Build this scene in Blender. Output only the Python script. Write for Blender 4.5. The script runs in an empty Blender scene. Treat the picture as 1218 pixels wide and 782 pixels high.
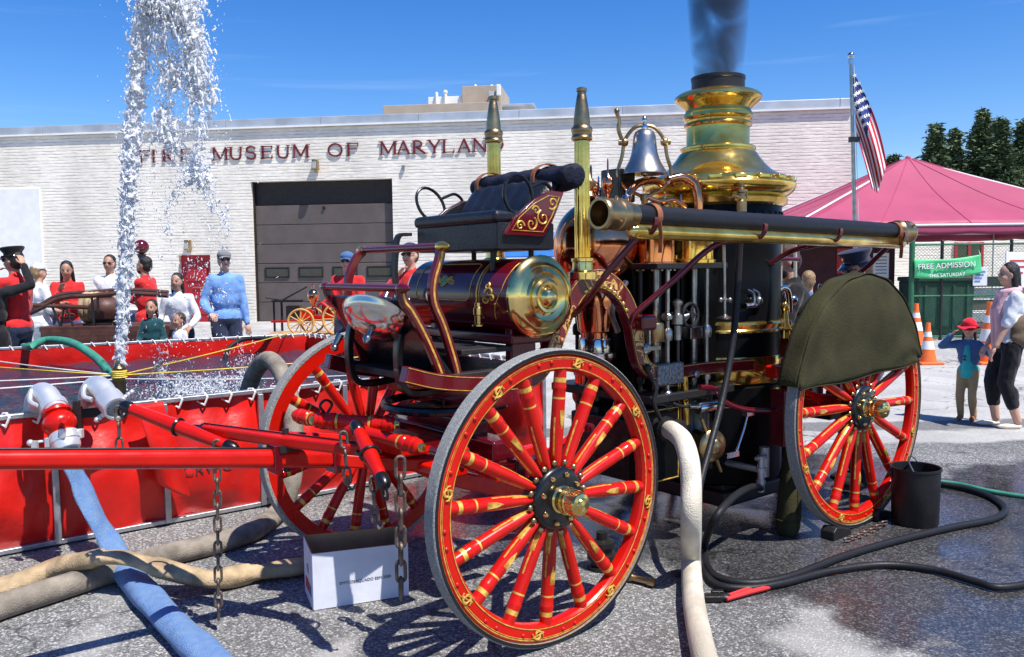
import bpy, bmesh, math, random
from mathutils import Vector, Matrix
PI = math.pi
random.seed(7)
scene = bpy.context.scene
col = scene.collection

# ------------------------------------------------------------------ camera
F, CX, CY = 1005.0, 609.0, 391.0
CAM = Vector((0, 0, 1.62)); ROLL = 0.012
PITCH = math.atan((CY - 318.0) / F)
_f = Vector((0, math.cos(PITCH), -math.sin(PITCH)))
_u0 = Vector((1, 0, 0)).cross(_f)
_R = Vector((1, 0, 0)) * math.cos(ROLL) - _u0 * math.sin(ROLL)
_U = _u0 * math.cos(ROLL) + Vector((1, 0, 0)) * math.sin(ROLL)
cd = bpy.data.cameras.new('camera'); cam = bpy.data.objects.new('camera', cd); col.objects.link(cam)
cd.sensor_width = 36; cd.lens = 36 * F / 1218; cd.clip_start = .05; cd.clip_end = 2000
cam.matrix_world = Matrix(((_R.x, _U.x, -_f.x, CAM.x), (_R.y, _U.y, -_f.y, CAM.y), (_R.z, _U.z, -_f.z, CAM.z), (0, 0, 0, 1)))
scene.camera = cam
scene.render.resolution_x, scene.render.resolution_y = 1024, 657

# ------------------------------------------------------------------ sky, sun, exposure
SUND = Vector((-.40, .36, -1.0)).normalized()          # direction the light travels
ELEV = math.asin(-SUND.z); AZ = math.atan2(-SUND.x, -SUND.y)
world = bpy.data.worlds.new('World'); scene.world = world; world.use_nodes = True
nt = world.node_tree; bg = nt.nodes['Background']
sky = nt.nodes.new('ShaderNodeTexSky'); sky.sky_type = 'NISHITA'; sky.sun_disc = False
sky.sun_elevation = ELEV; sky.sun_rotation = AZ; sky.altitude = 100; sky.air_density = 1.0; sky.dust_density = .25; sky.ozone_density = 4.0
# thin, faint cirrus streaks drifting over the blue
tc = nt.nodes.new('ShaderNodeTexCoord'); mp = nt.nodes.new('ShaderNodeMapping'); mp.inputs['Scale'].default_value = (2.0, 2.0, 34.0)
mp.inputs['Rotation'].default_value = (0, math.radians(5), 0)
nz = nt.nodes.new('ShaderNodeTexNoise'); nz.inputs['Scale'].default_value = 1.3; nz.inputs['Detail'].default_value = 6; nz.inputs['Distortion'].default_value = .4
cr = nt.nodes.new('ShaderNodeValToRGB'); cr.color_ramp.elements[0].position = .60; cr.color_ramp.elements[1].position = .8
cr.color_ramp.elements[1].color = (.09, .09, .09, 1)
mx = nt.nodes.new('ShaderNodeMix'); mx.data_type = 'RGBA'; mx.inputs[7].default_value = (9, 10, 11, 1)
hs = nt.nodes.new('ShaderNodeHueSaturation'); hs.inputs['Hue'].default_value = .513; hs.inputs['Saturation'].default_value = 1.37; hs.inputs['Value'].default_value = 1.2
nt.links.new(tc.outputs['Generated'], mp.inputs['Vector']); nt.links.new(mp.outputs[0], nz.inputs['Vector'])
nt.links.new(nz.outputs['Fac'], cr.inputs[0]); nt.links.new(cr.outputs[0], mx.inputs[0])
nt.links.new(sky.outputs[0], hs.inputs['Color']); nt.links.new(hs.outputs[0], mx.inputs[6]); nt.links.new(mx.outputs[2], bg.inputs[0])
bg.inputs[1].default_value = .10
sd = bpy.data.lights.new('sun', 'SUN'); sd.energy = 5.0; sd.angle = math.radians(.53); sd.color = (1, .955, .89)
so = bpy.data.objects.new('sun', sd); col.objects.link(so); so.location = (5, -5, 20)
so.rotation_euler = SUND.to_track_quat('-Z', 'Y').to_euler()
scene.view_settings.view_transform = 'Standard'; scene.view_settings.look = 'None'
scene.view_settings.exposure = .5; scene.view_settings.gamma = 1.0
scene.render.engine = 'CYCLES'
scene.cycles.max_bounces = 8; scene.cycles.transparent_max_bounces = 12

# ------------------------------------------------------------------ pixels to places
def ray(x, y): return _f + _R * ((x - CX) / F) - _U * ((y - CY) / F)
def at(x, y, Y):
    d = ray(x, y); return CAM + d * (Y / d.y)
def gp(x, y, z=0.0):
    d = ray(x, y); return CAM + d * ((z - CAM.z) / d.z)
EA = 0.6796862935875285; P0 = Vector((0.1889, 3.5346, 0))
EU = Vector((math.cos(EA), math.sin(EA), 0)); EV = Vector((-math.sin(EA), math.cos(EA), 0))
def L(x, y, v):
    """pixel -> engine coordinates (u back, v across, z up) on the plane v"""
    d = ray(x, y); p = CAM + d * ((P0 + EV * v - CAM).dot(EV) / d.dot(EV)); q = p - P0
    return Vector((q.dot(EU), v, p.z))
def Ew(u, v, z): return P0 + EU * u + EV * v + Vector((0, 0, z))

# ------------------------------------------------------------------ materials
MATS = {}
def nodes_of(name):
    m = bpy.data.materials.new(name); m.use_nodes = True; t = m.node_tree
    return m, t, t.nodes['Principled BSDF']
def mat(name, c, rough=.5, metal=0.0, coat=0.0, var=.12, scale=6.0, bump=0.0, bscale=60.0, spec=.5, rvar=.1, c2=None, thr=(.35, .7), trans=0, ior=1.45, emit=None, sheen=0, detail=5, aniso=None):
    m, t, b = nodes_of(name); N = t.nodes; K = t.links
    co = N.new('ShaderNodeTexCoord'); n1 = N.new('ShaderNodeTexNoise'); n1.inputs['Scale'].default_value = scale; n1.inputs['Detail'].default_value = detail
    K.new(co.outputs['Object'], n1.inputs['Vector'])
    rp = N.new('ShaderNodeValToRGB'); e = rp.color_ramp.elements
    c2 = c2 or tuple(x * (1 - var) for x in c); hi = tuple(min(1, x * (1 + var)) for x in c)
    e[0].position, e[1].position = thr; e[0].color = (*c2, 1); e[1].color = (*hi, 1)
    K.new(n1.outputs['Fac'], rp.inputs[0]); K.new(rp.outputs[0], b.inputs['Base Color'])
    b.inputs['Metallic'].default_value = metal
    n2 = N.new('ShaderNodeTexNoise'); n2.inputs['Scale'].default_value = scale * 3.1; n2.inputs['Detail'].default_value = 3
    K.new(co.outputs['Object'], n2.inputs['Vector'])
    mr = N.new('ShaderNodeMapRange'); mr.inputs['To Min'].default_value = max(.02, rough - rvar * rough * 2); mr.inputs['To Max'].default_value = min(1, rough + rvar * rough * 2)
    K.new(n2.outputs['Fac'], mr.inputs['Value']); K.new(mr.outputs[0], b.inputs['Roughness'])
    b.inputs['Coat Weight'].default_value = coat; b.inputs['Coat Roughness'].default_value = .06
    b.inputs['Specular IOR Level'].default_value = spec; b.inputs['IOR'].default_value = ior
    b.inputs['Transmission Weight'].default_value = trans; b.inputs['Sheen Weight'].default_value = sheen
    if bump:
        n3 = N.new('ShaderNodeTexNoise'); n3.inputs['Scale'].default_value = bscale; n3.inputs['Detail'].default_value = 4
        K.new(co.outputs['Object'], n3.inputs['Vector'])
        bp = N.new('ShaderNodeBump'); bp.inputs['Strength'].default_value = bump; bp.inputs['Distance'].default_value = .02
        K.new(n3.outputs['Fac'], bp.inputs['Height']); K.new(bp.outputs[0], b.inputs['Normal'])
    MATS[name] = m
    return m
M = MATS
mat('red_paint', (.54, .007, .002), .3, coat=.12, spec=.35, var=.14, scale=5, rvar=.3, bump=.02, bscale=25)
mat('maroon', (.105, .003, .008), .2, coat=.5, var=.12, scale=3, bump=.015, bscale=20)
mat('black_paint', (.007, .007, .008), .28, coat=.2, var=.3, scale=4, bump=.02, bscale=20)
mat('boiler_black', (.0045, .0045, .005), .34, var=.3, scale=4, bump=.03, bscale=20, spec=.12)
mat('bell_metal', (.46, .43, .38), .34, 1, var=.15, scale=9, bump=.05, bscale=30)
mat('black_iron', (.014, .013, .013), .45, var=.3, scale=8, bump=.1, bscale=60)
mat('brass', (.87, .61, .17), .14, .92, var=.10, scale=7, bump=.04, bscale=16, c2=(.58, .34, .06), rvar=.3)
mat('old_brass', (.50, .34, .16), .33, 1, var=.2, scale=9, bump=.08, bscale=40, c2=(.30, .2, .1))
mat('pale_brass', (.84, .62, .25), .16, 1, var=.1, scale=9, bump=.05, bscale=20, c2=(.64, .46, .16))
mat('copper', (.80, .33, .17), .12, 1, var=.15, scale=5, bump=.03, bscale=12, c2=(.55, .2, .09))
mat('nickel', (.62, .60, .57), .14, 1, var=.1, scale=7, bump=.03, bscale=20)
mat('steel', (.36, .36, .355), .3, 1, var=.25, scale=12, bump=.08, bscale=50)
mat('galvanised', (.46, .47, .49), .45, .85, var=.2, scale=14, bump=.06, bscale=60)
mat('gold_leaf', (.74, .46, .09), .35, .35, var=.25, scale=40, bump=.05, bscale=80, c2=(.46, .26, .04))
mat('tyre', (.36, .36, .34), .9, var=.2, scale=170, bump=.6, bscale=260, spec=.2, c2=(.20, .20, .19), detail=2)
mat('dark_rubber', (.009, .009, .011), .48, var=.3, scale=10, bump=.1, bscale=80, c2=(.014, .014, .016), spec=.3)
mat('leather', (.011, .012, .015), .36, var=.25, scale=12, bump=.2, bscale=90)
mat('tan_leather', (.26, .09, .035), .5, var=.3, scale=20, bump=.2, bscale=90)
mat('navy_cloth', (.011, .013, .028), .75, var=.3, scale=14, bump=.3, bscale=60, spec=.3)
mat('canvas', (.041, .038, .0165), .9, var=.2, scale=4, bump=.22, bscale=70, c2=(.030, .027, .012), spec=.2)
mat('engraved', (.30, .30, .29), .35, 1, var=.4, scale=60, bump=.9, bscale=70)
mat('vinyl_red', (.66, .011, .006), .36, var=.12, scale=3.2, bump=.5, bscale=7, spec=.5, c2=(.48, .010, .007), rvar=.25)
mat('hose_tan', (.46, .34, .20), .9, var=.25, scale=9, bump=.4, bscale=120, c2=(.27, .20, .12), spec=.2)
mat('hose_grey', (.26, .225, .18), .9, var=.3, scale=9, bump=.4, bscale=120, c2=(.15, .13, .105), spec=.2)
mat('hose_white', (.70, .65, .54), .85, var=.1, scale=5, bump=.5, bscale=150, c2=(.46, .41, .32), spec=.2)
mat('hose_blue', (.095, .19, .39), .8, var=.15, scale=22, bump=.6, bscale=170, c2=(.17, .27, .44), spec=.25)
mat('hose_green', (.05, .24, .16), .5, var=.2, scale=10)
mat('rope_white', (.78, .76, .72), .9, var=.1, scale=60, bump=.4, bscale=200)
mat('rope_yellow', (.75, .55, .06), .8, var=.2, scale=60, bump=.4, bscale=200)
mat('white_paint', (.78, .78, .76), .5, var=.06, scale=4, bump=.03, bscale=40)
mat('cast_alu', (.72, .72, .71), .38, .6, var=.1, scale=9, bump=.08, bscale=60)
mat('card_white', (.66, .68, .74), .7, var=.08, scale=7, bump=.05, bscale=30)
mat('card_brown', (.45, .27, .13), .85, var=.12, scale=10, bump=.1, bscale=60)
mat('print_red', (.55, .03, .03), .6, var=.1)
mat('ink', (.03, .03, .035), .7, var=.2, scale=30)
mat('wood', (.42, .26, .12), .6, var=.3, scale=8, bump=.2, bscale=30)
mat('yellow_wood', (.66, .36, .10), .45, var=.15, scale=12, coat=.3)
mat('old_wood', (.085, .035, .025), .5, var=.35, scale=7, bump=.2, bscale=30)
mat('chain_iron', (.17, .14, .12), .55, .7, var=.4, scale=30, bump=.3, bscale=90, c2=(.09, .06, .045))
mat('cone_orange', (.85, .16, .03), .5, var=.12, scale=6)
mat('cone_white', (.75, .75, .72), .45, var=.08, scale=10)
mat('fence_green', (.03, .14, .07), .5, .2, var=.2, scale=20)
mat('banner_green', (.07, .50, .20), .55, var=.08, scale=5)
mat('paper', (.80, .80, .78), .8, var=.04, scale=8)
mat('dumpster_green', (.018, .05, .04), .6, var=.35, scale=5, bump=.1, bscale=30)
mat('glass_dark', (.02, .025, .03), .06, var=.2, spec=.8)
mat('blue_canopy', (.05, .26, .72), .6, var=.1, scale=4, bump=.1, bscale=10)
mat('gray_door', (.105, .083, .075), .55, var=.12, scale=2.5, bump=.04, bscale=30)
mat('letter_red', (.16, .018, .02), .5, .2, var=.2, scale=9)
mat('door_red', (.38, .012, .02), .4, var=.12, scale=4)
mat('flash', (.50, .53, .56), .5, .5, var=.18, scale=1.5, bump=.03, bscale=20)
mat('beige_wall', (.42, .34, .26), .8, var=.1, scale=.8)
mat('tent_pink', (.36, .055, .115), .6, var=.07, scale=1.2, bump=.12, bscale=2.5)
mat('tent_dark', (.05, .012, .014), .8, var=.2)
mat('flag_blue', (.015, .03, .16), .7, var=.15, scale=8, bump=.1, bscale=40)
mat('flag_red', (.52, .012, .03), .7, var=.1, scale=8)
mat('flag_white', (.78, .77, .75), .7, var=.05, scale=8)
mat('trunk', (.09, .06, .04), .95, var=.3, scale=5, bump=.6, bscale=14)
mat('dark_floor', (.02, .015, .014), .6, var=.3, scale=12, bump=.2, bscale=80)
mat('emblem_green', (.05, .35, .10), .3, var=.2, scale=20, coat=.5)
mat('lens_glass', (.7, .7, .66), .1, var=.1, trans=.5)
# scroll work: curling gold lines on the maroon ground
def scroll_mat(name, base, sc):
    m, t, b = nodes_of(name); N = t.nodes; K = t.links
    co = N.new('ShaderNodeTexCoord'); w = N.new('ShaderNodeTexNoise'); w.inputs['Scale'].default_value = sc; w.inputs['Detail'].default_value = 1.5; w.inputs['Distortion'].default_value = 1.6
    K.new(co.outputs['Object'], w.inputs['Vector'])
    rp = N.new('ShaderNodeValToRGB'); e = rp.color_ramp.elements
    e[0].position = .44; e[0].color = (*base, 1); e[1].position = .47; e[1].color = (.66, .42, .11, 1)
    a = rp.color_ramp.elements.new(.56); a.color = (.55, .33, .07, 1); a = rp.color_ramp.elements.new(.59); a.color = (*base, 1)
    K.new(w.outputs['Fac'], rp.inputs[0]); K.new(rp.outputs[0], b.inputs['Base Color'])
    b.inputs['Roughness'].default_value = .25; b.inputs['Coat Weight'].default_value = .5
    MATS[name] = m
scroll_mat('scroll_red', (.55, .02, .012), 42); scroll_mat('scroll_maroon', (.15, .006, .012), 15)

# ------------------------------------------------------------------ mesh building
def basis(d):
    d = Vector(d).normalized(); a = Vector((0, 0, 1)) if abs(d.z) < .9 else Vector((1, 0, 0))
    x = a.cross(d).normalized(); return x, d.cross(x), d
def crv(pts, n=8, closed=False):
    P = [Vector(p) for p in pts]; o = []; k = len(P)
    rng = range(k) if closed else range(k - 1)
    for i in rng:
        if closed: a, b, c, d = P[(i - 1) % k], P[i], P[(i + 1) % k], P[(i + 2) % k]
        else: b, c = P[i], P[i + 1]; a = P[i - 1] if i else b * 2 - c; d = P[i + 2] if i + 2 < k else c * 2 - b
        for j in range(n):
            t = j / n; o.append(.5 * ((2 * b) + (c - a) * t + (2 * a - 5 * b + 4 * c - d) * t * t + (3 * b - a - 3 * c + d) * t ** 3))
    if not closed: o.append(P[-1])
    return o
class MB:
    def __init__(s): s.v = []; s.f = []; s.m = []
    def add(s, vs, fs, m=0):
        k = len(s.v); s.v += [tuple(v) for v in vs]; s.f += [tuple(i + k for i in f) for f in fs]
        s.m += ([m] * len(fs) if isinstance(m, int) else list(m)); return s
    def box(s, c, size, m=0, ax=None, taper=1.0):
        x, y, z = ax or (Vector((1, 0, 0)), Vector((0, 1, 0)), Vector((0, 0, 1))); c = Vector(c); a, b, h = [q / 2 for q in size]; vs = []
        for k in (-1, 1):
            t = 1 if k < 0 else taper
            for (i, j) in ((-1, -1), (1, -1), (1, 1), (-1, 1)): vs.append(c + x * (a * i * t) + y * (b * j * t) + z * (h * k))
        return s.add(vs, [(3, 2, 1, 0), (4, 5, 6, 7), (0, 1, 5, 4), (1, 2, 6, 5), (2, 3, 7, 6), (3, 0, 4, 7)], m)
    def lathe(s, prof, o=(0, 0, 0), axis=(0, 0, 1), n=24, m=0, ms=None, sx=1, sy=1, caps=True):
        X, Y, Z = basis(axis); o = Vector(o); vs = []; fs = []; mm = []
        for (r, h) in prof:
            for k in range(n):
                a = 2 * PI * k / n; vs.append(o + X * (r * sx * math.cos(a)) + Y * (r * sy * math.sin(a)) + Z * h)
        for i in range(len(prof) - 1):
            for k in range(n):
                k2 = (k + 1) % n; fs.append((i * n + k, i * n + k2, (i + 1) * n + k2, (i + 1) * n + k)); mm.append(ms[i] if ms else m)
        if prof[0] == prof[-1]: caps = False
        if caps and prof[0][0] > 1e-5: fs.append(tuple(range(n - 1, -1, -1))); mm.append(ms[0] if ms else m)
        if caps and prof[-1][0] > 1e-5: q = (len(prof) - 1) * n; fs.append(tuple(range(q, q + n))); mm.append(ms[-1] if ms else m)
        return s.add(vs, fs, mm)
    def cyl(s, p, q, r, r2=None, n=14, m=0):
        p = Vector(p); q = Vector(q); return s.lathe([(r, 0), (r if r2 is None else r2, (q - p).length)], p, q - p, n, m)
    def tube(s, pts, r, n=8, m=0, closed=False, cap=True, flat=None):
        P = [Vector(p) for p in pts]; k = len(P); R = r if isinstance(r, (list, tuple)) else [r] * k; vs = []; fs = []; X = None
        for i in range(k):
            t = (P[(i + 1) % k] - P[i - 1]) if closed else (P[min(i + 1, k - 1)] - P[max(i - 1, 0)])
            if t.length < 1e-9: t = Vector((0, 0, 1))
            t.normalize()
            if X is None: X = basis(t)[0]
            X = (X - t * X.dot(t)); X = X.normalized() if X.length > 1e-6 else basis(t)[0]
            Y = t.cross(X)
            for j in range(n):
                a = 2 * PI * j / n
                if flat: vs.append(P[i] + flat[0] * (math.cos(a) * R[i]) + flat[1] * (math.sin(a) * R[i]))
                else: vs.append(P[i] + X * (math.cos(a) * R[i]) + Y * (math.sin(a) * R[i]))
        for i in range(k if closed else k - 1):
            b = ((i + 1) % k) * n
            for j in range(n): fs.append((i * n + j, i * n + (j + 1) % n, b + (j + 1) % n, b + j))
        if not closed and cap: fs += [tuple(range(n - 1, -1, -1)), tuple(range((k - 1) * n, k * n))]
        return s.add(vs, fs, m)
    def strip(s, pts, w, h, side, m=0, closed=False, wf=None):
        """rectangular bar along pts: width w along `side`, height h along the third axis"""
        P = [Vector(p) for p in pts]; k = len(P); sd = Vector(side).normalized(); vs = []; fs = []
        for i in range(k):
            t = ((P[(i + 1) % k] - P[i - 1]) if closed else (P[min(i + 1, k - 1)] - P[max(i - 1, 0)])).normalized()
            up = sd.cross(t).normalized(); hh = h * (wf[i] if wf else 1)
            for a, b in ((-1, -1), (1, -1), (1, 1), (-1, 1)): vs.append(P[i] + sd * (a * w / 2) + up * (b * hh / 2))
        for i in range(k if closed else k - 1):
            b = ((i + 1) % k) * 4
            for j in range(4): fs.append((i * 4 + j, i * 4 + (j + 1) % 4, b + (j + 1) % 4, b + j))
        if not closed: fs += [(3, 2, 1, 0), tuple((k - 1) * 4 + j for j in range(4))]
        return s.add(vs, fs, m)
    def torus(s, c, axis, R, r, n=32, k=8, m=0, a0=0, a1=2 * PI):
        X, Y, Z = basis(axis); c = Vector(c); full = abs(a1 - a0 - 2 * PI) < 1e-6
        pts = [c + X * (R * math.cos(a0 + (a1 - a0) * i / n)) + Y * (R * math.sin(a0 + (a1 - a0) * i / n)) for i in range(n if full else n + 1)]
        return s.tube(pts, r, k, m, closed=full)
    def ball(s, c, r, n=12, k=8, m=0, ax=None):
        c = Vector(c); r = (r, r, r) if not isinstance(r, (tuple, list)) else r
        x, y, z = ax or (Vector((1, 0, 0)), Vector((0, 1, 0)), Vector((0, 0, 1)))
        vs = [c - z * r[2]]; fs = []
        for i in range(1, k):
            a = PI * i / k - PI / 2
            for j in range(n):
                b = 2 * PI * j / n; vs.append(c + x * (r[0] * math.cos(a) * math.cos(b)) + y * (r[1] * math.cos(a) * math.sin(b)) + z * (r[2] * math.sin(a)))
        vs.append(c + z * r[2]); e = len(vs) - 1
        for j in range(n): fs.append((0, 1 + (j + 1) % n, 1 + j))
        for i in range(k - 2):
            for j in range(n): a = 1 + i * n; fs.append((a + j, a + (j + 1) % n, a + n + (j + 1) % n, a + n + j))
        q = 1 + (k - 2) * n
        for j in range(n): fs.append((q + j, q + (j + 1) % n, e))
        return s.add(vs, fs, m)
    def prism(s, poly, o, x, y, depth, m=0):
        """2-D polygon (a,b) -> o + x*a + y*b, thickened along x cross y by depth"""
        o = Vector(o); x = Vector(x); y = Vector(y); z = x.cross(y).normalized() * depth; n = len(poly)
        vs = [o + x * a + y * b for a, b in poly] + [o + x * a + y * b + z for a, b in poly]
        fs = [tuple(range(n - 1, -1, -1)), tuple(range(n, 2 * n))] + [(i, (i + 1) % n, n + (i + 1) % n, n + i) for i in range(n)]
        return s.add(vs, fs, m)
    def grid(s, fn, nu, nv, m=0, wrap=False):
        vs = [fn(i / nu, j / nv) for j in range(nv + 1) for i in range(nu + 1)]
        fs = [(j * (nu + 1) + i, j * (nu + 1) + i + 1, (j + 1) * (nu + 1) + i + 1, (j + 1) * (nu + 1) + i) for j in range(nv) for i in range(nu)]
        return s.add(vs, fs, m)
    def mesh(s, name, mats, angle=38):
        me = bpy.data.meshes.new(name); me.from_pydata(s.v, [], s.f)
        for q in ([mats] if isinstance(mats, str) else mats): me.materials.append(M[q])
        me.polygons.foreach_set('material_index', s.m)
        bm = bmesh.new(); bm.from_mesh(me); bmesh.ops.recalc_face_normals(bm, faces=bm.faces); bm.to_mesh(me); bm.free()
        if angle:
            me.polygons.foreach_set('use_smooth', [True] * len(me.polygons)); me.set_sharp_from_angle(angle=math.radians(angle))
        me.update(); return me
    def build(s, name, mats, parent=None, bev=0, angle=38, solid=0, sub=0):
        o = link(name, s.mesh(name, mats, angle), parent)
        if solid: md = o.modifiers.new('solid', 'SOLIDIFY'); md.thickness = solid; md.offset = 0
        if sub: md = o.modifiers.new('sub', 'SUBSURF'); md.levels = md.render_levels = sub
        if bev:
            md = o.modifiers.new('bevel', 'BEVEL'); md.width = bev; md.segments = 2; md.limit_method = 'ANGLE'; md.angle_limit = math.radians(40); md.harden_normals = True
        return o
def link(name, data, parent=None):
    o = bpy.data.objects.new(name, data); col.objects.link(o)
    if parent: o.parent = parent
    return o
def tag(o, label=None, cat=None, group=None, kind=None):
    if label: o['label'] = label
    if cat: o['category'] = cat
    if group: o['group'] = group
    if kind: o['kind'] = kind
    return o
def thing(name, label, cat, loc=(0, 0, 0), rz=0, group=None):
    o = link(name, None); o.location = loc; o.rotation_euler = (0, 0, rz); o.empty_display_size = .1
    return tag(o, label, cat, group)
def copy_tree(o, parent=None):
    c = o.copy(); col.objects.link(c); c.parent = parent
    for ch in list(o.children): copy_tree(ch, c)
    return c
def at_local(o, loc=(0, 0, 0), rot=(0, 0, 0)):
    o.location = loc; o.rotation_euler = rot; return o
TMP = bpy.data.scenes.new('scratch')
def DG():
    with bpy.context.temp_override(scene=TMP, view_layer=TMP.view_layers[0]): return bpy.context.evaluated_depsgraph_get()
def eval_mesh(ob):
    """evaluate an object in a scratch scene and return the finished mesh"""
    TMP.collection.objects.link(ob); dg = TMP.view_layers[0].depsgraph or DG(); dg.update()
    me = bpy.data.meshes.new_from_object(ob.evaluated_get(dg), depsgraph=dg); d = ob.data; bpy.data.objects.remove(ob)
    (bpy.data.curves if isinstance(d, bpy.types.Curve) else bpy.data.meshes).remove(d); return me
def text_mesh(body, size, ext=.002, mname='ink', spacing=1.0):
    cu = bpy.data.curves.new('t', 'FONT'); cu.body = body; cu.size = size; cu.extrude = ext; cu.align_x = 'CENTER'; cu.align_y = 'CENTER'; cu.space_character = spacing
    me = eval_mesh(bpy.data.objects.new('t', cu)); me.materials.clear(); me.materials.append(M[mname]); return me
def plane_rot(x, y):
    x = Vector(x).normalized(); y = Vector(y).normalized(); z = x.cross(y)
    return Matrix((x, y, z)).transposed().to_euler()
X3, Y3, Z3 = Vector((1, 0, 0)), Vector((0, 1, 0)), Vector((0, 0, 1))
# =================================================================== GROUND
def ground_mat():
    m, t, b = nodes_of('asphalt'); N = t.nodes; K = t.links
    def n(ty, **kw):
        q = N.new(ty)
        for k, v in kw.items(): q.inputs[k].default_value = v
        return q
    g = N.new('ShaderNodeNewGeometry'); pos = g.outputs['Position']
    def noise(sc, det=3, dist=0):
        q = n('ShaderNodeTexNoise', Scale=sc, Detail=det, Distortion=dist); K.new(pos, q.inputs['Vector']); return q.outputs['Fac']
    def ramp(inp, stops):
        r = N.new('ShaderNodeValToRGB'); e = r.color_ramp.elements
        while len(e) < len(stops): e.new(.5)
        for i, (p, c) in enumerate(stops): e[i].position = p; e[i].color = (c, c, c, 1) if not isinstance(c, tuple) else (*c, 1)
        K.new(inp, r.inputs[0]); return r.outputs[0]
    def mix(a, bb, f, bt='MIX'):
        q = N.new('ShaderNodeMix'); q.data_type = 'RGBA'; q.blend_type = bt
        for i, v in ((0, f), (6, a), (7, bb)):
            if isinstance(v, (int, float)): q.inputs[i].default_value = v
            elif isinstance(v, tuple): q.inputs[i].default_value = (*v, 1)
            else: K.new(v, q.inputs[i])
        return q.outputs[2]
    def math_(op, a, bb=None):
        q = N.new('ShaderNodeMath'); q.operation = op
        for i, v in ((0, a), (1, bb)):
            if v is None: continue
            if isinstance(v, (int, float)): q.inputs[i].default_value = v
            else: K.new(v, q.inputs[i])
        return q.outputs[0]
    vo = N.new('ShaderNodeTexVoronoi'); vo.inputs['Scale'].default_value = 95; K.new(pos, vo.inputs['Vector'])
    sep = N.new('ShaderNodeSeparateColor'); K.new(vo.outputs['Color'], sep.inputs[0])
    agg = ramp(sep.outputs[0], [(0, (.05, .05, .048)), (.45, (.16, .158, .15)), (.72, (.32, .315, .30)), (1, (.72, .70, .66))])
    gap = ramp(vo.outputs['Distance'], [(.25, 1.0), (.75, .35)])
    agg = mix(agg, gap, 1.0, 'MULTIPLY')
    vo2 = N.new('ShaderNodeTexVoronoi'); vo2.inputs['Scale'].default_value = 260; K.new(pos, vo2.inputs['Vector'])
    s2 = N.new('ShaderNodeSeparateColor'); K.new(vo2.outputs['Color'], s2.inputs[0])
    fine = ramp(s2.outputs[0], [(0, .09), (.6, .16), (1, .42)])
    agg = mix(agg, fine, .38)
    agg = mix(agg, ramp(noise(.7, 5), [(.35, .72), (.7, 1.25)]), 1.0, 'MULTIPLY')
    # worn pale concrete-like pavement further off
    sp = N.new('ShaderNodeSeparateXYZ'); K.new(pos, sp.inputs[0])
    pale = mix(ramp(noise(26, 6), [(.3, (.34, .33, .31)), (.7, (.46, .45, .43))]), ramp(noise(1.1, 4, .6), [(.4, .82), (.65, 1.1)]), 1.0, 'MULTIPLY')
    edge = math_('ADD', sp.outputs[1], math_('MULTIPLY', math_('SUBTRACT', noise(1.6, 5), .5), .55))
    edge = math_('SUBTRACT', edge, math_('MULTIPLY', sp.outputs[0], .03))
    far = ramp(math_('DIVIDE', math_('SUBTRACT', edge, 7.35), .12), [(0, 0.0), (1, 1.0)])
    base = mix(agg, pale, far)
    # dark resealed band across the pale slab
    bd = math_('ABSOLUTE', math_('SUBTRACT', edge, 8.2)); band = ramp(bd, [(.19, 1.0), (.26, 0.0)])
    base = mix(base, mix(agg, (.10, .10, .10), .5), math_('MULTIPLY', band, .9))
    # cracks
    cv = N.new('ShaderNodeTexVoronoi'); cv.feature = 'DISTANCE_TO_EDGE'; cv.inputs['Scale'].default_value = .55
    wp = N.new('ShaderNodeVectorMath'); wp.operation = 'ADD'; nn = n('ShaderNodeTexNoise', Scale=2.5, Detail=4); K.new(pos, nn.inputs['Vector'])
    K.new(pos, wp.inputs[0]); K.new(nn.outputs['Color'], wp.inputs[1]); K.new(wp.outputs[0], cv.inputs['Vector'])
    base = mix(base, (.04, .04, .04), ramp(cv.outputs['Distance'], [(.002, .85), (.010, 0.0)]))
    base = mix(base, (.035, .034, .033), math_('MULTIPLY', ramp(noise(2.7, 3, .3), [(.66, 0.0), (.72, .6)]), math_('SUBTRACT', 1.0, math_('MULTIPLY', far, .6))))
    # the wet run-off under and behind the engine
    def blob(cx, cy, rx, ry):
        dx = math_('DIVIDE', math_('SUBTRACT', sp.outputs[0], cx), rx); dy = math_('DIVIDE', math_('SUBTRACT', sp.outputs[1], cy), ry)
        return math_('SUBTRACT', 1.0, math_('SQRT', math_('ADD', math_('MULTIPLY', dx, dx), math_('MULTIPLY', dy, dy))))
    w = math_('MAXIMUM', math_('MAXIMUM', blob(2.7, 5.0, 2.1, 1.75), blob(3.2, 4.0, 2.0, 1.25)), math_('MAXIMUM', blob(1.2, 6.0, 2.4, 1.6), blob(4.9, 5.6, 2.4, 1.35)))
    w = math_('ADD', w, math_('MULTIPLY', math_('SUBTRACT', noise(2.6, 6, .4), .5), .75))
    wet = ramp(w, [(.02, 0.0), (.16, 1.0)])
    # chalky dry patches close to the engine
    ch = ramp(noise(.9, 6, .8), [(.60, 0.0), (.70, .55)])
    base = mix(base, (.46, .45, .42), math_('MULTIPLY', ch, math_('MULTIPLY', math_('SUBTRACT', 1.0, far), math_('SUBTRACT', 1.0, wet))))
    base = mix(base, mix(base, (.32, .32, .34), 1.0, 'MULTIPLY'), wet)
    K.new(base, b.inputs['Base Color'])
    pud = math_('MULTIPLY', wet, ramp(noise(2.1, 5, .3), [(.36, .55), (.52, 1.0)]))
    rg = n('ShaderNodeMapRange'); rg.inputs['To Min'].default_value = .88; rg.inputs['To Max'].default_value = .10; K.new(pud, rg.inputs['Value']); K.new(rg.outputs[0], b.inputs['Roughness'])
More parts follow.
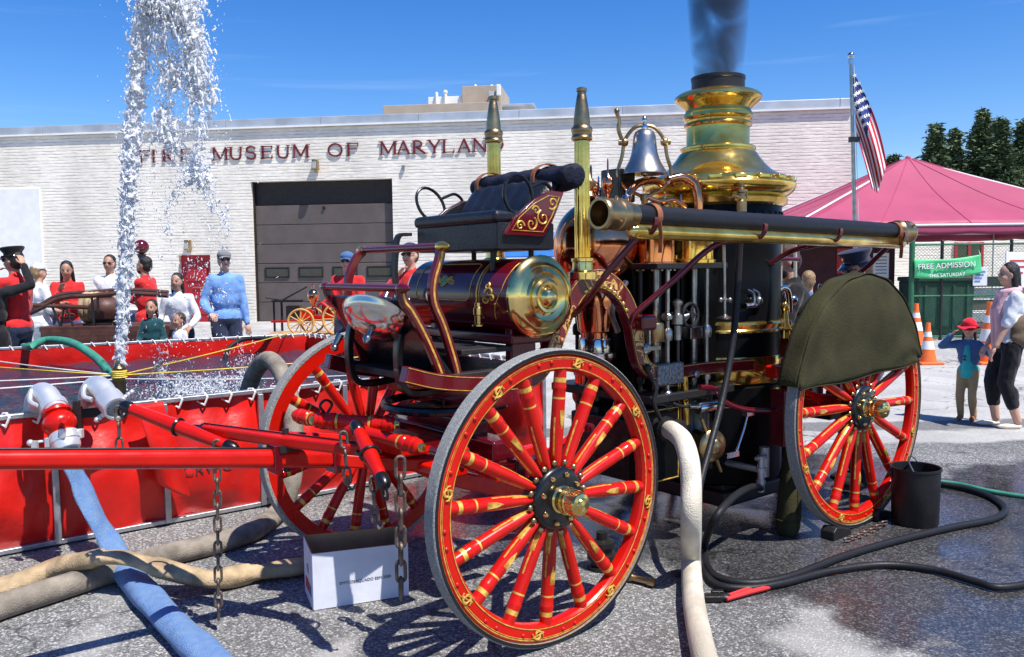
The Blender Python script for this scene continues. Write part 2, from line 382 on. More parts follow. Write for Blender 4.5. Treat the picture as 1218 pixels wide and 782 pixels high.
    bp = n('ShaderNodeBump', Distance=.006); h = math_('ADD', math_('MULTIPLY', gap, .7), math_('MULTIPLY', sep.outputs[1], .5))
    st = math_('SUBTRACT', .75, math_('MULTIPLY', pud, .66)); st = math_('MULTIPLY', st, math_('SUBTRACT', 1.0, math_('MULTIPLY', far, .75)))
    K.new(st, bp.inputs['Strength']); K.new(h, bp.inputs['Height']); K.new(bp.outputs[0], b.inputs['Normal'])
    MATS['asphalt'] = m
ground_mat()
mb = MB(); mb.grid(lambda a, b: (-400 + 800 * a, -60 + 700 * b, 0), 20, 20)
tag(mb.build('ground', 'asphalt', angle=0), kind='structure')

# =================================================================== MUSEUM
def brick_mat(name, c1, c2, joint_shade, dark=1):
    """thickly painted rough brick: courses show as broken horizontal lines"""
    m, t, b = nodes_of(name); N = t.nodes; K = t.links
    co = N.new('ShaderNodeTexCoord'); sp = N.new('ShaderNodeSeparateXYZ'); K.new(co.outputs['Object'], sp.inputs[0])
    def nz(sc, det, scale):
        mp = N.new('ShaderNodeMapping'); mp.inputs['Scale'].default_value = scale; K.new(co.outputs['Object'], mp.inputs[0])
        q = N.new('ShaderNodeTexNoise'); q.inputs['Scale'].default_value = sc; q.inputs['Detail'].default_value = det; K.new(mp.outputs[0], q.inputs['Vector']); return q.outputs['Fac']
    def mt(op, a, b_, c_=None):
        q = N.new('ShaderNodeMath'); q.operation = op
        for i, v in ((0, a), (1, b_), (2, c_)):
            if v is None: continue
            if isinstance(v, (int, float)): q.inputs[i].default_value = v
            else: K.new(v, q.inputs[i])
        return q.outputs[0]
    def rp(f, p0, v0, p1, v1):
        q = N.new('ShaderNodeMapRange'); q.inputs['From Min'].default_value = p0; q.inputs['From Max'].default_value = p1; q.inputs['To Min'].default_value = v0; q.inputs['To Max'].default_value = v1; K.new(f, q.inputs['Value']); return q.outputs[0]
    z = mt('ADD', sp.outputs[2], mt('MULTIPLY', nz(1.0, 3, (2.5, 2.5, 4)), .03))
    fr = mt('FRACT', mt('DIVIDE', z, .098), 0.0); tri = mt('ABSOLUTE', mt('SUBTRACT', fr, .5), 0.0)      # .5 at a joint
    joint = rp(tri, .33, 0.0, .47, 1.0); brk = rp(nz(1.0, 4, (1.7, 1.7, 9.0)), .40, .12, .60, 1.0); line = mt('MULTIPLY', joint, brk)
    mx = N.new('ShaderNodeMix'); mx.data_type = 'RGBA'; mx.inputs[6].default_value = (*c1, 1); mx.inputs[7].default_value = (*joint_shade, 1); K.new(mt('MULTIPLY', line, .85), mx.inputs[0])  # course joints, with the shade under the bricks painted in as dark lines
    st = N.new('ShaderNodeMix'); st.data_type = 'RGBA'; st.blend_type = 'MULTIPLY'; st.inputs[0].default_value = 1; K.new(mx.outputs[2], st.inputs[6])
    cr_ = N.new('ShaderNodeCombineColor'); v = mt('MULTIPLY', rp(nz(.8, 7, (1, 1, .3)), .32, .80, .62, 1.0), rp(nz(1.0, 3, (5, 5, 14)), .3, .86, .7, 1.04))
    for k in range(3): K.new(v, cr_.inputs[k])
    K.new(cr_.outputs[0], st.inputs[7]); K.new(st.outputs[2], b.inputs['Base Color']); b.inputs['Roughness'].default_value = .8
    h = mt('ADD', mt('MULTIPLY', line, -1.2), mt('ADD', mt('MULTIPLY', nz(1.0, 3, (3, 3, 10)), 1.6), mt('MULTIPLY', nz(1.0, 3, (16, 16, 24)), .5)))
    bp = N.new('ShaderNodeBump'); bp.inputs['Strength'].default_value = .38; bp.inputs['Distance'].default_value = .02; K.new(h, bp.inputs['Height']); K.new(bp.outputs[0], b.inputs['Normal'])
    MATS[name] = m
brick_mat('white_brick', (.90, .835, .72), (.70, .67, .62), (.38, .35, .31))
YAW = math.radians(7); WB = Vector((-8.0, 26.5, 0)); WRZ = -YAW
wd = Vector((math.cos(YAW), -math.sin(YAW), 0)); wn_ = Vector((math.sin(YAW), math.cos(YAW), 0))
def W(x, y):
    d = ray(x, y); p = CAM + d * ((WB - CAM).dot(wn_) / d.dot(wn_)); return (p - WB).dot(wd), p.z
mus = thing('museum_building', 'long white brick museum building with a grey garage door and red lettering', 'building', WB, WRZ)
# wall with a real opening for the garage door and the red door
xs = [-16, -2.54, -1.48, -.07, 4.44, 17.85]; H0 = 6.0
mb = MB(); T = .35
def wallbox(x0, x1, z0, z1, y0=0.0, y1=T): mb.box(((x0 + x1) / 2, (y0 + y1) / 2, (z0 + z1) / 2), (x1 - x0, y1 - y0, z1 - z0))
wallbox(-16, -2.54, 0, H0); wallbox(-2.54, -1.48, 2.12, H0); wallbox(-1.48, -.07, 0, H0); wallbox(-.07, 4.44, 4.36, H0); wallbox(4.44, 17.85, 0, H0)
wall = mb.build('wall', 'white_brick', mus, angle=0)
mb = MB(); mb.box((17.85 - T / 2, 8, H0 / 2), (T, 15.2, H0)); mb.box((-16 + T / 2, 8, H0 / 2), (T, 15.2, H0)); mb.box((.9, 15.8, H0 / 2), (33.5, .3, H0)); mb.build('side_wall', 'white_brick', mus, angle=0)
mb = MB(); mb.box((.92, 8, H0 - .3), (33.0, 15.3, .2)); mb.build('roof', 'flash', mus)
x = -16.05
while x < 17.9:
    x2 = min(x + 3.05, 17.92); mb = MB(); mb.box(((x + x2) / 2 - .004, .16, H0 + .14), (x2 - x - .008, .46, .26)); mb.build('coping', 'flash', mus, bev=.015); x = x2
mb = MB(); mb.box((.93, -.085, H0 + .0), (33.9, .03, .05)); mb.build('drip_edge', 'white_paint', mus)
# smooth painted panel on the left
mb = MB(); a0, z0 = W(48, 224); mb.box(((a0 - 14) / 2, -.03, z0 / 2), (a0 + 14, .06, z0)); mb.build('rendered_panel', 'white_paint', mus, bev=.01)
# garage door
gd = MB(); gd.box((2.185, .30, 3.99), (4.5, .05, .72)); gd = gd.build('garage_door', 'dark_floor', mus)  # dark header strip stands in for the shade at the door top
for i in range(6):
    z1 = 3.63 - i * .605; pm = MB(); pm.box((2.185, .245, z1 - .3), (4.46, .06, .59)); p = pm.build('panel', 'gray_door', gd, bev=.015)
    if i == 3:
        for xw in (.62, 1.72, 2.82, 3.92):
            q = MB(); q.box((xw, .205, z1 - .28), (.72, .03, .26)); q.build('pane', 'glass_dark', gd, bev=.02)
            q = MB()
            for dx, dz, sx, sz in ((0, .15, .80, .035), (0, -.15, .80, .035), (-.38, 0, .035, .33), (.38, 0, .035, .33)): q.box((xw + dx, .2, z1 - .28 + dz), (sx, .04, sz))
            q.build('window_frame', 'black_iron', gd, bev=.006)
for sx in (-.05, 4.42):
    q = MB(); q.box((sx, .2, 2.18), (.06, .12, 4.34)); q.build('jamb', 'black_iron', gd)
q = MB(); q.cyl((2.2, .17, 3.52), (2.2, .21, 3.52), .05); q.build('handle', 'black_iron', gd)
# red side door
rd = MB(); rd.box((-2.01, .2, 1.06), (1.04, .08, 2.1)); rd = rd.build('door', 'door_red', mus, bev=.01)
for z, h in ((1.6, .62), (.55, .62)):
    q = MB(); q.box((-2.01, .15, z), (.7, .03, h)); q.build('door_panel', 'door_red', rd, bev=.02)
q = MB(); q.box((-1.9, .13, 1.1), (.5, .02, .03)); q.cyl((-1.6, .08, 1.0), (-1.6, .16, 1.0), .03); q.build('handle', 'steel', rd)
# wall lights
for px_, py_ in ((377, 203), (226, 298)):
    a, z = W(px_, py_); q = MB(); q.box((a, -.08, z), (.1, .16, .14)); q.box((a, -.13, z + .16), (.20, .2, .32), taper=.85); q = q.build('wall_light', 'old_brass', mus, bev=.02)
    r = MB(); r.box((a, -.238, z + .14), (.13, .02, .2)); r.build('lens', 'lens_glass', q)
q = MB(); a, z = W(480, 200); q.box((a, -.04, z), (.08, .08, .14)); q.build('bracket', 'steel', mus)
# lettering: serif capitals built from strokes, each letter its own part
def stroke_letter(ch, h=.40, t=.062, th=.03):
    w = {'M': .5, 'O': .46, 'I': .1, 'W': .5, 'U': .4, 'A': .44, 'N': .42, 'R': .38, 'D': .42, 'Y': .42}.get(ch, .34)
    mb = MB(); s = t * .36
    def seg(x0, z0, x1, z1, wd_=t):
        d = Vector((x1 - x0, 0, z1 - z0)); c = Vector(((x0 + x1) / 2, 0, (z0 + z1) / 2)); l = d.length; zz = d.normalized(); xx = Vector((0, 1, 0)).cross(zz)
        mb.box(c, (wd_, th, l), 0, (xx, Vector((0, 1, 0)), zz))
    def serif(x, z): mb.box((x, 0, z), (t * 2.1, th * .98, s))
    def arc(cx, cz, rx, rz, a0, a1, n=14):
        pts = [Vector((cx + rx * math.cos(a0 + (a1 - a0) * i / n), 0, cz + rz * math.sin(a0 + (a1 - a0) * i / n))) for i in range(n + 1)]
        mb.strip(pts, th, t * .8, (0, 1, 0))
    a, b = -w / 2, w / 2; q = h - s / 2; o = s / 2
    if ch in 'FERIDL': seg(a + t / 2, 0, a + t / 2, h); serif(a + t / 2, o); serif(a + t / 2, q)
    if ch in 'FE': seg(a, h - s, b, h - s, s * 1.4); seg(a, h * .52, b - .07, h * .52, s * 1.4); serif_h = h
    if ch in 'EL': seg(a, s, b, s, s * 1.4)
    if ch in 'FE': seg(b - s / 2, h - .12, b - s / 2, h, s)
    if ch in 'EL': seg(b - s / 2, 0, b - s / 2, .12, s)
    if ch == 'R': arc(a + t, h * .74, .2, h * .24, -PI / 2, PI / 2); seg(a + t * 1.6, h * .5, b, 0); serif(b, o)
    if ch == 'D': arc(a + t, h / 2, w - t * 1.4, h * .47, -PI / 2, PI / 2)
    if ch == 'O': arc(0, h / 2, w / 2 - t * .3, h / 2 - t * .3, 0, 2 * PI, 26)
    if ch == 'S': arc(0, h * .74, w / 2 - .03, h * .23, .3, PI * 1.5, 14); arc(0, h * .27, w / 2 - .03, h * .25, -PI * .9, PI * .5, 14)
    if ch == 'U': seg(a + .04, h * .35, a + .04, h); seg(b - .04, h * .35, b - .04, h, t * .6); arc(0, h * .36, w / 2 - .045, h * .33, PI, 2 * PI); serif(a + .04, q); serif(b - .04, q)
    if ch == 'M': seg(a + .04, 0, a + .04, h, t * .6); seg(b - .04, 0, b - .04, h); seg(a + .05, h, 0, .05); seg(0, .05, b - .05, h, t * .6); serif(a + .04, o); serif(b - .04, o); serif(a + .02, q); serif(b - .02, q)
    if ch == 'N': seg(a + .04, 0, a + .04, h, t * .6); seg(b - .04, 0, b - .04, h, t * .6); seg(a + .04, h, b - .04, 0); serif(a + .04, o); serif(a + .02, q); serif(b - .04, q)
    if ch == 'A': seg(a + .04, 0, 0, h, t * .6); seg(b - .04, 0, 0, h); seg(a + .12, h * .33, b - .12, h * .33, s * 1.3); serif(a + .04, o); serif(b - .04, o)
    if ch == 'Y': seg(a + .04, h, 0, h * .45); seg(b - .04, h, 0, h * .45, t * .6); seg(0, 0, 0, h * .5); serif(0, o); serif(a + .04, q); serif(b - .04, q)
    return mb
LT = {}
lets = [('F', 173), ('I', 184), ('R', 201), ('E', 222), ('M', 262), ('U', 281), ('S', 299), ('E', 318), ('U', 337), ('M', 358), ('O', 399), ('F', 420), ('M', 462), ('A', 480), ('R', 499), ('Y', 517), ('L', 534), ('A', 552), ('N', 571), ('D', 591)]
for ch, lx in lets:
    if ch not in LT: LT[ch] = stroke_letter(ch).mesh('letter', 'letter_red', 30)
    a, z = W(lx, 186 - (lx - 185) * .0338); o = link('letter', LT[ch], wall); o.location = (a, -.03, z - .20)
# drain / junction bits on the facade
q = MB(); a, z = W(760, 190)
# beige rooftop block far behind the parapet
db = thing('distant_building', 'beige flat-roofed tower block top with rooftop equipment showing above the parapet', 'building', at(540, 330, 62).xy.to_3d(), -YAW)
def DB(x, y): p = at(x, y, 62); return p.x - db.location.x, p.z
def dbox(nm, x0, y0, x1, y1, dep, mt, yo=0, z0=None, par=None):
    a, zt = DB(x0, y0); b_, zb = DB(x1, y1); zb = z0 if z0 is not None else zb; q = MB(); q.box(((a + b_) / 2, yo + dep / 2, (zt + zb) / 2), (b_ - a, dep, zt - zb)); return q.build(nm, mt, par or db, bev=.03)
dbox('wall', 453, 124, 597, 150, 9, 'beige_wall', 0, 0.0)
dbox('penthouse', 503, 110, 552, 124, 5, 'white_paint', 1.5); dbox('penthouse', 546, 99, 594, 124, 5, 'beige_wall', 1.2)
dbox('roof_slab', 594, 124, 635, 127, 6, 'flash', .5)
for px_, yt in ((514, 106), (525, 105), (555, 103), (562, 98), (582, 100), (590, 99)):
    a, z = DB(px_, yt); q = MB(); q.cyl((a, 1.4, z - 1.2), (a, 1.4, z), .12, n=8); q.ball((a, 1.4, z), .17 if px_ in (525, 555, 582) else .10, 8, 6); q.build('antenna', 'white_paint', db)
dbox('aerial_panel', 589, 99, 594, 112, .3, 'white_paint', .8); dbox('duct', 580, 108, 586, 120, .5, 'flash', .7)

# =================================================================== low white building, shed and fence on the right
lb = thing('annex_building', 'low white brick building with a dark red framed window behind the fence', 'building', (0, 0, 0))
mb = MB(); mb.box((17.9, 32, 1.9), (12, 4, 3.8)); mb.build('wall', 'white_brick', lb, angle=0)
mb = MB(); mb.box((17.9, 32, 3.87), (12.3, 4.3, .14)); mb.build('roof', 'flash', lb, bev=.02)
wx0, wx1 = at(1136, 300, 30).x, at(1167, 300, 30).x; wz1, wz0 = at(1150, 290, 30).z, at(1150, 330, 30).z
mb = MB(); mb.box(((wx0 + wx1) / 2, 29.985, (wz0 + wz1) / 2), (wx1 - wx0, .05, wz1 - wz0)); wn1 = mb.build('window', 'glass_dark', lb)
mb = MB()
for xx in (wx0, (wx0 + wx1) / 2, wx1): mb.box((xx, 29.95, (wz0 + wz1) / 2), (.09, .08, wz1 - wz0 + .09))
for zz in (wz0, (wz0 * .5 + wz1 * .5), wz1): mb.box(((wx0 + wx1) / 2, 29.945, zz), (wx1 - wx0 + .09, .075, .07))
mb.build('frame', 'door_red', wn1)
# green container
gb = thing('green_container', 'dark green steel waste container standing behind the chain link fence', 'container', gp(1118, 398))
gb.location.y = 18.6; gb.location.x = at(1112, 380, 18.6).x
mb = MB(); mb.box((0, 0, .62), (1.15, .9, 1.16), taper=1.06); mb.build('bin', 'dumpster_green', gb, bev=.03)
mb = MB(); mb.box((0, -.02, 1.25), (1.28, 1.02, .10)); mb.build('lid', 'dumpster_green', gb, bev=.03)
for k in range(4):
    mb = MB(); mb.box((-.45 + k * .3, -.485, .62), (.05, .05, 1.02)); mb.build('rib', 'dumpster_green', gb)
mb = MB(); mb.box((0, -.46, .14), (1.1, .08, .1)); mb.build('skid', 'black_iron', gb)
# low wall of stacked grey timber to its right
tr = thing('timber_stack', 'stack of weathered grey beams lying behind the chain link fence', 'timber', (0, 18.9, 0))
for k in range(5):
    mb = MB(); mb.box((at(1185, 380, 18.9).x + .15 * (k % 2), 0, .13 + k * .26), (2.1, .3, .22)); mb.build('beam', 'galvanised' if k % 2 else 'gray_door', tr, bev=.01)
# chain link fence
FY = 17.5; fx0 = at(1084, 340, FY).x; fx1 = fx0 + 4.6; FH = 1.98
fe = thing('chain_link_fence', 'green chain link fence with steel posts and rails beside the tent', 'fence', (fx0, FY, 0))
for k, dx in enumerate((0, .62, 2.05, 3.3, 4.6)):
    r = .055 if k == 0 else .033
    mb = MB(); mb.cyl((dx, 0, 0), (dx, 0, FH + .06 + (.25 if k == 0 else 0)), r, n=12); mb.ball((dx, 0, FH + .06 + (.25 if k == 0 else 0)), r * 1.1, 10, 6); mb.build('post', 'fence_green' if k in (0, 3) else 'black_iron', fe)
for z in (FH, .92, .08):
    mb = MB(); mb.cyl((0, 0, z), (4.6, 0, z), .022, n=8); mb.build('rail', 'fence_green', fe)
mb = MB(); st = .072
k = -FH
while k < 4.6:
    for sgn in (0, 1):
        x0, x1, z0, z1 = k, k + FH, 0.06, FH
        if x0 < 0: z0 += -x0; x0 = 0
        if x1 > 4.6: z1 -= x1 - 4.6; x1 = 4.6
        if x1 - x0 > .05:
            a = Vector((x0, -.012 if sgn else -.006, z0)); b_ = Vector((x1, -.012 if sgn else -.006, z1))
            if sgn: a.z, b_.z = FH + .06 - a.z, FH + .06 - b_.z
            mb.cyl(a, b_, .0035, n=3)
    k += st
tag(mb.build('wire_mesh', 'fence_green', fe, angle=0), kind='stuff')
# banner
bn = thing('green_banner', 'green banner with white lettering for free admission tied to the fence', 'banner', (0, 0, 0))
b0, b1 = at(1086, 308, FY - .05), at(1166, 303, FY - .05); b2, b3 = at(1167, 325, FY - .05), at(1087, 331, FY - .05)
def bf(a, b_):
    t = b0.lerp(b1, a); u = b3.lerp(b2, a); p = u.lerp(t, b_); sag = .05 * math.sin(PI * a); return (p.x, p.y - .02 * math.sin(9 * a + 3 * b_) - .03, p.z - sag)
mb = MB(); mb.grid(bf, 30, 8); mb.build('sheet', 'banner_green', bn, solid=.004)
for body, py_, sz, mt in (('FREE ADMISSION', 314, .155, 'ink'), ('FREE ADMISSION', 313.4, .155, 'paper'), ('THIS SATURDAY', 324.5, .10, 'paper')):
    me = text_mesh(body, sz, .003, mt, 1.02); o = link('lettering', me, bn); p = at(1126.5 + (0.6 if mt == 'ink' else 0), py_, FY - (.115 if mt == 'ink' else .125)); o.location = p + Vector((0, 0, -.05)); o.rotation_euler = (PI / 2, math.radians(-2.5), 0)
for q in (b0, b1):
    mb = MB(); mb.tube([q, q + Vector((0, .05, .06)), q + Vector((0, .06, .1))], .008, 5); mb.build('tie', 'rope_white', bn)
# white notice and pale blue poster on the fence
for nm, lab, x0, y0, x1, y1, mt in (('notice_board', 'white notice board with a red mark fixed to the fence behind the woman', 1197, 300, 1226, 342, 'paper'), ('pale_poster', 'small pale blue poster fixed to the fence under the banner', 1158, 318, 1174, 340, 'card_white')):
    a, b_ = at(x0, y0, FY - .06), at(x1, y1, FY - .06); o = thing(nm, lab, 'sign', (0, 0, 0))
    mb = MB(); mb.box(((a.x + b_.x) / 2, FY - .045, (a.z + b_.z) / 2), (b_.x - a.x, .03, a.z - b_.z)); mb.build('board', mt, o, bev=.004)
    mb = MB()
    for k in range(4): mb.box(((a.x + b_.x) / 2 - .02 * k, FY - .064, a.z - (a.z - b_.z) * (.25 + .17 * k)), ((b_.x - a.x) * (.7 - .1 * k), .004, .035))
    mb.build('print', 'print_red' if mt == 'paper' else 'hose_blue', o)
# pole cones
def cone(px_, py_, h, label):
    p = gp(px_, py_); o = thing('traffic_cone', label, 'traffic cone', p, group='orange traffic cones near the fence')
    r = h * .21; q = MB(); q.box((0, 0, .02), (h * .56, h * .56, .04)); q.build('base', 'cone_orange', o, bev=.012)
    q = MB(); pr = [(r, .04), (r * .72, h * .36), (r * .71, h * .36), (r * .52, h * .58), (r * .51, h * .58), (r * .40, h * .70), (r * .27, h * .86), (r * .24, h), (r * .16, h), (r * .16, h * .95)]
    q.lathe(pr, n=24, ms=[0, 0, 0, 0, 0, 0, 0, 0, 0]); q.build('body', 'cone_orange', o)
    for z0, z1, ra, rb in ((.36, .56, .735, .555), (.66, .78, .45, .345)):
        q = MB(); q.lathe([(r * ra, h * z0), (r * rb, h * z1)], n=24); q.build('band', 'cone_white', o)
    return o
cone(1103, 433, .66, 'small orange cone with white bands beside the girl in a red hat')
cone(1089, 411, .82, 'tall orange cone half hidden behind the olive canvas wheel cover')
cone(1176, 432, .98, 'tall orange cone standing behind the woman with the pink scarf')

# =================================================================== tent
TX, TYc = 9.87, 21.2; TH = 3.9; TD = 3.0; ez = 2.44; az = 4.22
te = thing('pink_canopy_tent', 'large pink pyramid canopy tent standing beside the museum', 'tent', (TX, TYc, 0))
cs = [(-TH, -TD), (TH, -TD), (TH, TD), (-TH, TD)]
for k in range(4):
    a, b_ = cs[k], cs[(k + 1) % 4]
    def tf(s, t, a=a, b_=b_):
        x = (a[0] + (b_[0] - a[0]) * s) * (1 - t); y = (a[1] + (b_[1] - a[1]) * s) * (1 - t)
        z = ez + (az - ez) * t - .13 * math.sin(PI * t) * (.4 + .6 * math.sin(PI * s)) - .02 * math.sin(9 * s + 5 * t) * math.sin(PI * t) - .012 * abs(math.sin(4 * PI * s)) * (1 - t)
        return (x, y, z)
    mb = MB(); mb.grid(tf, 24, 14); mb.build('roof_panel', 'tent_pink', te, solid=.006)
    for s_ in (.02, .25, .5, .75):
        mb = MB(); mb.tube([Vector(tf(s_, i / 14 * .97)) + Vector((0, 0, .006)) for i in range(15)], .012, 6); mb.build('seam', 'tent_pink', te)
    mb = MB(); mb.grid(lambda s, t: (a[0] + (b_[0] - a[0]) * s, a[1] + (b_[1] - a[1]) * s, ez - .22 * t + .004 - .03 * abs(math.sin(6 * PI * s)) * t), 48, 3); mb.build('valance', 'tent_pink', te, solid=.005)
    mb = MB(); mb.cyl((a[0], a[1], 0), (a[0], a[1], ez), .035, n=12); mb.box((a[0], a[1], .01), (.2, .2, .02)); mb.build('leg', 'white_paint', te)
    mb = MB(); mb.cyl((a[0], a[1], ez - .03), (b_[0], b_[1], ez - .03), .025, n=8); mb.build('eave_bar', 'white_paint', te)
    mb = MB(); mb.cyl((a[0], a[1], ez - .03), (0, 0, az - .06), .025, n=8); mb.build('rafter', 'white_paint', te)
mb = MB(); mb.ball((0, 0, az - .03), .07, 12, 8); mb.build('apex_cap', 'tent_pink', te)
mb = MB(); mb.grid(lambda s, t: (-TH + .1 + 3.9 * s, TD - .15 + .05 * math.sin(30 * s), .03 + (ez - .25) * t), 60, 4); mb.build('shade_backdrop', 'tent_dark', te, solid=.006)  # dark sheet added to darken the view into the tent
mb = MB(); mb.grid(lambda s, t: (-TH + .05, -TD + .9 + (2 * TD - 1.0) * s, .03 + (ez - .25) * t), 20, 4); mb.build('shade_side_sheet', 'tent_dark', te, solid=.006)  # second added dark sheet, darkens the tent's left side
# dark red ticket booth inside the tent
bo = thing('ticket_booth', 'dark maroon ticket booth with notices pinned up in the tent shade', 'booth', (6.55, 19.3, 0)); bo.scale = (1.2, 1.2, 1.15)
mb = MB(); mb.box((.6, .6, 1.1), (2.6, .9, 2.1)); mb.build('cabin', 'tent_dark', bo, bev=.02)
mb = MB(); mb.box((1.05, .14, 1.45), (.55, .02, .5)); mb.build('shutter', 'door_red', bo)
for dx, dz, w_, h_ in ((1.62, 1.35, .3, .5), (1.3, .95, .28, .4), (1.72, .9, .2, .3)):
    mb = MB(); mb.box((dx, .135, dz), (w_, .012, h_)); q = mb.build('notice', 'paper', bo)
    r = MB()
    for k in range(6): r.box((dx, .127, dz + h_ * (.35 - .13 * k)), (w_ * .7, .004, .015))
    r.build('print', 'ink', q)

# =================================================================== flagpole and flag
fb = gp(1021, 420); fp0 = at(1022, 400, 11.6); pole_b = Vector((fp0.x, 11.6, 0)); pole_t = at(1012, 70, 11.6)
fl = thing('flagpole', 'slim grey steel flagpole with a ball finial in front of the tent', 'flagpole', pole_b)
d = pole_t - pole_b; mb = MB(); mb.cyl((0, 0, 0), d, .034, .022, n=14); mb.build('pole', 'steel', fl)
mb = MB(); mb.ball(d + Vector((0, 0, .04)), .045, 12, 8); mb.cyl(d - Vector((0, 0, .08)), d, .032, n=12); mb.build('finial', 'nickel', fl)
mb = MB(); mb.lathe([(.16, 0), (.16, .03), (.06, .06), (.05, .25)], n=16); mb.build('base', 'steel', fl)
mb = MB(); mb.tube([d * .98 + Vector((.04, 0, 0)), d * .5 + Vector((.05, -.01, 0)), d * .25 + Vector((.045, 0, 0))], .004, 4); mb.build('halyard', 'rope_white', fl)
q = d * (1 - (155 - 70) / 345.0); mb = MB(); mb.box(q + Vector((.02, 0, 0)), (.14, .05, .07)); mb.build('cleat', 'black_iron', fl)
fg = thing('national_flag', 'limp flag with white stars on blue and red and white stripes', 'flag', pole_b)
def fpos(s, t):
    """s along the fly (0 at hoist), t down the hoist; the cloth hangs limp in long folds"""
    top, bot = (1013.5, 84), (1018, 160)
    hx, hy = top[0] + (bot[0] - top[0]) * t, top[1] + (bot[1] - top[1]) * t
    ex, ey = 1055 - 18 * (t - .0) , 196 + 34 * min(1, t * 1.6) - 14 * max(0, t - .62)
    k = s ** .9; x = hx + (ex - hx) * k + 5 * math.sin(PI * s) * (1 - t); y = hy + (ey - hy) * s + 16 * math.sin(PI * s) * (1 - t) * 0
    d = .085 * math.sin(t * 10.5 + s * 1.8) * min(1, s * 2.5) + .04 * math.sin(t * 19 + 2 + s * 4) * s
    return at(x, y, 11.6 + d) - pole_b
stripe_h = 1 / 13.0
for k in range(13):
    mb = MB(); s0 = .4 if k < 7 else 0
    mb.grid(lambda s, t: fpos(s0 + (1 - s0) * s, (k + t) * stripe_h), 16, 3); mb.build('stripe', 'flag_red' if k % 2 == 0 else 'flag_white', fg, solid=.003)
mb = MB(); mb.grid(lambda s, t: fpos(.4 * s, 7 * stripe_h * t), 12, 14); mb.build('canton', 'flag_blue', fg, solid=.003)
for r_ in range(7):
    for c_ in range(5):
        s, t = .035 + c_ * .082 + (.0 if r_ % 2 == 0 else .035), .03 + r_ * .077
        if s > .385: continue
        c = fpos(s, t); ds = (fpos(s + .01, t) - c).normalized(); dt = (fpos(s, t + .01) - c); dt = (dt - ds * dt.dot(ds)).normalized(); nrm = ds.cross(dt); nrm = nrm if nrm.y < 0 else -nrm
        pl = []
        for j in range(10): a = PI / 2 + j * PI / 5; rr = .036 if j % 2 == 0 else .015; pl.append(c + ds * (rr * math.cos(a)) + dt * (-rr * math.sin(a)) + nrm * .006)
        mb = MB(); mb.add(pl + [c + nrm * .008] + [c - nrm * .006], [(j, (j + 1) % 10, 10) for j in range(10)]); mb.build('star', 'flag_white', fg, angle=0)

# =================================================================== evergreen trees
def leaf_mat(name, c1, c2):
    m, t, b = nodes_of(name); N = t.nodes; K = t.links; g = N.new('ShaderNodeNewGeometry'); rp = N.new('ShaderNodeValToRGB'); e = rp.color_ramp.elements
    e[0].color = (*c1, 1); e[1].color = (*c2, 1); K.new(g.outputs['Random Per Island'], rp.inputs[0]); K.new(rp.outputs[0], b.inputs['Base Color']); b.inputs['Roughness'].default_value = .75
    MATS[name] = m
leaf_mat('needles', (.022, .048, .016), (.085, .13, .045)); leaf_mat('needles_light', (.04, .075, .022), (.13, .175, .065))
def evergreen(px_, ytop, Y, rad, label, mt, seed, lean=0):
    rnd = random.Random(seed); base = at(px_, 300, Y); base.z = 0; top = at(px_, ytop, Y).z
    o = thing('evergreen_tree', label, 'tree', base, group='evergreen trees behind the tent')
    mb = MB(); mb.tube(crv([(0, 0, 0), (.1, 0, top * .3), (lean * .5, .1, top * .6), (lean, 0, top * .97)], 4), [.32 * (1 - i / 14) + .03 for i in range(13)], 8); mb.build('trunk', 'trunk', o)
    mb = MB(); vs = []; fs = []
    n = 950
    br = MB()
    for i in range(300):
        f = rnd.random() ** .75; z = top * (.16 + .84 * f); R = 1.2 * rad * (1 - f) ** 1.2 * rnd.uniform(.5, 1.2) + .05; a = rnd.uniform(0, 2 * PI)
        tip = Vector((math.cos(a) * R + lean * f, math.sin(a) * R, z + rnd.uniform(-.35, .25) * R * .5)); root = Vector((lean * f, 0, z - R * .05))
        br.cyl(root, tip, .035, .01, n=4)
        for k in range(int(16 + R * 26)):
            s = rnd.uniform(.12, 1.04); p = root.lerp(tip, s) + Vector((rnd.gauss(0, .16), rnd.gauss(0, .16), rnd.gauss(0, .10) - .06 * s))
            dd = Vector((math.cos(a) + rnd.gauss(0, .7), math.sin(a) + rnd.gauss(0, .7), rnd.gauss(-.1, .45))).normalized(); l = rnd.uniform(.14, .38); w_ = l * .24
            sd_ = dd.cross(Vector((rnd.gauss(0, 1), rnd.gauss(0, 1), rnd.gauss(0, 1)))).normalized()
            q = len(vs); vs += [p - dd * l * .3, p + sd_ * w_, p + dd * l, p - sd_ * w_]; fs.append((q, q + 1, q + 2, q + 3))
    mb.add(vs, fs); mb.build('crown', mt, o, angle=0); br.build('branches', 'trunk', o)
evergreen(1110, 150, 52, 2.6, 'slim pointed dark evergreen standing apart left of the others', 'needles', 1)
evergreen(1132, 156, 56, 2.6, 'shorter evergreen between the slim pointed tree and the tallest one', 'needles_light', 2)
evergreen(1160, 132, 54, 3.6, 'tallest evergreen with a broad ragged top', 'needles_light', 3, .3)
evergreen(1186, 142, 52, 3.1, 'dense evergreen with a forked tip next to the tallest one', 'needles', 4)
evergreen(1212, 146, 55, 3.3, 'dark evergreen behind the right end of the tent roof', 'needles', 5)
evergreen(1060, 186, 60, 1.5, 'small evergreen tip peeping over the tent ridge', 'needles', 6)
evergreen(1250, 160, 56, 2.6, 'evergreen at the far end of the tree row', 'needles', 8)
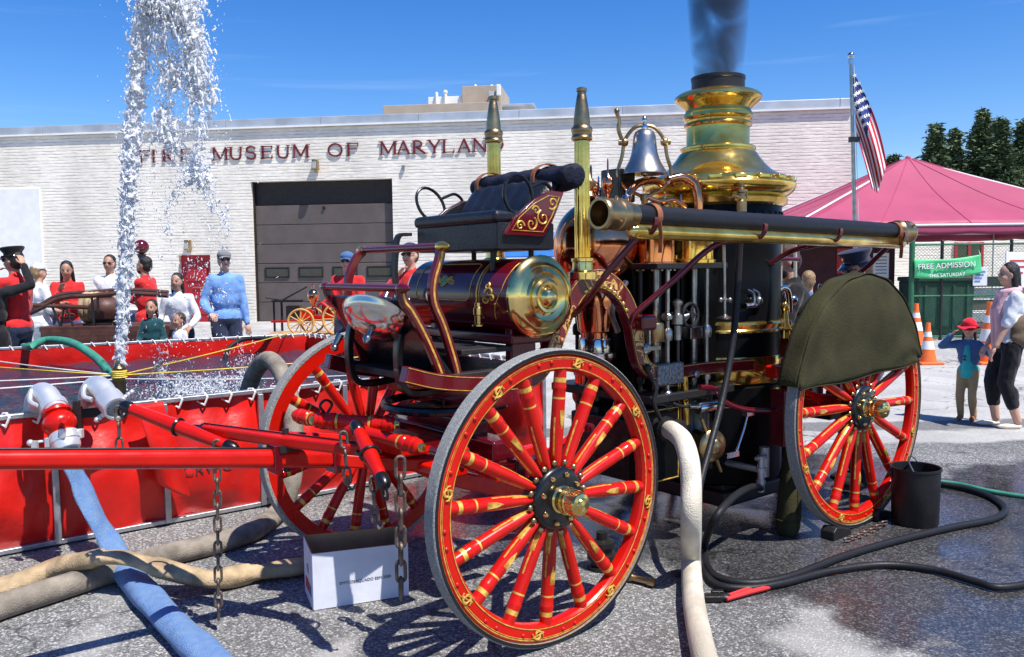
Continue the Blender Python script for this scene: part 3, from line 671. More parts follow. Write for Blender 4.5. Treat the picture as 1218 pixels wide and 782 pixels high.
# =================================================================== STEAM FIRE ENGINE
eng = thing('steam_fire_engine', 'antique horse-drawn steam fire engine with red wheels, brass boiler and maroon frame', 'fire engine', P0, EA)
def part(mb, name, mats, bev=0, par=None, **k): return mb.build(name, mats, par or eng, bev=bev, **k)
VN, VF, VC = .48, 1.20, .84
def mirror(v): return 2 * VC - v
# ---- wheels (local: x = u, y = v with the outside at -y, z up)
def make_wheel(R, label, nsp=16, ts=.0):
    w = MB()  # tyre
    ty = R - .021
    w.lathe([(ty, .0), (R - .004, -.001), (R, .004), (R, .064), (R - .004, .069), (ty, .068), (ty, .0)], (0, 0, 0), (0, 1, 0), 96)
    tyre = w.mesh('tyre', 'tyre')
    ri = R - .094; g = MB(); ro = ty - .0005
    g.lathe([(ri, .018), (ri + .008, .008), (ro - .008, .004), (ro, .010), (ro, .066), (ri, .060), (ri - .004, .04), (ri, .018)], (0, 0, 0), (0, 1, 0), 96)
    rim = g.mesh('rim', 'red_paint', 30)
    gold = MB()
    for rr, w_ in ((ri + .013, .0022), (ro - .014, .0022), (ro - .021, .0012)):
        yy = .0065 if rr < ri + .02 else .0045
        gold.lathe([(rr - w_, yy - .0012), (rr + w_, yy - .0018)], (0, 0, 0), (0, 1, 0), 96, caps=False)
    gold.lathe([(ro + .0005, -.0012), (ro + .004, -.0016)], (0, 0, 0), (0, 1, 0), 96, caps=False)
    gold = gold.mesh('pinstripe', 'gold_leaf')
    blk = MB(); blk.lathe([(ty + .001, -.0022), (R - .006, -.0026), (R - .006, .003), (ty + .001, .003)], (0, 0, 0), (0, 1, 0), 96, caps=False); blk = blk.mesh('tyre_edge', 'dark_rubber')
    orn = MB(); rm = (ri + ro) / 2       # scroll at each felloe joint
    for s in (1, -1):
        pts = []
        for i in range(26):
            t = i / 25; a = t * 2.4 * PI; q = .006 + .020 * (1 - t) * 1.0
            pts.append(Vector((s * (.016 + (q) * math.cos(a + (0)) - .012), .001, rm + s * (-.006) + q * math.sin(a) * s)))
        orn.tube(pts, .0034, 6)
    orn.tube([(-.03, .001, rm - .012), (0, .000, rm), (.03, .001, rm + .012)], .003, 6)
    orn = orn.mesh('scroll', 'gold_leaf')
    riv = MB(); riv.ball((0, .004, rm + .004), (.010, .006, .010), 8, 5); riv = riv.mesh('rivet', 'red_paint')
    # spoke: a turned, tapered oak spoke along +z
    rings = [(.130, .014, .030), (.150, .020, .032), (.18, .0235, .032), (.24, .0265, .031), (.30, .029, .030)]
    e = ri - .0
    rings += [(e - .20, .0285, .029), (e - .148, .0285, .0285), (e - .138, .0285, .0285), (e - .122, .0285, .0285), (e - .114, .0285, .0285), (e - .085, .028, .028), (e - .078, .0305, .0305), (e - .070, .0305, .0305), (e - .050, .028, .028), (e - .030, .0275, .0275), (e + .012, .026, .026)]
    n = 24; vs = []; fs = []; mm = []
    for z, a, b in rings:
        for j in range(n): t = 2 * PI * j / n; vs.append((a * math.cos(t), .035 + b * math.sin(t), z))
    for i in range(len(rings) - 1):
        zm = (rings[i][0] + rings[i + 1][0]) / 2
        for j in range(n):
            fs.append((i * n + j, i * n + (j + 1) % n, (i + 1) * n + (j + 1) % n, (i + 1) * n + j)); t = 2 * PI * (j + .5) / n; front = math.sin(t) < -.35; side = math.cos(t) > .7 and math.sin(t) < .3
            m_ = 0
            if e - .052 < zm < e - .028: m_ = 1
            elif e - .140 < zm < e - .137: m_ = 1
            elif e - .123 < zm < e - .113: m_ = 1
            elif zm < .25 and side and math.sin(t) < -.1: m_ = 1
            elif .17 < zm < e - .205 and j in (13, 22): m_ = 1
            mm.append(m_)
    sp = MB(); sp.add(vs, fs, mm); spoke = sp.mesh('spoke', ['red_paint', 'gold_leaf', 'scroll_red', 'maroon'], 50)
    leaf = MB()  # gilt leaf on the front of the spoke
    for k in range(5):
        a = -.5 + k * .25; zc = e - .185 + .02 * math.cos(a)
        leaf.tube([(.0, .0065, e - .25), (.004 * (k - 2), .0055, e - .215), (.0075 * (k - 2) * .8, .0068, e - .168)], [.0018, .0042, .0012], 6)
    leaf = leaf.mesh('gilt_leaf', 'gold_leaf')
    hb = MB(); hb.lathe([(.0, .115), (.05, .11), (.105, .09), (.136, .075), (.138, .004), (.132, -.008), (.118, -.015), (.06, -.018), (.0, -.018)][::-1], (0, 0, 0), (0, 1, 0), 48)
    hub = hb.mesh('hub', 'black_paint')
    bs = MB(); bs.lathe([(.0125, 0), (.0125, -.008), (.007, -.016), (0, -.017)], (.104, -.017, 0), (0, 1, 0), 10); bolt = bs.mesh('hub_bolt', 'pale_brass')
    bd = MB()
    for k in range(nsp):
        a = 2 * PI * (k + .5) / nsp; bd.ball((.153 * math.cos(a), .004, .153 * math.sin(a)), (.0135, .009, .0135), 8, 6)
    bead = bd.mesh('hub_bead', 'old_brass')
    nt_ = MB(); nt_.lathe([(.052, -.014), (.052, -.026), (.045, -.032), (.043, -.05), (.050, -.055), (.052, -.062)][::1], (0, 0, 0), (0, 1, 0), 32)
    pr = [(.046, -.055), (.046, -.075), (.050, -.078), (.050, -.086), (.045, -.09), (.045, -.132), (.040, -.142), (.026, -.147), (.022, -.152), (.010, -.154), (.0, -.158)]
    nt_.lathe(pr, (0, 0, 0), (0, 1, 0), 32)
    for k in range(20):
        a = 2 * PI * k / 20; nt_.cyl((.0455 * math.cos(a), -.092, .0455 * math.sin(a)), (.0455 * math.cos(a), -.130, .0455 * math.sin(a)), .003, n=5)
    nut = nt_.mesh('hub_cap', 'pale_brass', 30)
    root = link('wheel', rim, eng); 
    link('tyre', tyre, root); link('pinstripe', gold, root); link('tyre_edge', blk, root); link('hub', hub, root); tag(link('hub_bead', bead, root), kind='stuff'); cap_o = link('hub_cap', nut, root); cap_o.scale = (1.14, 1.0, 1.14)
    for k in range(8): o = link('hub_bolt', bolt, root); o.rotation_euler = (0, 2 * PI * k / 8 + .2, 0)
    for k in range(8):
        o = link('scroll', orn, root); o.rotation_euler = (0, 2 * PI * k / 8 + ts, 0)
    for k in range(nsp):
        a = 2 * PI * k / nsp
        o = link('spoke', spoke, root); o.rotation_euler = (0, a + PI / nsp * .0, 0)
        if k % 2 == 0: o = link('gilt_leaf', leaf, root); o.rotation_euler = (0, a, 0)
        for da in (-.06, .06): o = link('rivet', riv, root); o.rotation_euler = (0, a + PI / nsp + da, 0)
    root['label'] = label
    return root
RF, RR_, WBs, TR = .637, .742, 2.515, 1.683
wf = make_wheel(RF, 'red front wheel with gold pinstripes and a black hub', ts=.12); wf.location = (0, 0, RF); wf.rotation_euler = (0, .09, 0)
wf2 = copy_tree(wf, eng); wf2.location = (0, TR, RF); wf2.rotation_euler = (0, .22, PI)
wr = make_wheel(RR_, 'red rear wheel with a black hub', ts=.3); wr.location = (WBs, 0, RR_); wr.rotation_euler = (0, .05, 0)
wr2 = copy_tree(wr, eng); wr2.location = (WBs, TR, RR_); wr2.rotation_euler = (0, .3, PI)
# ---- axles
mb = MB(); mb.strip(crv([(0, .09, RF), (0, .25, RF + .0), (0, .45, RF - .03), (0, VC, RF - .05), (0, 1.23, RF - .03), (0, 1.43, RF), (0, TR - .09, RF)], 4), .075, .085, (1, 0, 0)); part(mb, 'front_axle', 'red_paint', .01)
mb = MB(); mb.cyl((WBs, .09, RR_), (WBs, TR - .09, RR_), .05, n=16); part(mb, 'rear_axle', 'red_paint')
# fifth wheel and bolster
mb = MB(); mb.torus((0, VC, .95), (0, 0, 1), .30, .022, 40, 8); mb.box((0, VC, .95), (.60, .05, .03)); mb.box((0, VC, .95), (.05, .60, .03)); mb.cyl((0, VC, .66), (0, VC, 1.06), .045, n=16); part(mb, 'fifth_wheel', 'black_paint')
mb = MB(); mb.box((0, VC, 1.02), (.16, .86, .09)); part(mb, 'bolster', 'maroon', .015)
mb = MB(); mb.box((.0, VC, .78), (.13, .95, .10)); mb.box((0, VC, .86), (.09, .6, .08)); part(mb, 'sand_board', 'maroon', .015)
# leaf springs above the front axle, one each side, and rear
def leaf_spring(u, v, z, half, rise, n, name='leaf_spring'):
    for k in range(n):
        h = half * (1 - k * .13); q = MB(); pts = [(u + h * t, v, z - k * .013 + rise * (h / half) ** 2 * t * t) for t in [i / 8 - 1 for i in range(17)]]
        q.strip(pts, .055, .011, (0, 1, 0)); part(q, name, 'red_paint', .002)
    q = MB(); q.box((u, v, z - n * .006), (.07, .075, .013 * n + .04)); part(q, 'spring_clip', 'maroon', .006)
for v in (.30, mirror(.30)):
    leaf_spring(.02, v, .735, .42, .11, 6)
    for s in (-1, 1): q = MB(); q.cyl((.02 + s * .42, v - .05, .845), (.02 + s * .42, v + .05, .845), .024); q.cyl((.02 + s * .42, v - .062, .845), (.02 + s * .42, v - .05, .845), .012); part(q, 'spring_eye', 'maroon')
for v in (.20, mirror(.20)): leaf_spring(WBs, v, .80, .48, .12, 6)
# ---- crane neck frame, near and far
neck = [(-.46, 1.165), (-.30, 1.12), (-.10, 1.09), (.12, 1.075), (.26, 1.085), (.36, 1.17), (.43, 1.30), (.50, 1.43), (.585, 1.52), (.69, 1.557), (.80, 1.525), (.90, 1.44), (.97, 1.31), (1.0, 1.19), (1.04, 1.09), (1.13, 1.035), (1.28, 1.02), (1.6, 1.02), (2.1, 1.0), (2.7, .985), (3.05, .98)]
for v, sgn in ((VN, -1), (VF, 1)):
    pts = crv([(u, v, z) for u, z in neck], 6); n = len(pts); wf_ = []
    for p in pts: wf_.append(1.0 + .55 * max(0, 1 - abs(p.x - .69) / .55) if p.x < 1.3 else 1.0)
    q = MB(); q.strip(pts, .06, .075, (0, 1, 0), wf=wf_); fr = part(q, 'frame_rail', 'maroon', .008)
    # gilt border lines and scroll panels on the outer face
    q = MB(); y = v + sgn * .0315
    for off in (.40, -.40):
        ln = []
        for i, p in enumerate(pts):
            t = (pts[min(i + 1, n - 1)] - pts[max(i - 1, 0)]).normalized(); up = Vector((0, 1, 0)).cross(t); ln.append(Vector((p.x, y, p.z)) + up * (.075 * wf_[i] * off))
        q.strip(ln, .002, .0035, (0, 1, 0))
    part(q, 'gold_line', 'gold_leaf', par=fr)
    for lo, hi in ((.30, .52), (.60, .86), (.96, 1.12)):
        sel = [i for i, p in enumerate(pts) if lo < p.x < hi]; q = MB(); vs = []; fs = []
        for i in sel:
            p = pts[i]; t = (pts[min(i + 1, n - 1)] - pts[max(i - 1, 0)]).normalized(); up = Vector((0, 1, 0)).cross(t); hh = .075 * wf_[i] * .33
            vs += [Vector((p.x, y + sgn * .0006, p.z)) + up * hh, Vector((p.x, y + sgn * .0006, p.z)) - up * hh]
        for i in range(len(sel) - 1): fs.append((2 * i, 2 * i + 1, 2 * i + 3, 2 * i + 2))
        q.add(vs, fs); part(q, 'scroll_panel', 'scroll_maroon', par=fr, angle=0)
    # beaded gilt studs round the arch
    q = MB()
    for i, p in enumerate(pts):
        if .56 < p.x < .93 and i % 2 == 0:
            t = (pts[i + 1] - pts[i - 1]).normalized(); up = Vector((0, 1, 0)).cross(t); q.ball(Vector((p.x, y, p.z)) + up * (.075 * wf_[i] * .30), (.013, .006, .013), 8, 6)
    part(q, 'gilt_stud', 'brass', par=fr)
    # cast curl where the neck drops to the pump, socket of the rail brace
    q = MB(); q.box((1.02, v + sgn * .05, 1.315), (.12, .08, .085)); part(q, 'brace_socket', 'maroon', .02)
# cross members
for u, z in ((.15, 1.075), (1.32, .99), (2.75, .98)):
    q = MB(); q.box((u, VC, z), (.07, VF - VN + .02, .06)); part(q, 'cross_member', 'maroon', .008)
# ---- tongue
tA, tB = Vector((-.30, VC, .715)), Vector((-3.1, VC, 1.13))
def tz(u): return tA.lerp(tB, (u - tA.x) / (tB.x - tA.x)).z
mb = MB(); pts = [tA.lerp(tB, i / 12) for i in range(13)]
mb.strip(pts, .070, .080, (0, 1, 0), wf=[1.15 - .035 * i for i in range(13)]); tong = part(mb, 'tongue', 'red_paint', .03)
mb = MB(); mb.strip([p + Vector((0, 0, .0415 * (1.15 - .035 * i))) for i, p in enumerate(pts)][:11], .02, .006, (0, 1, 0)); part(mb, 'wear_strip', 'black_paint', par=tong)
for u in (-.62, -.9):
    mb = MB(); mb.box((u, VC, tz(u)), (.035, .09, .125)); part(mb, 'tongue_band', 'maroon', .004)
mb = MB()  # hounds joining tongue and axle
for s in (-1, 1): mb.strip(crv([(-.62, VC + s * .05, tz(-.62)), (-.3, VC + s * .16, .71), (.0, VC + s * .30, .70), (.3, VC + s * .34, .72)], 4), .05, .06, (0, 1, 0))
part(mb, 'hounds', 'red_paint', .01)
# splinter bars: turned red rollers with gilt caps across the front
def roller(a, b, r=.033, cap=True):
    a = Vector(a); b = Vector(b); l = (b - a).length; q = MB()
    pr = [(r * .6, 0), (r, .01), (r, .03), (r * 1.15, .034), (r * 1.15, .05), (r, .054), (r, .075), (r * 1.12, .08), (r * 1.12, .10), (r * .9, .108)]
    q.lathe(pr + [(r * .95, l * .5)] + [(x, l - h) for x, h in pr[::-1]], a, b - a, 20); o = part(q, 'splinter_bar', 'red_paint')
    if cap:
        for p, d in ((a, a - b), (b, b - a)): q = MB(); q.lathe([(r * .62, -.005), (r * .62, .014), (r * .42, .022), (0, .024)], p, d, 6); part(q, 'end_cap', 'brass', par=o)
        for s in (.115, l - .115): q = MB(); q.lathe([(r * 1.0, s - .006), (r * 1.0, s + .006)], a, b - a, 20, caps=False); part(q, 'gold_band', 'gold_leaf', par=o)
roller(L(500, 532, .42), L(352, 494, 1.22)); 
roller(L(374, 500, .98), L(470, 505, .70), .036)
roller((-.18, .42, .79), (-.18, 1.26, .79), .03)
mb = MB(); mb.box((-.30, VC, .80), (.22, .5, .06)); mb.box((-.22, VC, .70), (.14, .8, .05)); part(mb, 'front_plate', 'red_paint', .015)
mb = MB(); c = L(388, 495, .95); mb.tube(crv([c + Vector((0, 0, -.06)), c + Vector((0, 0, .0)), c + Vector((.03, 0, .05)), c + Vector((0, 0, .075)), c + Vector((-.03, 0, .05)), c + Vector((0, 0, .005))], 6), .007, 6); part(mb, 'pole_pin', 'black_iron')
# doubletree and singletrees
dn, df = L(437, 536, .46), L(243, 511, 1.26); dm = (dn + df) / 2
mb = MB(); pts = [df.lerp(dn, i / 10) for i in range(11)]; mb.strip(pts, .05, .075, (0, 0, 1), wf=[.7 + .5 * math.sin(PI * i / 10) for i in range(11)]); dt = part(mb, 'doubletree', 'red_paint', .012)
mb = MB(); mb.strip([p + Vector((0, 0, .026)) for p in pts], .012, .006, (0, 0, 1)); part(mb, 'wear_strip', 'black_paint', par=dt)
q = MB(); zc = df.lerp(dn, (df.y - VC) / (df.y - dn.y)); q.cyl(zc + Vector((0, 0, -.14)), zc + Vector((0, 0, .05)), .014); q.box(zc + Vector((0, 0, -.03)), (.10, .10, .03)); part(q, 'evener_pin', 'black_iron')
def singletree(a, b, mid):
    a = Vector(a); b = Vector(b); l = (b - a).length; q = MB()
    q.lathe([(.022, .0), (.026, .02), (.029, l * .25), (.034, l * .5), (.029, l * .75), (.026, l - .02), (.022, l)], a, b - a, 16); o = part(q, 'singletree', 'red_paint')
    for p, d in ((a, b - a), (b, a - b)):
        q = MB(); d = d.normalized(); q.lathe([(.0, -.03), (.02, -.025), (.029, -.01), (.03, .03), (.027, .036)], p, d, 14); q.torus(p - d * .022 + Vector((0, 0, -.03)), d.cross(Z3), .024, .006, 14, 6); part(q, 'ferrule', 'black_paint', par=o)
    q = MB(); m_ = a.lerp(b, .5); q.torus(m_, b - a, .037, .008, 16, 6); q.torus(m_.lerp(mid, .5), Z3, max(.03, (mid - m_).length * .5), .007, 18, 6); q.ball(mid, .03, 10, 8)
    part(q, 'iron_fitting', 'black_paint', par=o); return a, b
sn = singletree(L(424, 508, .52), L(456, 574, .22), dn); sf = singletree(L(150, 484, 1.52), L(276, 533, 1.05), df)
# hanging trace chains: thing > link
lm = MB(); st = [Vector((.0095 * math.cos(a), 0, (.0135 if math.sin(a) > 0 else -.0135) + .0095 * math.sin(a))) for a in [2 * PI * i / 16 for i in range(16)]]
lm.tube(st, .0042, 6, closed=True); lm = lm.mesh('chain_link', 'chain_iron')
def chain(p, q, label, scale=1.0, hook=False):
    p = Vector(p); q = Vector(q); o = thing('trace_chain', label, 'chain', p, group='trace chains hanging from the singletrees'); d = q - p; pit = .036 * scale; n = max(2, int(d.length / pit))
    rot = Z3.rotation_difference(-d) if d.length else None
    for i in range(n + 1):
        c = link('link', lm, o); c.location = d * (i / n); c.scale = (scale,) * 3; c.rotation_mode = 'QUATERNION'; c.rotation_quaternion = rot @ Matrix.Rotation((i % 2) * PI / 2 + .3, 3, 'Z').to_quaternion()
    if hook:
        h = MB(); h.tube(crv([d * 1.0, d * 1.0 + Vector((0, 0, -.035)), d + Vector((.02, 0, -.06)), d + Vector((.035, 0, -.035))], 6), .006, 6); h.build('hook', 'chain_iron', o)
    return o
def Lw(x, y, v): p = L(x, y, v); return Ew(*p)
chain(Lw(409, 523, .53), Lw(413, 566, .53), 'short chain with a hook at the near singletree tip', 1.5, True)
chain(Lw(444, 576, .27), Lw(446, 612, .27), 'short chain hanging under the near singletree', 1.4, True)
chain(Lw(476, 556, .42), Lw(477, 700, .42), 'longest heavy chain hanging in front of the cardboard box', 2.0)
chain(Lw(258, 533, 1.09), Lw(260, 728, 1.09), 'long chain hanging from the far singletree over the hoses', 1.55)
chain(Lw(141, 492, 1.53), Lw(142, 530, 1.53), 'short chain at the far singletree tip beside the pipe elbow', 1.5)
# ---- footboard, dash, driver's rails
v0, v1 = .50, 1.20
mb = MB(); mb.box((-.02, VC, 1.125), (.62, .74, .035)); part(mb, 'floor_board', 'dark_floor', .006)
mb = MB(); mb.strip([(-.20, VC, 1.13), (-.29, VC, 1.25), (-.37, VC, 1.39), (-.42, VC, 1.49)], .70, .025, (0, 1, 0)); part(mb, 'dash_board', 'black_paint', .006)
def bar_hoop(nm, top, legN, legF, r=.018):
    q = MB(); a, b = Vector((top[0], v0, top[1])), Vector((top[0], v1, top[1]))
    q.cyl(a, b, r, n=14); o = part(q, nm, 'maroon')
    for v, lg, s in ((v0, legN, -1), (v1, legF, 1)):
        q = MB(); pts = crv([(u, v, z) for u, z in lg], 6); q.strip(pts, .030, .042, (0, 1, 0)); part(q, 'rail_leg', 'maroon', .006, par=o)
        q = MB(); q.strip([p + Vector((0, s * .0155, 0)) for p in pts], .003, .010, (0, 1, 0)); part(q, 'gold_line', 'gold_leaf', par=o)
        q = MB(); q.lathe([(r * 1.05, -.02), (r * 1.35, 0), (r * 1.3, .02), (r * .8, .045), (r * .5, .06), (0, .066)], (top[0], v, top[1]), (0, s, 0), 16); part(q, 'finial', 'brass' if nm == 'grab_rail' else 'maroon', par=o)
    return o
bar_hoop('grab_rail', (-.24, 1.715), [(-.24, 1.71), (-.25, 1.66), (-.285, 1.56), (-.285, 1.47), (-.24, 1.37), (-.20, 1.26), (-.17, 1.16), (-.155, 1.07)], [(-.24, 1.71), (-.29, 1.66), (-.33, 1.56), (-.33, 1.45), (-.25, 1.33), (-.2, 1.2), (-.155, 1.07)])
bar_hoop('foot_rail', (-.45, 1.535), [(-.45, 1.535), (-.44, 1.48), (-.40, 1.43), (-.34, 1.33), (-.29, 1.23), (-.24, 1.11)], [(-.45, 1.535), (-.43, 1.48), (-.38, 1.42), (-.32, 1.31), (-.27, 1.2), (-.22, 1.1)])
for u, v in ((-.37, .62), (-.37, 1.08)):
    mb = MB(); mb.strip(crv([(-.375, v, 1.375), (-.40, v, 1.24), (-.38, v, 1.09), (-.28, v, 1.05), (-.05, v, 1.07)], 5), .045, .032, (0, 1, 0)); part(mb, 'dash_bracket', 'black_paint', .006)
# nickel gong on the front of the dash
mb = MB(); ax = Vector((-.58, -.30, -.74)).normalized(); c = L(447, 380, .68)
mb.lathe([(.0, .066), (.05, .062), (.095, .050), (.130, .030), (.150, .008), (.156, -.006), (.162, -.012), (.156, -.018), (.13, .01), (0, .05)], c, ax, 40); part(mb, 'gong', 'nickel')
mb = MB(); mb.cyl(c - ax * .16, c + ax * .13, .012); mb.lathe([(.02, .10), (.02, .115), (.012, .13), (0, .132)], c, ax, 12); part(mb, 'gong_stem', 'steel'); mb = MB(); mb.cyl(L(405, 398, .95), L(398, 412, .95), .02, .012); mb.ball(L(398, 414, .95), .018); part(mb, 'gong_hammer', 'steel')
# ---- red tank across the frame, brass end
TU, TZ, TRd = .25, 1.478, .183
mb = MB(); mb.cyl((TU, .40, TZ), (TU, 1.28, TZ), TRd, n=56); mb.lathe([(TRd, 0), (TRd * .94, .03), (TRd * .7, .055), (0, .07)], (TU, 1.28, TZ), (0, 1, 0), 40); tank = part(mb, 'tank', 'maroon')
mb = MB(); pr = [(.192, -.015), (.198, -.005), (.198, .012), (.190, .022), (.172, .034), (.150, .040), (.147, .034), (.120, .046), (.112, .060), (.104, .056), (.088, .052), (.076, .060), (.072, .070), (.058, .068), (.050, .060), (.044, .074), (.030, .090), (.014, .096), (0, .097)]
mb.lathe(pr, (TU, .40, TZ), (0, -1, 0), 56); part(mb, 'tank_lid', 'pale_brass', angle=25)
def on_tank(ang, v, off=.0015): return Vector((TU - (TRd + off) * math.cos(ang), v, TZ + (TRd + off) * math.sin(ang)))
def tank_line(pts, r=.0022, nm='gold_line'):
    q = MB(); P = []
    for (a0, b0), (a1, b1) in zip(pts[:-1], pts[1:]):
        for i in range(8): t = i / 8; P.append(on_tank(a0 + (a1 - a0) * t, b0 + (b1 - b0) * t))
    P.append(on_tank(*pts[-1])); q.tube(P, r, 6); part(q, nm, 'gold_leaf', par=tank)
tank_line([(1.05, .74), (.98, .71), (.0, .71), (-.10, .74), (-.10, 1.16), (0, 1.19), (.98, 1.19), (1.05, 1.16), (1.05, .74)])
tank_line([(1.3, .655), (-.6, .655)], .004); tank_line([(1.3, .635), (-.6, .635)], .0015)
tank_line([(1.3, .43), (.7, .44), (.2, .46), (-.3, .52), (-.6, .54)], .002)
mb = MB()
for s in (-1, 1):
    for k in range(3):
        P = [on_tank(.42 + .045 * k * math.sin(i * .55) + .10 * (k - 1) * (i / 9), .95 + s * (.028 + i * .0075)) for i in range(10)]; mb.tube(P, [.0075 * (1 - i / 12) for i in range(10)], 6)
mb.torus(on_tank(.42, .95), on_tank(.42, .95) - Vector((TU, .95, TZ)), .027, .004, 20, 6); part(mb, 'emblem', 'gold_leaf', par=tank)
mb = MB(); mb.lathe([(.0, .004), (.018, .003), (.024, 0)], on_tank(.42, .95, 0), on_tank(.42, .95) - Vector((TU, .95, TZ)), 18); part(mb, 'emblem_centre', 'emblem_green', par=tank)
mb = MB()
for k, (a0, b0, r0) in enumerate(((.12, .555, .034), (-.02, .535, .022), (.30, .575, .020), (-.05, .585, .028))):
    P = [on_tank(a0 + r0 * 4.2 * (1 - t / 17) * math.sin(t * .5 + k), b0 + r0 * (1 - t / 17) * math.cos(t * .5 + k)) for t in range(15)]; mb.tube(P, [.0055 - .00022 * t for t in range(15)], 6)
part(mb, 'corner_scroll', 'gold_leaf', par=tank)
mb = MB(); d = (on_tank(-.02, .93) - Vector((TU, .93, TZ))); mb.lathe([(.0, .016), (.012, .016), (.016, .012), (.026, .010), (.03, .002)], on_tank(-.02, 1.06, 0), d, 20); part(mb, 'cock_cover', 'nickel', par=tank)
mb = MB(); c = L(569, 388, .58); mb.lathe([(.030, 0), (.030, .006), (.016, .012), (.018, .05), (.023, .055), (.023, .085), (.017, .092), (.017, .11), (0, .113)], c, Z3, 18); part(mb, 'oil_cup', 'pale_brass')
mb = MB(); mb.box((TU, VC, TZ - .20), (.26, .78, .05)); mb.box((TU - .02, .52, TZ - .24), (.16, .05, .26)); mb.box((TU - .02, 1.16, TZ - .24), (.16, .05, .26)); part(mb, 'tank_cradle', 'maroon', .012)
mb = MB(); mb.box((-.0, VC, 1.235), (.30, .72, .025)); part(mb, 'step_shelf', 'dark_floor', .005)
# ---- driver's seat
su0, su1 = .075, .43
mb = MB(); mb.box(((su0 + su1) / 2, VC, 1.768), (su1 - su0, v1 - v0, .136)); seat = part(mb, 'seat_box', 'leather', .012)
def pad(o, x, y, z, a, b, h, m_, nm, nb=6, tuft=True):
    def fn(s, t):
        e = (max(0, 1 - abs(2 * s - 1) ** 6) * max(0, 1 - abs(2 * t - 1) ** 6)) ** .5
        tu = (1 - .10 * abs(math.sin(PI * nb * t))) if tuft else 1
        return o + x * (a * s) + y * (b * t) + z * (h * e * tu)
    q = MB(); q.grid(fn, 20, 40); q.grid(lambda s, t: o + x * (a * s) + y * (b * t) - z * .012, 6, 6); part(q, nm, m_, par=seat, angle=60)
q = MB(); q.grid(lambda s, t: Vector((su0 - .01 + (su1 - su0) * s, v0 - .005 + (v1 - v0 + .01) * t, 1.885 + .012 * math.sin(PI * s) * abs(math.sin(6 * PI * t)) ** .5)), 14, 48); q.v = q.v; top_n = len(q.v)
q = MB(); q.box((.5 * (su0 + su1) - .01, VC, 1.858), (su1 - su0 + .02, v1 - v0 + .015, .062)); part(q, 'seat_cushion', 'leather', .026, par=seat)
bx = Vector((.62, 0, .80)).normalized()
pad(Vector((su1 - .09, v0 + .01, 1.85)), bx, Y3, Vector((-.80, 0, .62)), .235, v1 - v0 - .02, .075, 'leather', 'seat_back', 7)
for v, s in ((v0 - .012, -1), (v1 + .012, 1)):
    poly = [(.105, 1.715), (.40, 1.715), (.40, 1.775), (.50, 1.96), (.53, 2.06), (.44, 2.07), (.26, 1.965), (.12, 1.90)]
    poly = [(.10, 1.772), (.34, 1.765), (.41, 1.86), (.475, 1.985), (.39, 1.99), (.28, 1.94), (.16, 1.85)]
    q = MB(); q.prism(poly, (0, v + (.012 if s > 0 else .0), 0), X3, Z3, .022); sp_ = part(q, 'seat_side', 'maroon', .004)
    cx_, cz_ = .30, 1.87; y = v - .024 if s < 0 else v + .018
    y = v - .0235 if s < 0 else v + .0135
    inner = [(cx_ + (a - cx_) * .80, cz_ + (b - cz_) * .78) for a, b in poly]
    q = MB(); q.tube([Vector((a, y, b)) for a, b in inner], .0022, 5, closed=True)
    for k, (ox, oz, r0, dr) in enumerate(((.19, 1.815, .026, 1), (.26, 1.825, .036, -1), (.335, 1.855, .040, 1), (.29, 1.89, .024, -1), (.395, 1.93, .034, 1))):
        P = [Vector((ox + r0 * (1 - t / 22) * math.cos(dr * t * .42 + k), y, oz + r0 * (1 - t / 22) * math.sin(dr * t * .42 + k))) for t in range(20)]; q.tube(P, [.0048 - .0001 * t for t in range(20)], 5)
    part(q, 'gilt_scroll', 'gold_leaf', par=sp_)
    q = MB(); yi = v + .0125 if s < 0 else v - .0225
    q.prism([(cx_ + (a - cx_) * .985, cz_ + (b - cz_) * .98) for a, b in poly], (0, yi, 0), X3, Z3, .012); part(q, 'side_lining', 'leather', .004, par=sp_)
    # arm hoop
    q = MB(); c = Vector((.19, v + s * .01, 1.94)); P = [c + Vector((.085 * math.cos(a) - .02 * math.sin(a), s * .018 * math.sin(a), .092 * math.sin(a) + .02)) for a in [2 * PI * i / 28 for i in range(28)]]; q.tube(P, .0085, 8, closed=True)
    q.tube(crv([c + Vector((.08, 0, .06)), c + Vector((.16, 0, .085)), c + Vector((.21, 0, .05)), c + Vector((.17, 0, .02))], 6), .0085, 8); part(q, 'arm_rail', 'black_paint')
for v in (.60, 1.08):
    for u in (.13, .37): q = MB(); q.cyl((u, v, 1.60), (u, v, 1.71), .014, n=10); part(q, 'seat_post', 'black_iron')
q = MB(); q.strip(crv([(.06, v1 + .03, 1.80), (-.0, v1 + .05, 1.79), (-.02, v1 + .05, 1.70), (-.03, v1 + .04, 1.55), (.0, v1, 1.35)], 6), .04, .018, (0, 1, 0)); part(q, 'seat_stay', 'black_iron')
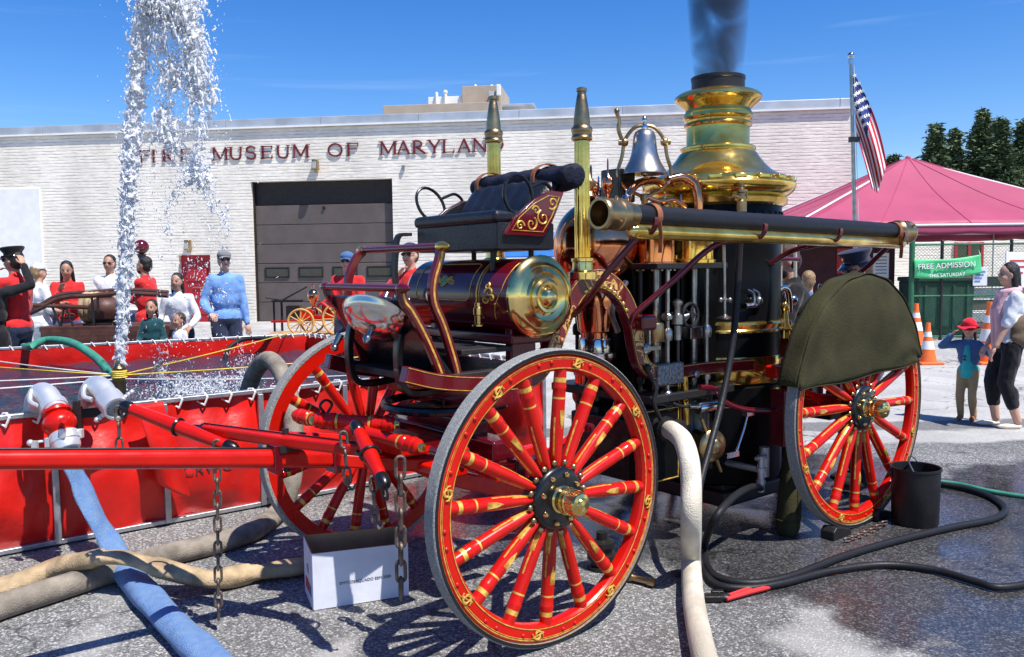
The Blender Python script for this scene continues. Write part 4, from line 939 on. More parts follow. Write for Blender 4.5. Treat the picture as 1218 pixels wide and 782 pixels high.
# rolled apron strapped on the seat back
rl = thing('rolled_apron', 'dark navy rolled apron strapped on the back of the driver seat', 'rolled cover', P0, EA)
rc = [Vector((.545, v0 - .07 + (v1 - v0 + .10) * i / 24, 2.065 + .006 * math.sin(i * 1.3))) for i in range(25)]
q = MB(); q.tube(rc, [.066 + .005 * math.sin(i * 2.1) + .004 * math.cos(i * 3.7) - (.022 if i in (0, 24) else 0) for i in range(25)], 18); q.build('roll', 'navy_cloth', rl, sub=1)
q = MB(); q.tube([p + Vector((-.055, 0, .004)) for p in rc], [.046 + .004 * math.sin(i * 1.7 + 1) for i in range(25)], 14); q.build('fold', 'navy_cloth', rl, sub=1)
for v in (v0 + .13, v1 - .10):
    q = MB(); P = [Vector((.515 + .108 * math.cos(a), v, 2.062 + .078 * math.sin(a))) for a in [2 * PI * i / 24 for i in range(24)]]; q.strip(P, .028, .006, (0, 1, 0), closed=True)
    q.strip(crv([(.41, v, 2.06), (.40, v, 2.01), (.39, v, 1.97)], 5), .026, .005, (0, 1, 0)); o = q.build('strap', 'tan_leather', rl); q = MB(); q.torus((.428, v, 2.045), (1, 0, .3), .016, .003, 12, 5); q.build('buckle', 'brass', o)
# ---- air chamber: polished copper globe on a column
SU, SV, SZ, SR = 1.06, VC, 1.735, .245
mb = MB(); pr = [(SR * math.sin(a), -SR * math.cos(a) * 1.06) for a in [PI * i / 28 for i in range(2, 28)]]
mb.lathe([(.075, -SR * 1.12)] + pr + [(.05, SR * 1.06), (.05, SR * 1.12), (.03, SR * 1.15)], (SU, SV, SZ), Z3, 56); part(mb, 'air_chamber', 'copper')
mb = MB(); mb.lathe([(.02, 0), (.03, .01), (.02, .03), (.012, .04), (.034, .07), (.036, .09), (.012, .115), (.008, .14), (0, .15)], (SU - .03, SV + .02, SZ + SR * 1.12), Z3, 16); part(mb, 'finial', 'old_brass')
mb = MB(); mb.lathe([(.125, .95), (.125, 1.10), (.098, 1.12), (.098, 1.16), (.09, 1.17), (.09, 1.24), (.105, 1.25), (.12, 1.38), (.13, 1.50), (.11, 1.54)], (SU, SV, 0), Z3, 40); part(mb, 'air_chamber_column', 'copper')
mb = MB(); mb.lathe([(.13, 1.10), (.13, 1.125), (.1, 1.13), (.1, 1.20), (.095, 1.21)], (SU, SV, 0), Z3, 36); part(mb, 'column_flange', 'nickel')
# smaller relief vessels and valves around the globe
for (x, y, v, h, r, mt) in ((703, 232, 1.0, .20, .05, 'copper'), (723, 228, .95, .22, .035, 'copper'), (712, 236, 1.15, .16, .04, 'nickel'), (745, 236, .70, .07, .03, 'nickel'), (791, 243, .62, .09, .035, 'pale_brass'), (810, 245, .66, .09, .026, 'nickel')):
    c = L(x, y, v); q = MB(); q.lathe([(r * .4, -.3), (r * .4, .0), (r * .7, .015), (r * .95, h * .22), (r, h * .34), (r * .8, h * .46), (r * .3, h * .54), (r * .16, h * .6), (r * .14, h * .92), (0, h)], c - Vector((0, 0, .02)), Z3, 16); part(q, 'oil_cup', mt)
# ---- steam cylinders, rods, pump
for u, v, r, z0, z1, mt in ((1.275, .58, .105, 1.635, 1.83, 'copper'), (1.61, .58, .115, 1.65, 1.83, 'brass'), (1.275, 1.10, .105, 1.635, 1.83, 'copper'), (1.61, 1.10, .115, 1.65, 1.83, 'brass')):
    mb = MB(); mb.lathe([(r * 1.12, z0 - .03), (r * 1.12, z0), (r, z0 + .005), (r, z1), (r * 1.1, z1 + .004), (r * 1.1, z1 + .03), (r * .8, z1 + .05), (r * .2, z1 + .07), (0, z1 + .075)], (u, v, 0), Z3, 36); cy = part(mb, 'steam_cylinder', mt)
    q = MB()
    for k in range(12): a = 2 * PI * k / 12; q.lathe([(.009, z1 + .03), (.009, z1 + .045), (0, z1 + .048)], (u + r * .98 * math.cos(a), v + r * .98 * math.sin(a), 0), Z3, 6); q.lathe([(.009, z0 - .045), (.009, z0 - .03)], (u + r * 1.0 * math.cos(a), v + r * 1.0 * math.sin(a), 0), Z3, 6)
    part(q, 'stud', 'steel', par=cy)
    for k in range(3):
        a = 2 * PI * k / 3 + .5; q = MB(); p = Vector((u + r * .85 * math.cos(a), v + r * .85 * math.sin(a), 0)); q.cyl(p + Vector((0, 0, .84)), p + Vector((0, 0, z0 - .02)), .013, n=12)
        q.lathe([(.022, .95), (.025, .97), (.022, .99)], p, Z3, 12); q.lathe([(.026, 1.20), (.03, 1.22), (.03, 1.25), (.02, 1.27)], p, Z3, 12); part(q, 'column_rod', 'steel' if (v < .7 and k == 2) else 'black_iron')
    q = MB(); q.cyl((u, v, .85), (u, v, z0), .022, n=14); q.box((u, v, 1.22), (.12, .06, .07)); part(q, 'piston_rod', 'steel' if v < .7 else 'black_iron', .004)
mb = MB(); mb.box((1.44, VC, 1.80), (.52, .34, .24)); part(mb, 'valve_chest', 'black_paint', .03)
mb = MB(); mb.box((1.44, VC, 1.25), (.46, .30, .72)); mb.box((1.30, VC, 1.25), (.05, .44, .70)); mb.box((1.58, VC, 1.25), (.05, .44, .70)); part(mb, 'dark_filler', 'boiler_black', .02)  # black mass added to keep the gap behind the rods dark
mb = MB(); mb.box((1.80, VC, 1.25), (.30, .5, .75)); part(mb, 'rear_dark_filler', 'boiler_black', .03)  # another added black box, darkens the gap towards the boiler
mb = MB(); mb.box((1.44, VC, 1.615), (.62, .80, .035)); part(mb, 'cylinder_bed', 'black_iron', .006)
mb = MB(); mb.box((1.44, VC, .885), (.74, .82, .05)); part(mb, 'pump_deck', 'black_iron', .01)
mb = MB()
for u in (1.275, 1.61):
    for v in (.60, 1.08): mb.lathe([(.10, .42), (.13, .45), (.13, .58), (.115, .60), (.115, .78), (.135, .80), (.135, .86)], (u, v, 0), Z3, 24)
mb.box((1.44, VC, .56), (.60, .62, .36)); part(mb, 'pump_body', 'black_paint', .02)
mb = MB(); mb.box((1.20, .52, .62), (.34, .10, .44)); pb = part(mb, 'pump_panel', 'boiler_black', .012)
q = MB()
for a, b in (((1.06, .42), (1.06, .82)), ((1.06, .42), (1.34, .42)), ((1.34, .42), (1.34, .82)), ((1.06, .82), (1.34, .82))): q.tube([(a[0], .468, a[1]), (b[0], .468, b[1])], .0035, 5)
part(q, 'gold_line', 'gold_leaf', par=pb)
# crosshead engraved plate, link motion and small fittings on the near side
c = L(795, 445, .46); mb = MB(); mb.box(c, (.22, .05, .12)); part(mb, 'crosshead_guide', 'engraved', .012)
mb = MB(); mb.cyl(L(814, 448, .46), L(816, 505, .46), .020, n=14); mb.cyl(L(807, 455, .52), L(808, 505, .52), .014, n=12); part(mb, 'brass_pipe', 'brass')
mb = MB(); mb.tube(crv([L(770, 440, .44), L(780, 462, .42), L(778, 480, .42), L(786, 500, .42)], 6), .012, 8); mb.tube(crv([L(800, 480, .42), L(815, 484, .40), L(828, 478, .40)], 6), .009, 8); mb.ball(L(770, 438, .44), .024); part(mb, 'drip_pipe', 'black_iron')
mb = MB(); mb.lathe([(.045, -.05), (.05, -.04), (.05, .04), (.045, .05)], L(779, 395, .50), Z3, 16); mb.cyl(L(779, 420, .50), L(779, 370, .50), .012); part(mb, 'lubricator_pot', 'old_brass')
for (x, y, v, r) in ((793, 470, .46, .028), (793, 377, .48, .022), (826, 445, .46, .022), (770, 382, .46, .018), (767, 415, .46, .03)):
    c = L(x, y, v); mb = MB(); mb.lathe([(r * .6, -.03), (r, -.02), (r, .02), (r * .6, .03)], c, Y3, 14); mb.ball(c, r * 1.05, 12, 8); part(mb, 'joint_boss', 'steel')
mb = MB(); mb.tube(crv([L(745, 335, .6), L(737, 352, .6), L(728, 372, .6), L(735, 395, .6)], 6), .016, 8); mb.tube([L(772, 380, .5), L(772, 410, .5)], .012, 8); mb.box(L(772, 414, .5), (.10, .08, .02)); part(mb, 'valve_lever', 'steel')
hw = L(821, 375, .44); mb = MB(); mb.torus(hw, Y3, .065, .010, 28, 8)
for k in range(5): a = 2 * PI * k / 5; mb.cyl(hw, hw + Vector((.062 * math.cos(a), 0, .062 * math.sin(a))), .007, n=8)
mb.lathe([(.02, -.02), (.02, .02), (.012, .10), (.012, .2)], hw, Y3, 12); part(mb, 'hand_wheel', 'black_iron')
c = L(806, 375, .47); mb = MB(); mb.lathe([(.02, -.14), (.02, -.06), (.035, -.05), (.035, .0), (.022, .01), (.022, .05), (.03, .06), (.03, .075), (.01, .09)], c, Z3, 14); mb.cyl(c + Vector((-.02, 0, -.02)), hw, .016); part(mb, 'throttle_valve', 'steel')
# red stay, brake rod, bracket at the rear wheel, steps
mb = MB(); mb.tube(crv([L(832, 461, .34), L(850, 463, .34), L(862, 478, .33), L(885, 487, .31), L(922, 489, .27), L(944, 489, .23)], 8), .0165, 10); part(mb, 'stay_rod', 'maroon')
c0, c1 = L(935, 463, .22), L(935, 531, .22); mb = MB(); mb.box((c0 + c1) / 2 + Vector((-.01, .03, 0)), (.075, .11, c0.z - c1.z)); hb_ = part(mb, 'spring_hanger', 'maroon', .012)
mb = MB(); cc = (c0 + c1) / 2 + Vector((-.01, -.027, 0)); hz = (c0.z - c1.z) * .42; mb.tube([cc + Vector((-.026, 0, -hz)), cc + Vector((.026, 0, -hz)), cc + Vector((.026, 0, hz)), cc + Vector((-.026, 0, hz))], .002, 5, closed=True); part(mb, 'gold_line', 'gold_leaf', par=hb_)
mb = MB(); mb.box(L(928, 441, .30), (.20, .09, .075)); part(mb, 'rear_bracket', 'red_paint', .015)
mb = MB(); mb.tube([L(889, 494, .33), L(885, 510, .33), L(876, 538, .33)], .008, 8); mb.box(L(890, 492, .33), (.07, .04, .03)); mb.box(L(871, 541, .33), (.11, .02, .035)); part(mb, 'damper_rod', 'nickel', .003)
mb = MB(); mb.lathe([(.03, -.10), (.034, -.08), (.034, .08), (.03, .10)], L(843, 484, .38), X3, 14); mb.cyl(L(820, 484, .38), L(875, 484, .36), .012); part(mb, 'relief_valve', 'nickel')
# brass suction cap with two handles
c = L(846, 530, .36); ax = Vector((-.25, -1, .0)).normalized(); mb = MB(); mb.lathe([(.075, -.12), (.075, -.02), (.092, -.015), (.092, .012), (.08, .022), (.05, .03), (.045, .045), (.03, .055), (0, .058)], c, ax, 32); cp = part(mb, 'suction_cap', 'old_brass')
mb = MB(); sd_ = Vector((-.42, .1, 1)).normalized(); sd_ = (sd_ - ax * sd_.dot(ax)).normalized()
for s in (1, -1): mb.cyl(c + sd_ * (.085 * s), c + sd_ * (.175 * s), .011, .009, n=10)
part(mb, 'cap_handle', 'old_brass', par=cp)
# delivery outlet for the white hose
c = L(795, 511, .40); mb = MB(); mb.lathe([(.05, -.25), (.05, -.03), (.068, -.03), (.068, -.005), (.058, .0), (.058, .04), (.07, .045), (.07, .075), (.055, .08)], c, Vector((.1, -1, -.12)), 24); part(mb, 'delivery_outlet', 'black_iron')
# valve tree feeding the black hose
c = L(905, 575, .30); q = MB()
for dz, r, h in ((-.05, .022, .05), (0, .028, .02), (.02, .02, .05), (.07, .030, .025), (.095, .018, .05), (.145, .026, .02)): q.lathe([(r, dz), (r, dz + h)], c, Z3, 10)
q.cyl(c + Vector((-.05, 0, .155)), c + Vector((.05, 0, .155)), .012); q.cyl(c + Vector((.0, 0, .10)), c + Vector((.14, .10, .12)), .022); q.cyl(c + Vector((.09, .04, .02)), c + Vector((.09, .04, .2)), .03); q.cyl(c + Vector((0, 0, .08)), c + Vector((0, .3, .08)), .02); part(q, 'drain_valve', 'galvanised')
# ---- boiler
BU, BV = 2.17, VC
mb = MB(); mb.lathe([(.30, .22), (.40, .26), (.415, .30), (.415, .86), (.402, .87), (.402, 1.99), (.39, 2.02)], (BU, BV, 0), Z3, 72); part(mb, 'boiler', 'boiler_black')
mb = MB(); mb.lathe([(.413, .885), (.416, .89), (.416, 1.045), (.413, 1.05)], (BU, BV, 0), Z3, 72); part(mb, 'boiler_belt', 'brass')
mb = MB(); mb.lathe([(.404, 1.195), (.416, 1.20), (.420, 1.212), (.412, 1.222), (.418, 1.236), (.424, 1.25), (.418, 1.265), (.404, 1.27)], (BU, BV, 0), Z3, 72); part(mb, 'boiler_ring', 'brass')
dome = [(.41, 1.985), (.435, 2.0), (.44, 2.03), (.425, 2.045), (.45, 2.06), (.478, 2.085), (.488, 2.105), (.488, 2.125), (.475, 2.145), (.44, 2.15), (.436, 2.172), (.41, 2.185), (.372, 2.20), (.335, 2.225), (.30, 2.26), (.268, 2.30), (.245, 2.335), (.232, 2.345), (.232, 2.352), (.240, 2.358), (.240, 2.37), (.232, 2.376)]
mb = MB(); mb.lathe(dome, (BU, BV, 0), Z3, 96); part(mb, 'boiler_dome', 'brass', angle=30)
stack = [(.203, 2.372), (.200, 2.38), (.200, 2.50), (.212, 2.506), (.217, 2.516), (.212, 2.527), (.202, 2.533), (.204, 2.545), (.213, 2.55), (.222, 2.565), (.220, 2.585), (.208, 2.60), (.206, 2.612), (.222, 2.63), (.246, 2.65), (.268, 2.668), (.277, 2.682), (.274, 2.698), (.258, 2.712), (.238, 2.722), (.21, 2.728), (.19, 2.735)]
mb = MB(); mb.lathe(stack, (BU, BV, 0), Z3, 96); sk = part(mb, 'smoke_stack', 'brass', angle=30)
mb = MB(); mb.lathe([(.168, 2.72), (.168, 2.80), (.172, 2.803), (.172, 2.822), (.158, 2.824), (.150, 2.78), (.148, 2.5)], (BU, BV, 0), Z3, 64); part(mb, 'stack_collar', 'black_iron')
lug = MB(); lug.box((.462, 0, 2.15), (.05, .075, .028)); lug = lug.mesh('dome_lug', 'brass')   # ribs round the dome shoulder
for k in range(20):
    o = link('dome_lug', lug, eng); o.location = (BU, BV, 0); o.rotation_euler = (0, 0, 2 * PI * k / 20)
    md = o.modifiers.new('bevel', 'BEVEL'); md.width = .006; md.segments = 2
q = MB(); q.box((BU + .0, BV, .16), (.60, .60, .10)); q.box((BU, BV, .20), (.5, .5, .12)); part(q, 'ash_pan', 'black_iron', .02)
q = MB()
for k in range(40): a = 2 * PI * k / 40; q.ball((BU + .403 * math.cos(a), BV + .403 * math.sin(a), 1.94), .009, 6, 4)
tag(part(q, 'boiler_rivet', 'boiler_black'), kind='stuff')
# fittings on the boiler's near side
def bpt(ang, z, off=0): return Vector((BU + (.402 + off) * math.cos(ang), BV + (.402 + off) * math.sin(ang), z))
c = L(862, 375, .46); mb = MB(); mb.cyl(L(861, 288, .44), L(862, 376, .44), .010, n=10); mb.lathe([(.045, -.008), (.05, 0), (.02, .012), (.012, .02)], L(862, 378, .44), Z3, 18); mb.ball(L(857, 357, .44), .016); mb.ball(L(868, 357, .44), .016); mb.cyl(L(857, 357, .44), L(868, 357, .44), .008); part(mb, 'whistle_rod', 'steel')
c = L(893, 358, .46); mb = MB()
for s, dx in ((1, .0), (-1, -.05)): mb.tube(crv([c + Vector((dx, 0, -.03)), c + Vector((dx + .05, -.02, -.02)), c + Vector((dx + .05, -.02, .04)), c + Vector((dx, -.01, .07))], 5), [.018 - .0007 * i for i in range(16)], 8)
mb.ball(c + Vector((.05, -.02, .0)), .028, 10, 8); mb.cyl(c, c + Vector((0, .12, 0)), .02); part(mb, 'try_cock', 'steel')
# water gauge column at the back edge of the boiler
gx = .52
P_ = [L(928, 275, gx), L(928, 345, gx)]; mb = MB(); mb.cyl(*P_, .013, n=10); part(mb, 'gauge_glass', 'lens_glass')
mb = MB(); mb.tube(crv([L(922, 352, gx), L(928, 343, gx), L(936, 345, gx), L(939, 358, gx), L(939, 372, gx)], 6), .02, 10); mb.ball(L(943, 357, gx), .034, 12, 8); mb.lathe([(.012, -.10), (.012, .0), (.022, .01), (.016, .03), (.022, .06), (.014, .08)], L(938, 395, gx), Z3, 14); part(mb, 'steam_elbow', 'nickel')
mb = MB(); mb.lathe([(.04, 0), (.036, .05), (.045, .06), (.03, .10), (.02, .18), (.028, .19), (.028, .21), (.014, .23)], L(933, 402, gx), Z3, 20); part(mb, 'lubricator', 'brass')
mb = MB(); mb.lathe([(.055, -.03), (.06, -.01), (.06, .012), (.05, .02)], L(949, 395, gx), Vector((.2, -1, 0)), 24); gg = part(mb, 'pressure_gauge', 'brass'); q = MB(); q.lathe([(.0, .023), (.05, .0215)], L(949, 395, gx), Vector((.2, -1, 0)), 24); part(q, 'dial', 'paper', par=gg)
mb = MB(); mb.tube([L(916, 307, .5), L(950, 309, .5)], .014, 8); mb.box(L(919, 307, .5), (.06, .06, .12)); part(mb, 'feed_pipe', 'maroon')
mb = MB(); mb.cyl(L(946, 283, .8), L(946, 330, .8), .012); part(mb, 'gauge_glass', 'lens_glass')
# lantern on the rear platform
c = L(975, 372, .62); mb = MB(); mb.lathe([(.06, 0), (.065, .02), (.06, .04), (.052, .05), (.052, .19), (.065, .2), (.06, .22), (.03, .26), (.03, .29), (.012, .30)], c - Vector((0, 0, .14)), Z3, 20); ln_ = part(mb, 'lantern', 'nickel')
mb = MB()
for k in range(6): a = 2 * PI * k / 6; mb.cyl(c + Vector((.066 * math.cos(a), .066 * math.sin(a), -.10)), c + Vector((.066 * math.cos(a), .066 * math.sin(a), .06)), .004, n=6)
mb.torus(c + Vector((0, 0, .17)), Y3, .03, .004, 14, 6); part(mb, 'lantern_cage', 'steel', par=ln_)
# rear platform, bunker and posts
mb = MB(); mb.box((2.95, VC, .62), (.55, 1.05, .05)); part(mb, 'rear_platform', 'dark_floor', .008)
mb = MB(); mb.box((2.78, VC, .90), (.16, .74, .50)); part(mb, 'coal_bunker', 'maroon', .015)
for v in (.40, 1.28): mb = MB(); mb.strip([(2.75, v, .99), (2.9, v, .90), (2.95, v, .64)], .04, .04, (0, 1, 0)); part(mb, 'platform_bracket', 'maroon', .006)
# ---- bell
BX, BVv = 1.47, VC; bt = 2.425; bm_ = MB(); pr = [(.0, 2.435), (.030, 2.43), (.055, 2.415), (.066, 2.39), (.071, 2.34), (.078, 2.29), (.092, 2.245), (.114, 2.205), (.134, 2.175), (.136, 2.165), (.126, 2.165), (.10, 2.205), (.07, 2.28), (.0, 2.37)]
bm_.lathe(pr, (BX, BVv, 0), Z3, 44); bell = part(bm_, 'bell', 'bell_metal')
mb = MB(); mb.lathe([(.018, 2.43), (.02, 2.45), (.013, 2.465), (.018, 2.48), (.012, 2.50), (0, 2.51)], (BX, BVv, 0), Z3, 12); mb.cyl((BX, BVv, 2.18), (BX, BVv, 2.33), .008); mb.ball((BX, BVv, 2.17), .022); part(mb, 'clapper', 'nickel', par=bell)
mb = MB(); sdv = Vector((.78, -.63, 0)).normalized(); c0 = Vector((BX, BVv, 0))
for s in (1, -1):
    mb.tube(crv([c0 + Vector((0, 0, 2.455)), c0 + sdv * (.06 * s) + Vector((0, 0, 2.44)), c0 + sdv * (.115 * s) + Vector((0, 0, 2.37)), c0 + sdv * (.135 * s) + Vector((0, 0, 2.27)), c0 + sdv * (.16 * s) + Vector((0, 0, 2.17)), c0 + sdv * (.12 * s) + Vector((0, 0, 2.09)), c0 + sdv * (.04 * s) + Vector((0, 0, 2.045)), c0 + Vector((0, 0, 2.03))], 6), .011, 8)
    mb.ball(c0 + sdv * (.12 * s) + Vector((0, 0, 2.355)), .026); mb.cyl(c0 + sdv * (.1 * s) + Vector((0, 0, 2.355)), c0 + sdv * (.155 * s) + Vector((0, 0, 2.355)), .018)
mb.tube(crv([c0 - sdv * .13 + Vector((0, 0, 2.36)), c0 - sdv * .155 + Vector((0, 0, 2.43)), c0 - sdv * .15 + Vector((0, 0, 2.48)), c0 - sdv * .165 + Vector((0, 0, 2.53))], 5), .012, 8); mb.ball(c0 - sdv * .165 + Vector((0, 0, 2.54)), .017)
mb.lathe([(.05, 1.88), (.05, 1.90), (.022, 1.92), (.020, 2.0), (.028, 2.02), (.02, 2.05)], c0, Z3, 16); part(mb, 'bell_yoke', 'old_brass')
# copper steam pipes arching over the cylinders
for pts, r in (([L(744, 252, .72), L(746, 236, .74), L(758, 219, .8), L(778, 215, .84), L(790, 222, .84)], .024), ([L(795, 214, .70), L(812, 211, .66), L(826, 220, .62), L(831, 236, .60), L(831, 255, .60)], .026), ([L(700, 285, .80), L(735, 283, .74), L(760, 280, .70)], .022), ([L(770, 235, .62), L(785, 240, .6), L(800, 238, .6), L(815, 246, .6)], .014)):
    mb = MB(); mb.tube(crv(pts, 8), r, 12); part(mb, 'steam_pipe', 'copper')
mb = MB(); c = L(882, 240, .42); mb.lathe([(.03, -.06), (.03, .0), (.018, .01), (.018, .05), (.026, .055), (.026, .07), (.012, .08), (.01, .11)], c, Z3, 14); mb.cyl(c + Vector((0, 0, .02)), c + Vector((-.08, 0, .03)), .012); mb.tube(crv([c + Vector((.02, 0, .04)), c + Vector((.05, 0, .07)), c + Vector((.05, 0, .02))], 5), .007, 6); part(mb, 'safety_valve', 'old_brass')
mb = MB(); mb.box((1.44, VC, 1.93), (.36, .22, .06)); mb.lathe([(.10, 1.92), (.11, 1.95), (.09, 2.0), (.04, 2.02)], (1.62, VC, 0), Z3, 24); part(mb, 'steam_dome', 'brass', .01)
mb = MB(); c = L(735, 222, 1.0); mb.box(c, (.14, .16, .2)); part(mb, 'oil_box', 'black_paint', .01)
# ---- suction hose brackets and braces
rv = .06
def rail_pt(t): return Vector((.31, rv, 1.853)).lerp(Vector((3.14, rv, 1.815)), t)
for t, foot, br in ((.10, None, 0), (.40, None, 0), (.66, None, 0), (.93, None, 0)):
    c = rail_pt(t); mb = MB(); a0, a1 = PI * .95, PI * 2.05; P = [c + Vector((0, .085 * math.cos(a), .075 * math.sin(a) - .02)) for a in [a0 + (a1 - a0) * i / 12 for i in range(13)]]; mb.strip(P, .03, .012, (1, 0, 0)); part(mb, 'hose_cradle', 'maroon', .002)
for pts in ([rail_pt(.10) + Vector((0, .02, -.09)), L(722, 325, .20), L(700, 355, .33), L(682, 375, .45)], [rail_pt(.40) + Vector((0, .02, -.09)), L(850, 292, .16), L(800, 335, .28), L(757, 372, .40), L(750, 385, .44)], [rail_pt(.66) + Vector((0, .02, -.09)), Vector((2.2, .3, 1.70)), Vector((2.17, .44, 1.62))], [rail_pt(.93) + Vector((0, .02, -.09)), Vector((2.95, .2, 1.62)), Vector((2.95, .42, 1.4)), Vector((2.9, .46, 1.0))]):
    mb = MB(); mb.tube(crv(pts, 8), .0165, 10); part(mb, 'hose_brace', 'maroon')
sh = thing('suction_hose', 'long black hard suction hose with a worn brass coupling along the engine', 'hose', P0, EA)
a, b = rail_pt(0), rail_pt(1); d = b - a; dl = d.length
mb = MB(); mb.tube([a.lerp(b, i / 40) for i in range(3, 40)], [.052 + .001 * (i % 2) for i in range(3, 40)], 24); mb.build('hose', 'dark_rubber', sh)
for o_, dd in ((a, d), (b, -d)):
    mb = MB(); mb.lathe([(.058, 0), (.070, .0), (.074, .008), (.075, .03), (.071, .036), (.070, .10), (.074, .105), (.074, .145), (.062, .16), (.055, .22)], o_, dd, 40, caps=False); mb.lathe([(.058, 0), (.056, .05), (.05, .06), (.049, .18), (.0001, .19)], o_, dd, 32, caps=False)
    for k in range(4): an = PI / 2 * k + .5; X_, Y_, Z_ = basis(dd); mb.cyl(o_ + Z_ * .07 + (X_ * math.cos(an) + Y_ * math.sin(an)) * .068, o_ + Z_ * .07 + (X_ * math.cos(an) + Y_ * math.sin(an)) * .088, .008, n=8)
    mb.build('coupling', 'old_brass', sh)
for t in (.12, .93): c = a.lerp(b, t); mb = MB(); mb.strip([c + Vector((0, .060 * math.cos(q), .060 * math.sin(q))) for q in [2 * PI * i / 24 for i in range(24)]], .035, .006, (1, 0, 0), closed=True); mb.strip([c + Vector((0, -.055, -.03)), c + Vector((.005, -.06, -.10)), c + Vector((.0, -.058, -.17))], .022, .004, (0, 1, 0)); mb.build('strap', 'tan_leather', sh)
bt_ = thing('brass_rail_tube', 'polished brass tube running under the black suction hose', 'tube', P0, EA)
mb = MB(); lo = Vector((0, -.018, -.072)); mb.tube([a.lerp(b, .07) + lo, a.lerp(b, .075) + lo, a.lerp(b, .5) + lo, a.lerp(b, .955) + lo, a.lerp(b, .96) + lo], [.028, .036, .036, .036, .028], 24); mb.build('tube', 'brass', bt_)
for t in (.07, .96): mb = MB(); mb.ball(a.lerp(b, t) + lo, (.03, .03, .03), 16, 10); mb.build('end_cap', 'pale_brass', bt_)
# ---- play pipes standing in sockets
for v, lab in ((VN - .0, 'fluted brass play pipe standing beside the suction hose coupling'), (VF, 'fluted brass play pipe standing behind the driver seat')):
    o = thing('play_pipe', lab, 'nozzle', P0, EA, 'brass play pipes on the engine')
    u = .61; mb = MB(); mb.lathe([(.036, 1.56), (.036, 2.245), (.040, 2.25), (.040, 2.258)], (u, v, 0), Z3, 24)
    for k in range(14): a_ = 2 * PI * k / 14; mb.cyl((u + .0355 * math.cos(a_), v + .0355 * math.sin(a_), 1.60), (u + .0345 * math.cos(a_), v + .0345 * math.sin(a_), 2.24), .0045, n=5)
    mb.build('barrel', 'brass', o)
    mb = MB(); mb.lathe([(.040, 2.245), (.052, 2.25), (.054, 2.262), (.050, 2.268), (.050, 2.288), (.054, 2.295), (.052, 2.31), (.042, 2.32)], (u, v, 0), Z3, 24); mb.build('collar', 'old_brass', o)
    mb = MB(); mb.lathe([(.042, 2.318), (.040, 2.36), (.032, 2.42), (.024, 2.47), (.022, 2.475), (.022, 2.485), (.026, 2.49), (.026, 2.505), (.015, 2.51), (.013, 2.44)], (u, v, 0), Z3, 24); mb.build('nozzle_tip', 'old_brass', o); o.location = P0 + Vector((0, 0, .075 if v > 1 else 0))
    mb = MB(); mb.lathe([(.075, 1.48 if v > 1 else 1.555), (.075, 1.59), (.055, 1.60), (.052, 1.64), (.058, 1.645), (.058, 1.66), (.038, 1.665)], (u, v, 0), Z3, 28); mb.build('socket', 'pale_brass', o)
# =================================================================== canvas wheel cover
cv = thing('canvas_wheel_cover', 'olive canvas cover draped over the near rear wheel', 'cover', P0, EA)
hubc = Vector((WBs, 0, RR_)); RC = RR_ + .026
p1, p2 = L(952, 465, -.015), L(1091, 431, -.015)
a1 = math.atan2(p1.z - hubc.z, p1.x - hubc.x); a2 = math.atan2(p2.z - hubc.z, p2.x - hubc.x)
if a1 < 0: a1 += 2 * PI
def face(s, t):
    ang = a1 + (a2 - a1) * s; e = hubc + Vector(((RR_ + .012) * math.cos(ang), 0, (RR_ + .07) * math.sin(ang)))
    b = p1.lerp(p2, s) + Vector((0, 0, -.012 * math.sin(PI * s) + .006 * math.sin(s * 13)))
    q = b.lerp(e, t); m_ = max(0, 1 - (2 * t - 1) ** 4)
    return Vector((q.x, -.016 - .010 * m_ * math.sin(PI * s) - .007 * math.sin(8 * s + 5 * t) * m_ - .004 * math.sin(21 * s - 9 * t) * m_ - .003 * math.sin(37 * s * (1 - .5 * t) + 3 * t) * m_ + .012 * (t ** 10), q.z))
mb = MB(); mb.grid(face, 44, 18); mb.build('side_panel', 'canvas', cv, solid=.003)
def tread(s, t):
    ang = a1 + (a2 - a1) * s; r = RC + .007 * math.sin(23 * s + 2 * t) * math.sin(PI * t) + .004 * math.sin(51 * s) ; return Vector((hubc.x + (r - RC + RR_ + .012) * math.cos(ang), -.006 + .125 * t, hubc.z + (r - RC + RR_ + .07) * math.sin(ang)))
mb = MB(); mb.grid(tread, 60, 6); mb.build('tread_panel', 'canvas', cv, solid=.003)
mb = MB(); mb.tube([tread(i / 60, 0) + Vector((0, -.004, 0)) for i in range(61)], .0055, 6); mb.build('seam', 'canvas', cv)
mb = MB(); mb.tube([face(i / 44, 0) + Vector((0, -.002, 0)) for i in range(45)], .004, 6); mb.build('hem', 'canvas', cv)
# tall canvas bundle hanging behind the wheel
cb = thing('canvas_bundle', 'tall olive canvas bundle standing by the rear wheel tread', 'cover', P0, EA)
bt0, bb0 = L(943, 500, .24), L(938, 655, .20); bb0.z = .0
prof = [(0, .065), (.04, .078), (.12, .084), (.35, .076), (.6, .060), (.8, .046), (.95, .034), (1, .015)]
def bund(s, t):
    i = 0
    while i < len(prof) - 2 and prof[i + 1][0] < t: i += 1
    f = (t - prof[i][0]) / (prof[i + 1][0] - prof[i][0]); r = prof[i][1] * (1 - f) + prof[i + 1][1] * f; c = bb0.lerp(bt0, t); a = 2 * PI * s
    k = 1 + .10 * math.cos(3 * a + 2 * t); return Vector((c.x + r * k * math.cos(a), c.y + r * .8 * k * math.sin(a), c.z + .004 - (0.0)))
mb = MB(); mb.grid(bund, 24, 26); mb.build('bundle', 'canvas', cb, angle=60)
mb = MB(); mb.tube([bund(.72, i / 20) + Vector((0, -.003, 0)) for i in range(20)], .004, 6); mb.tube([bund(i / 24, .13) for i in range(24)], .005, 6, closed=True); mb.build('seam', 'canvas', cb)

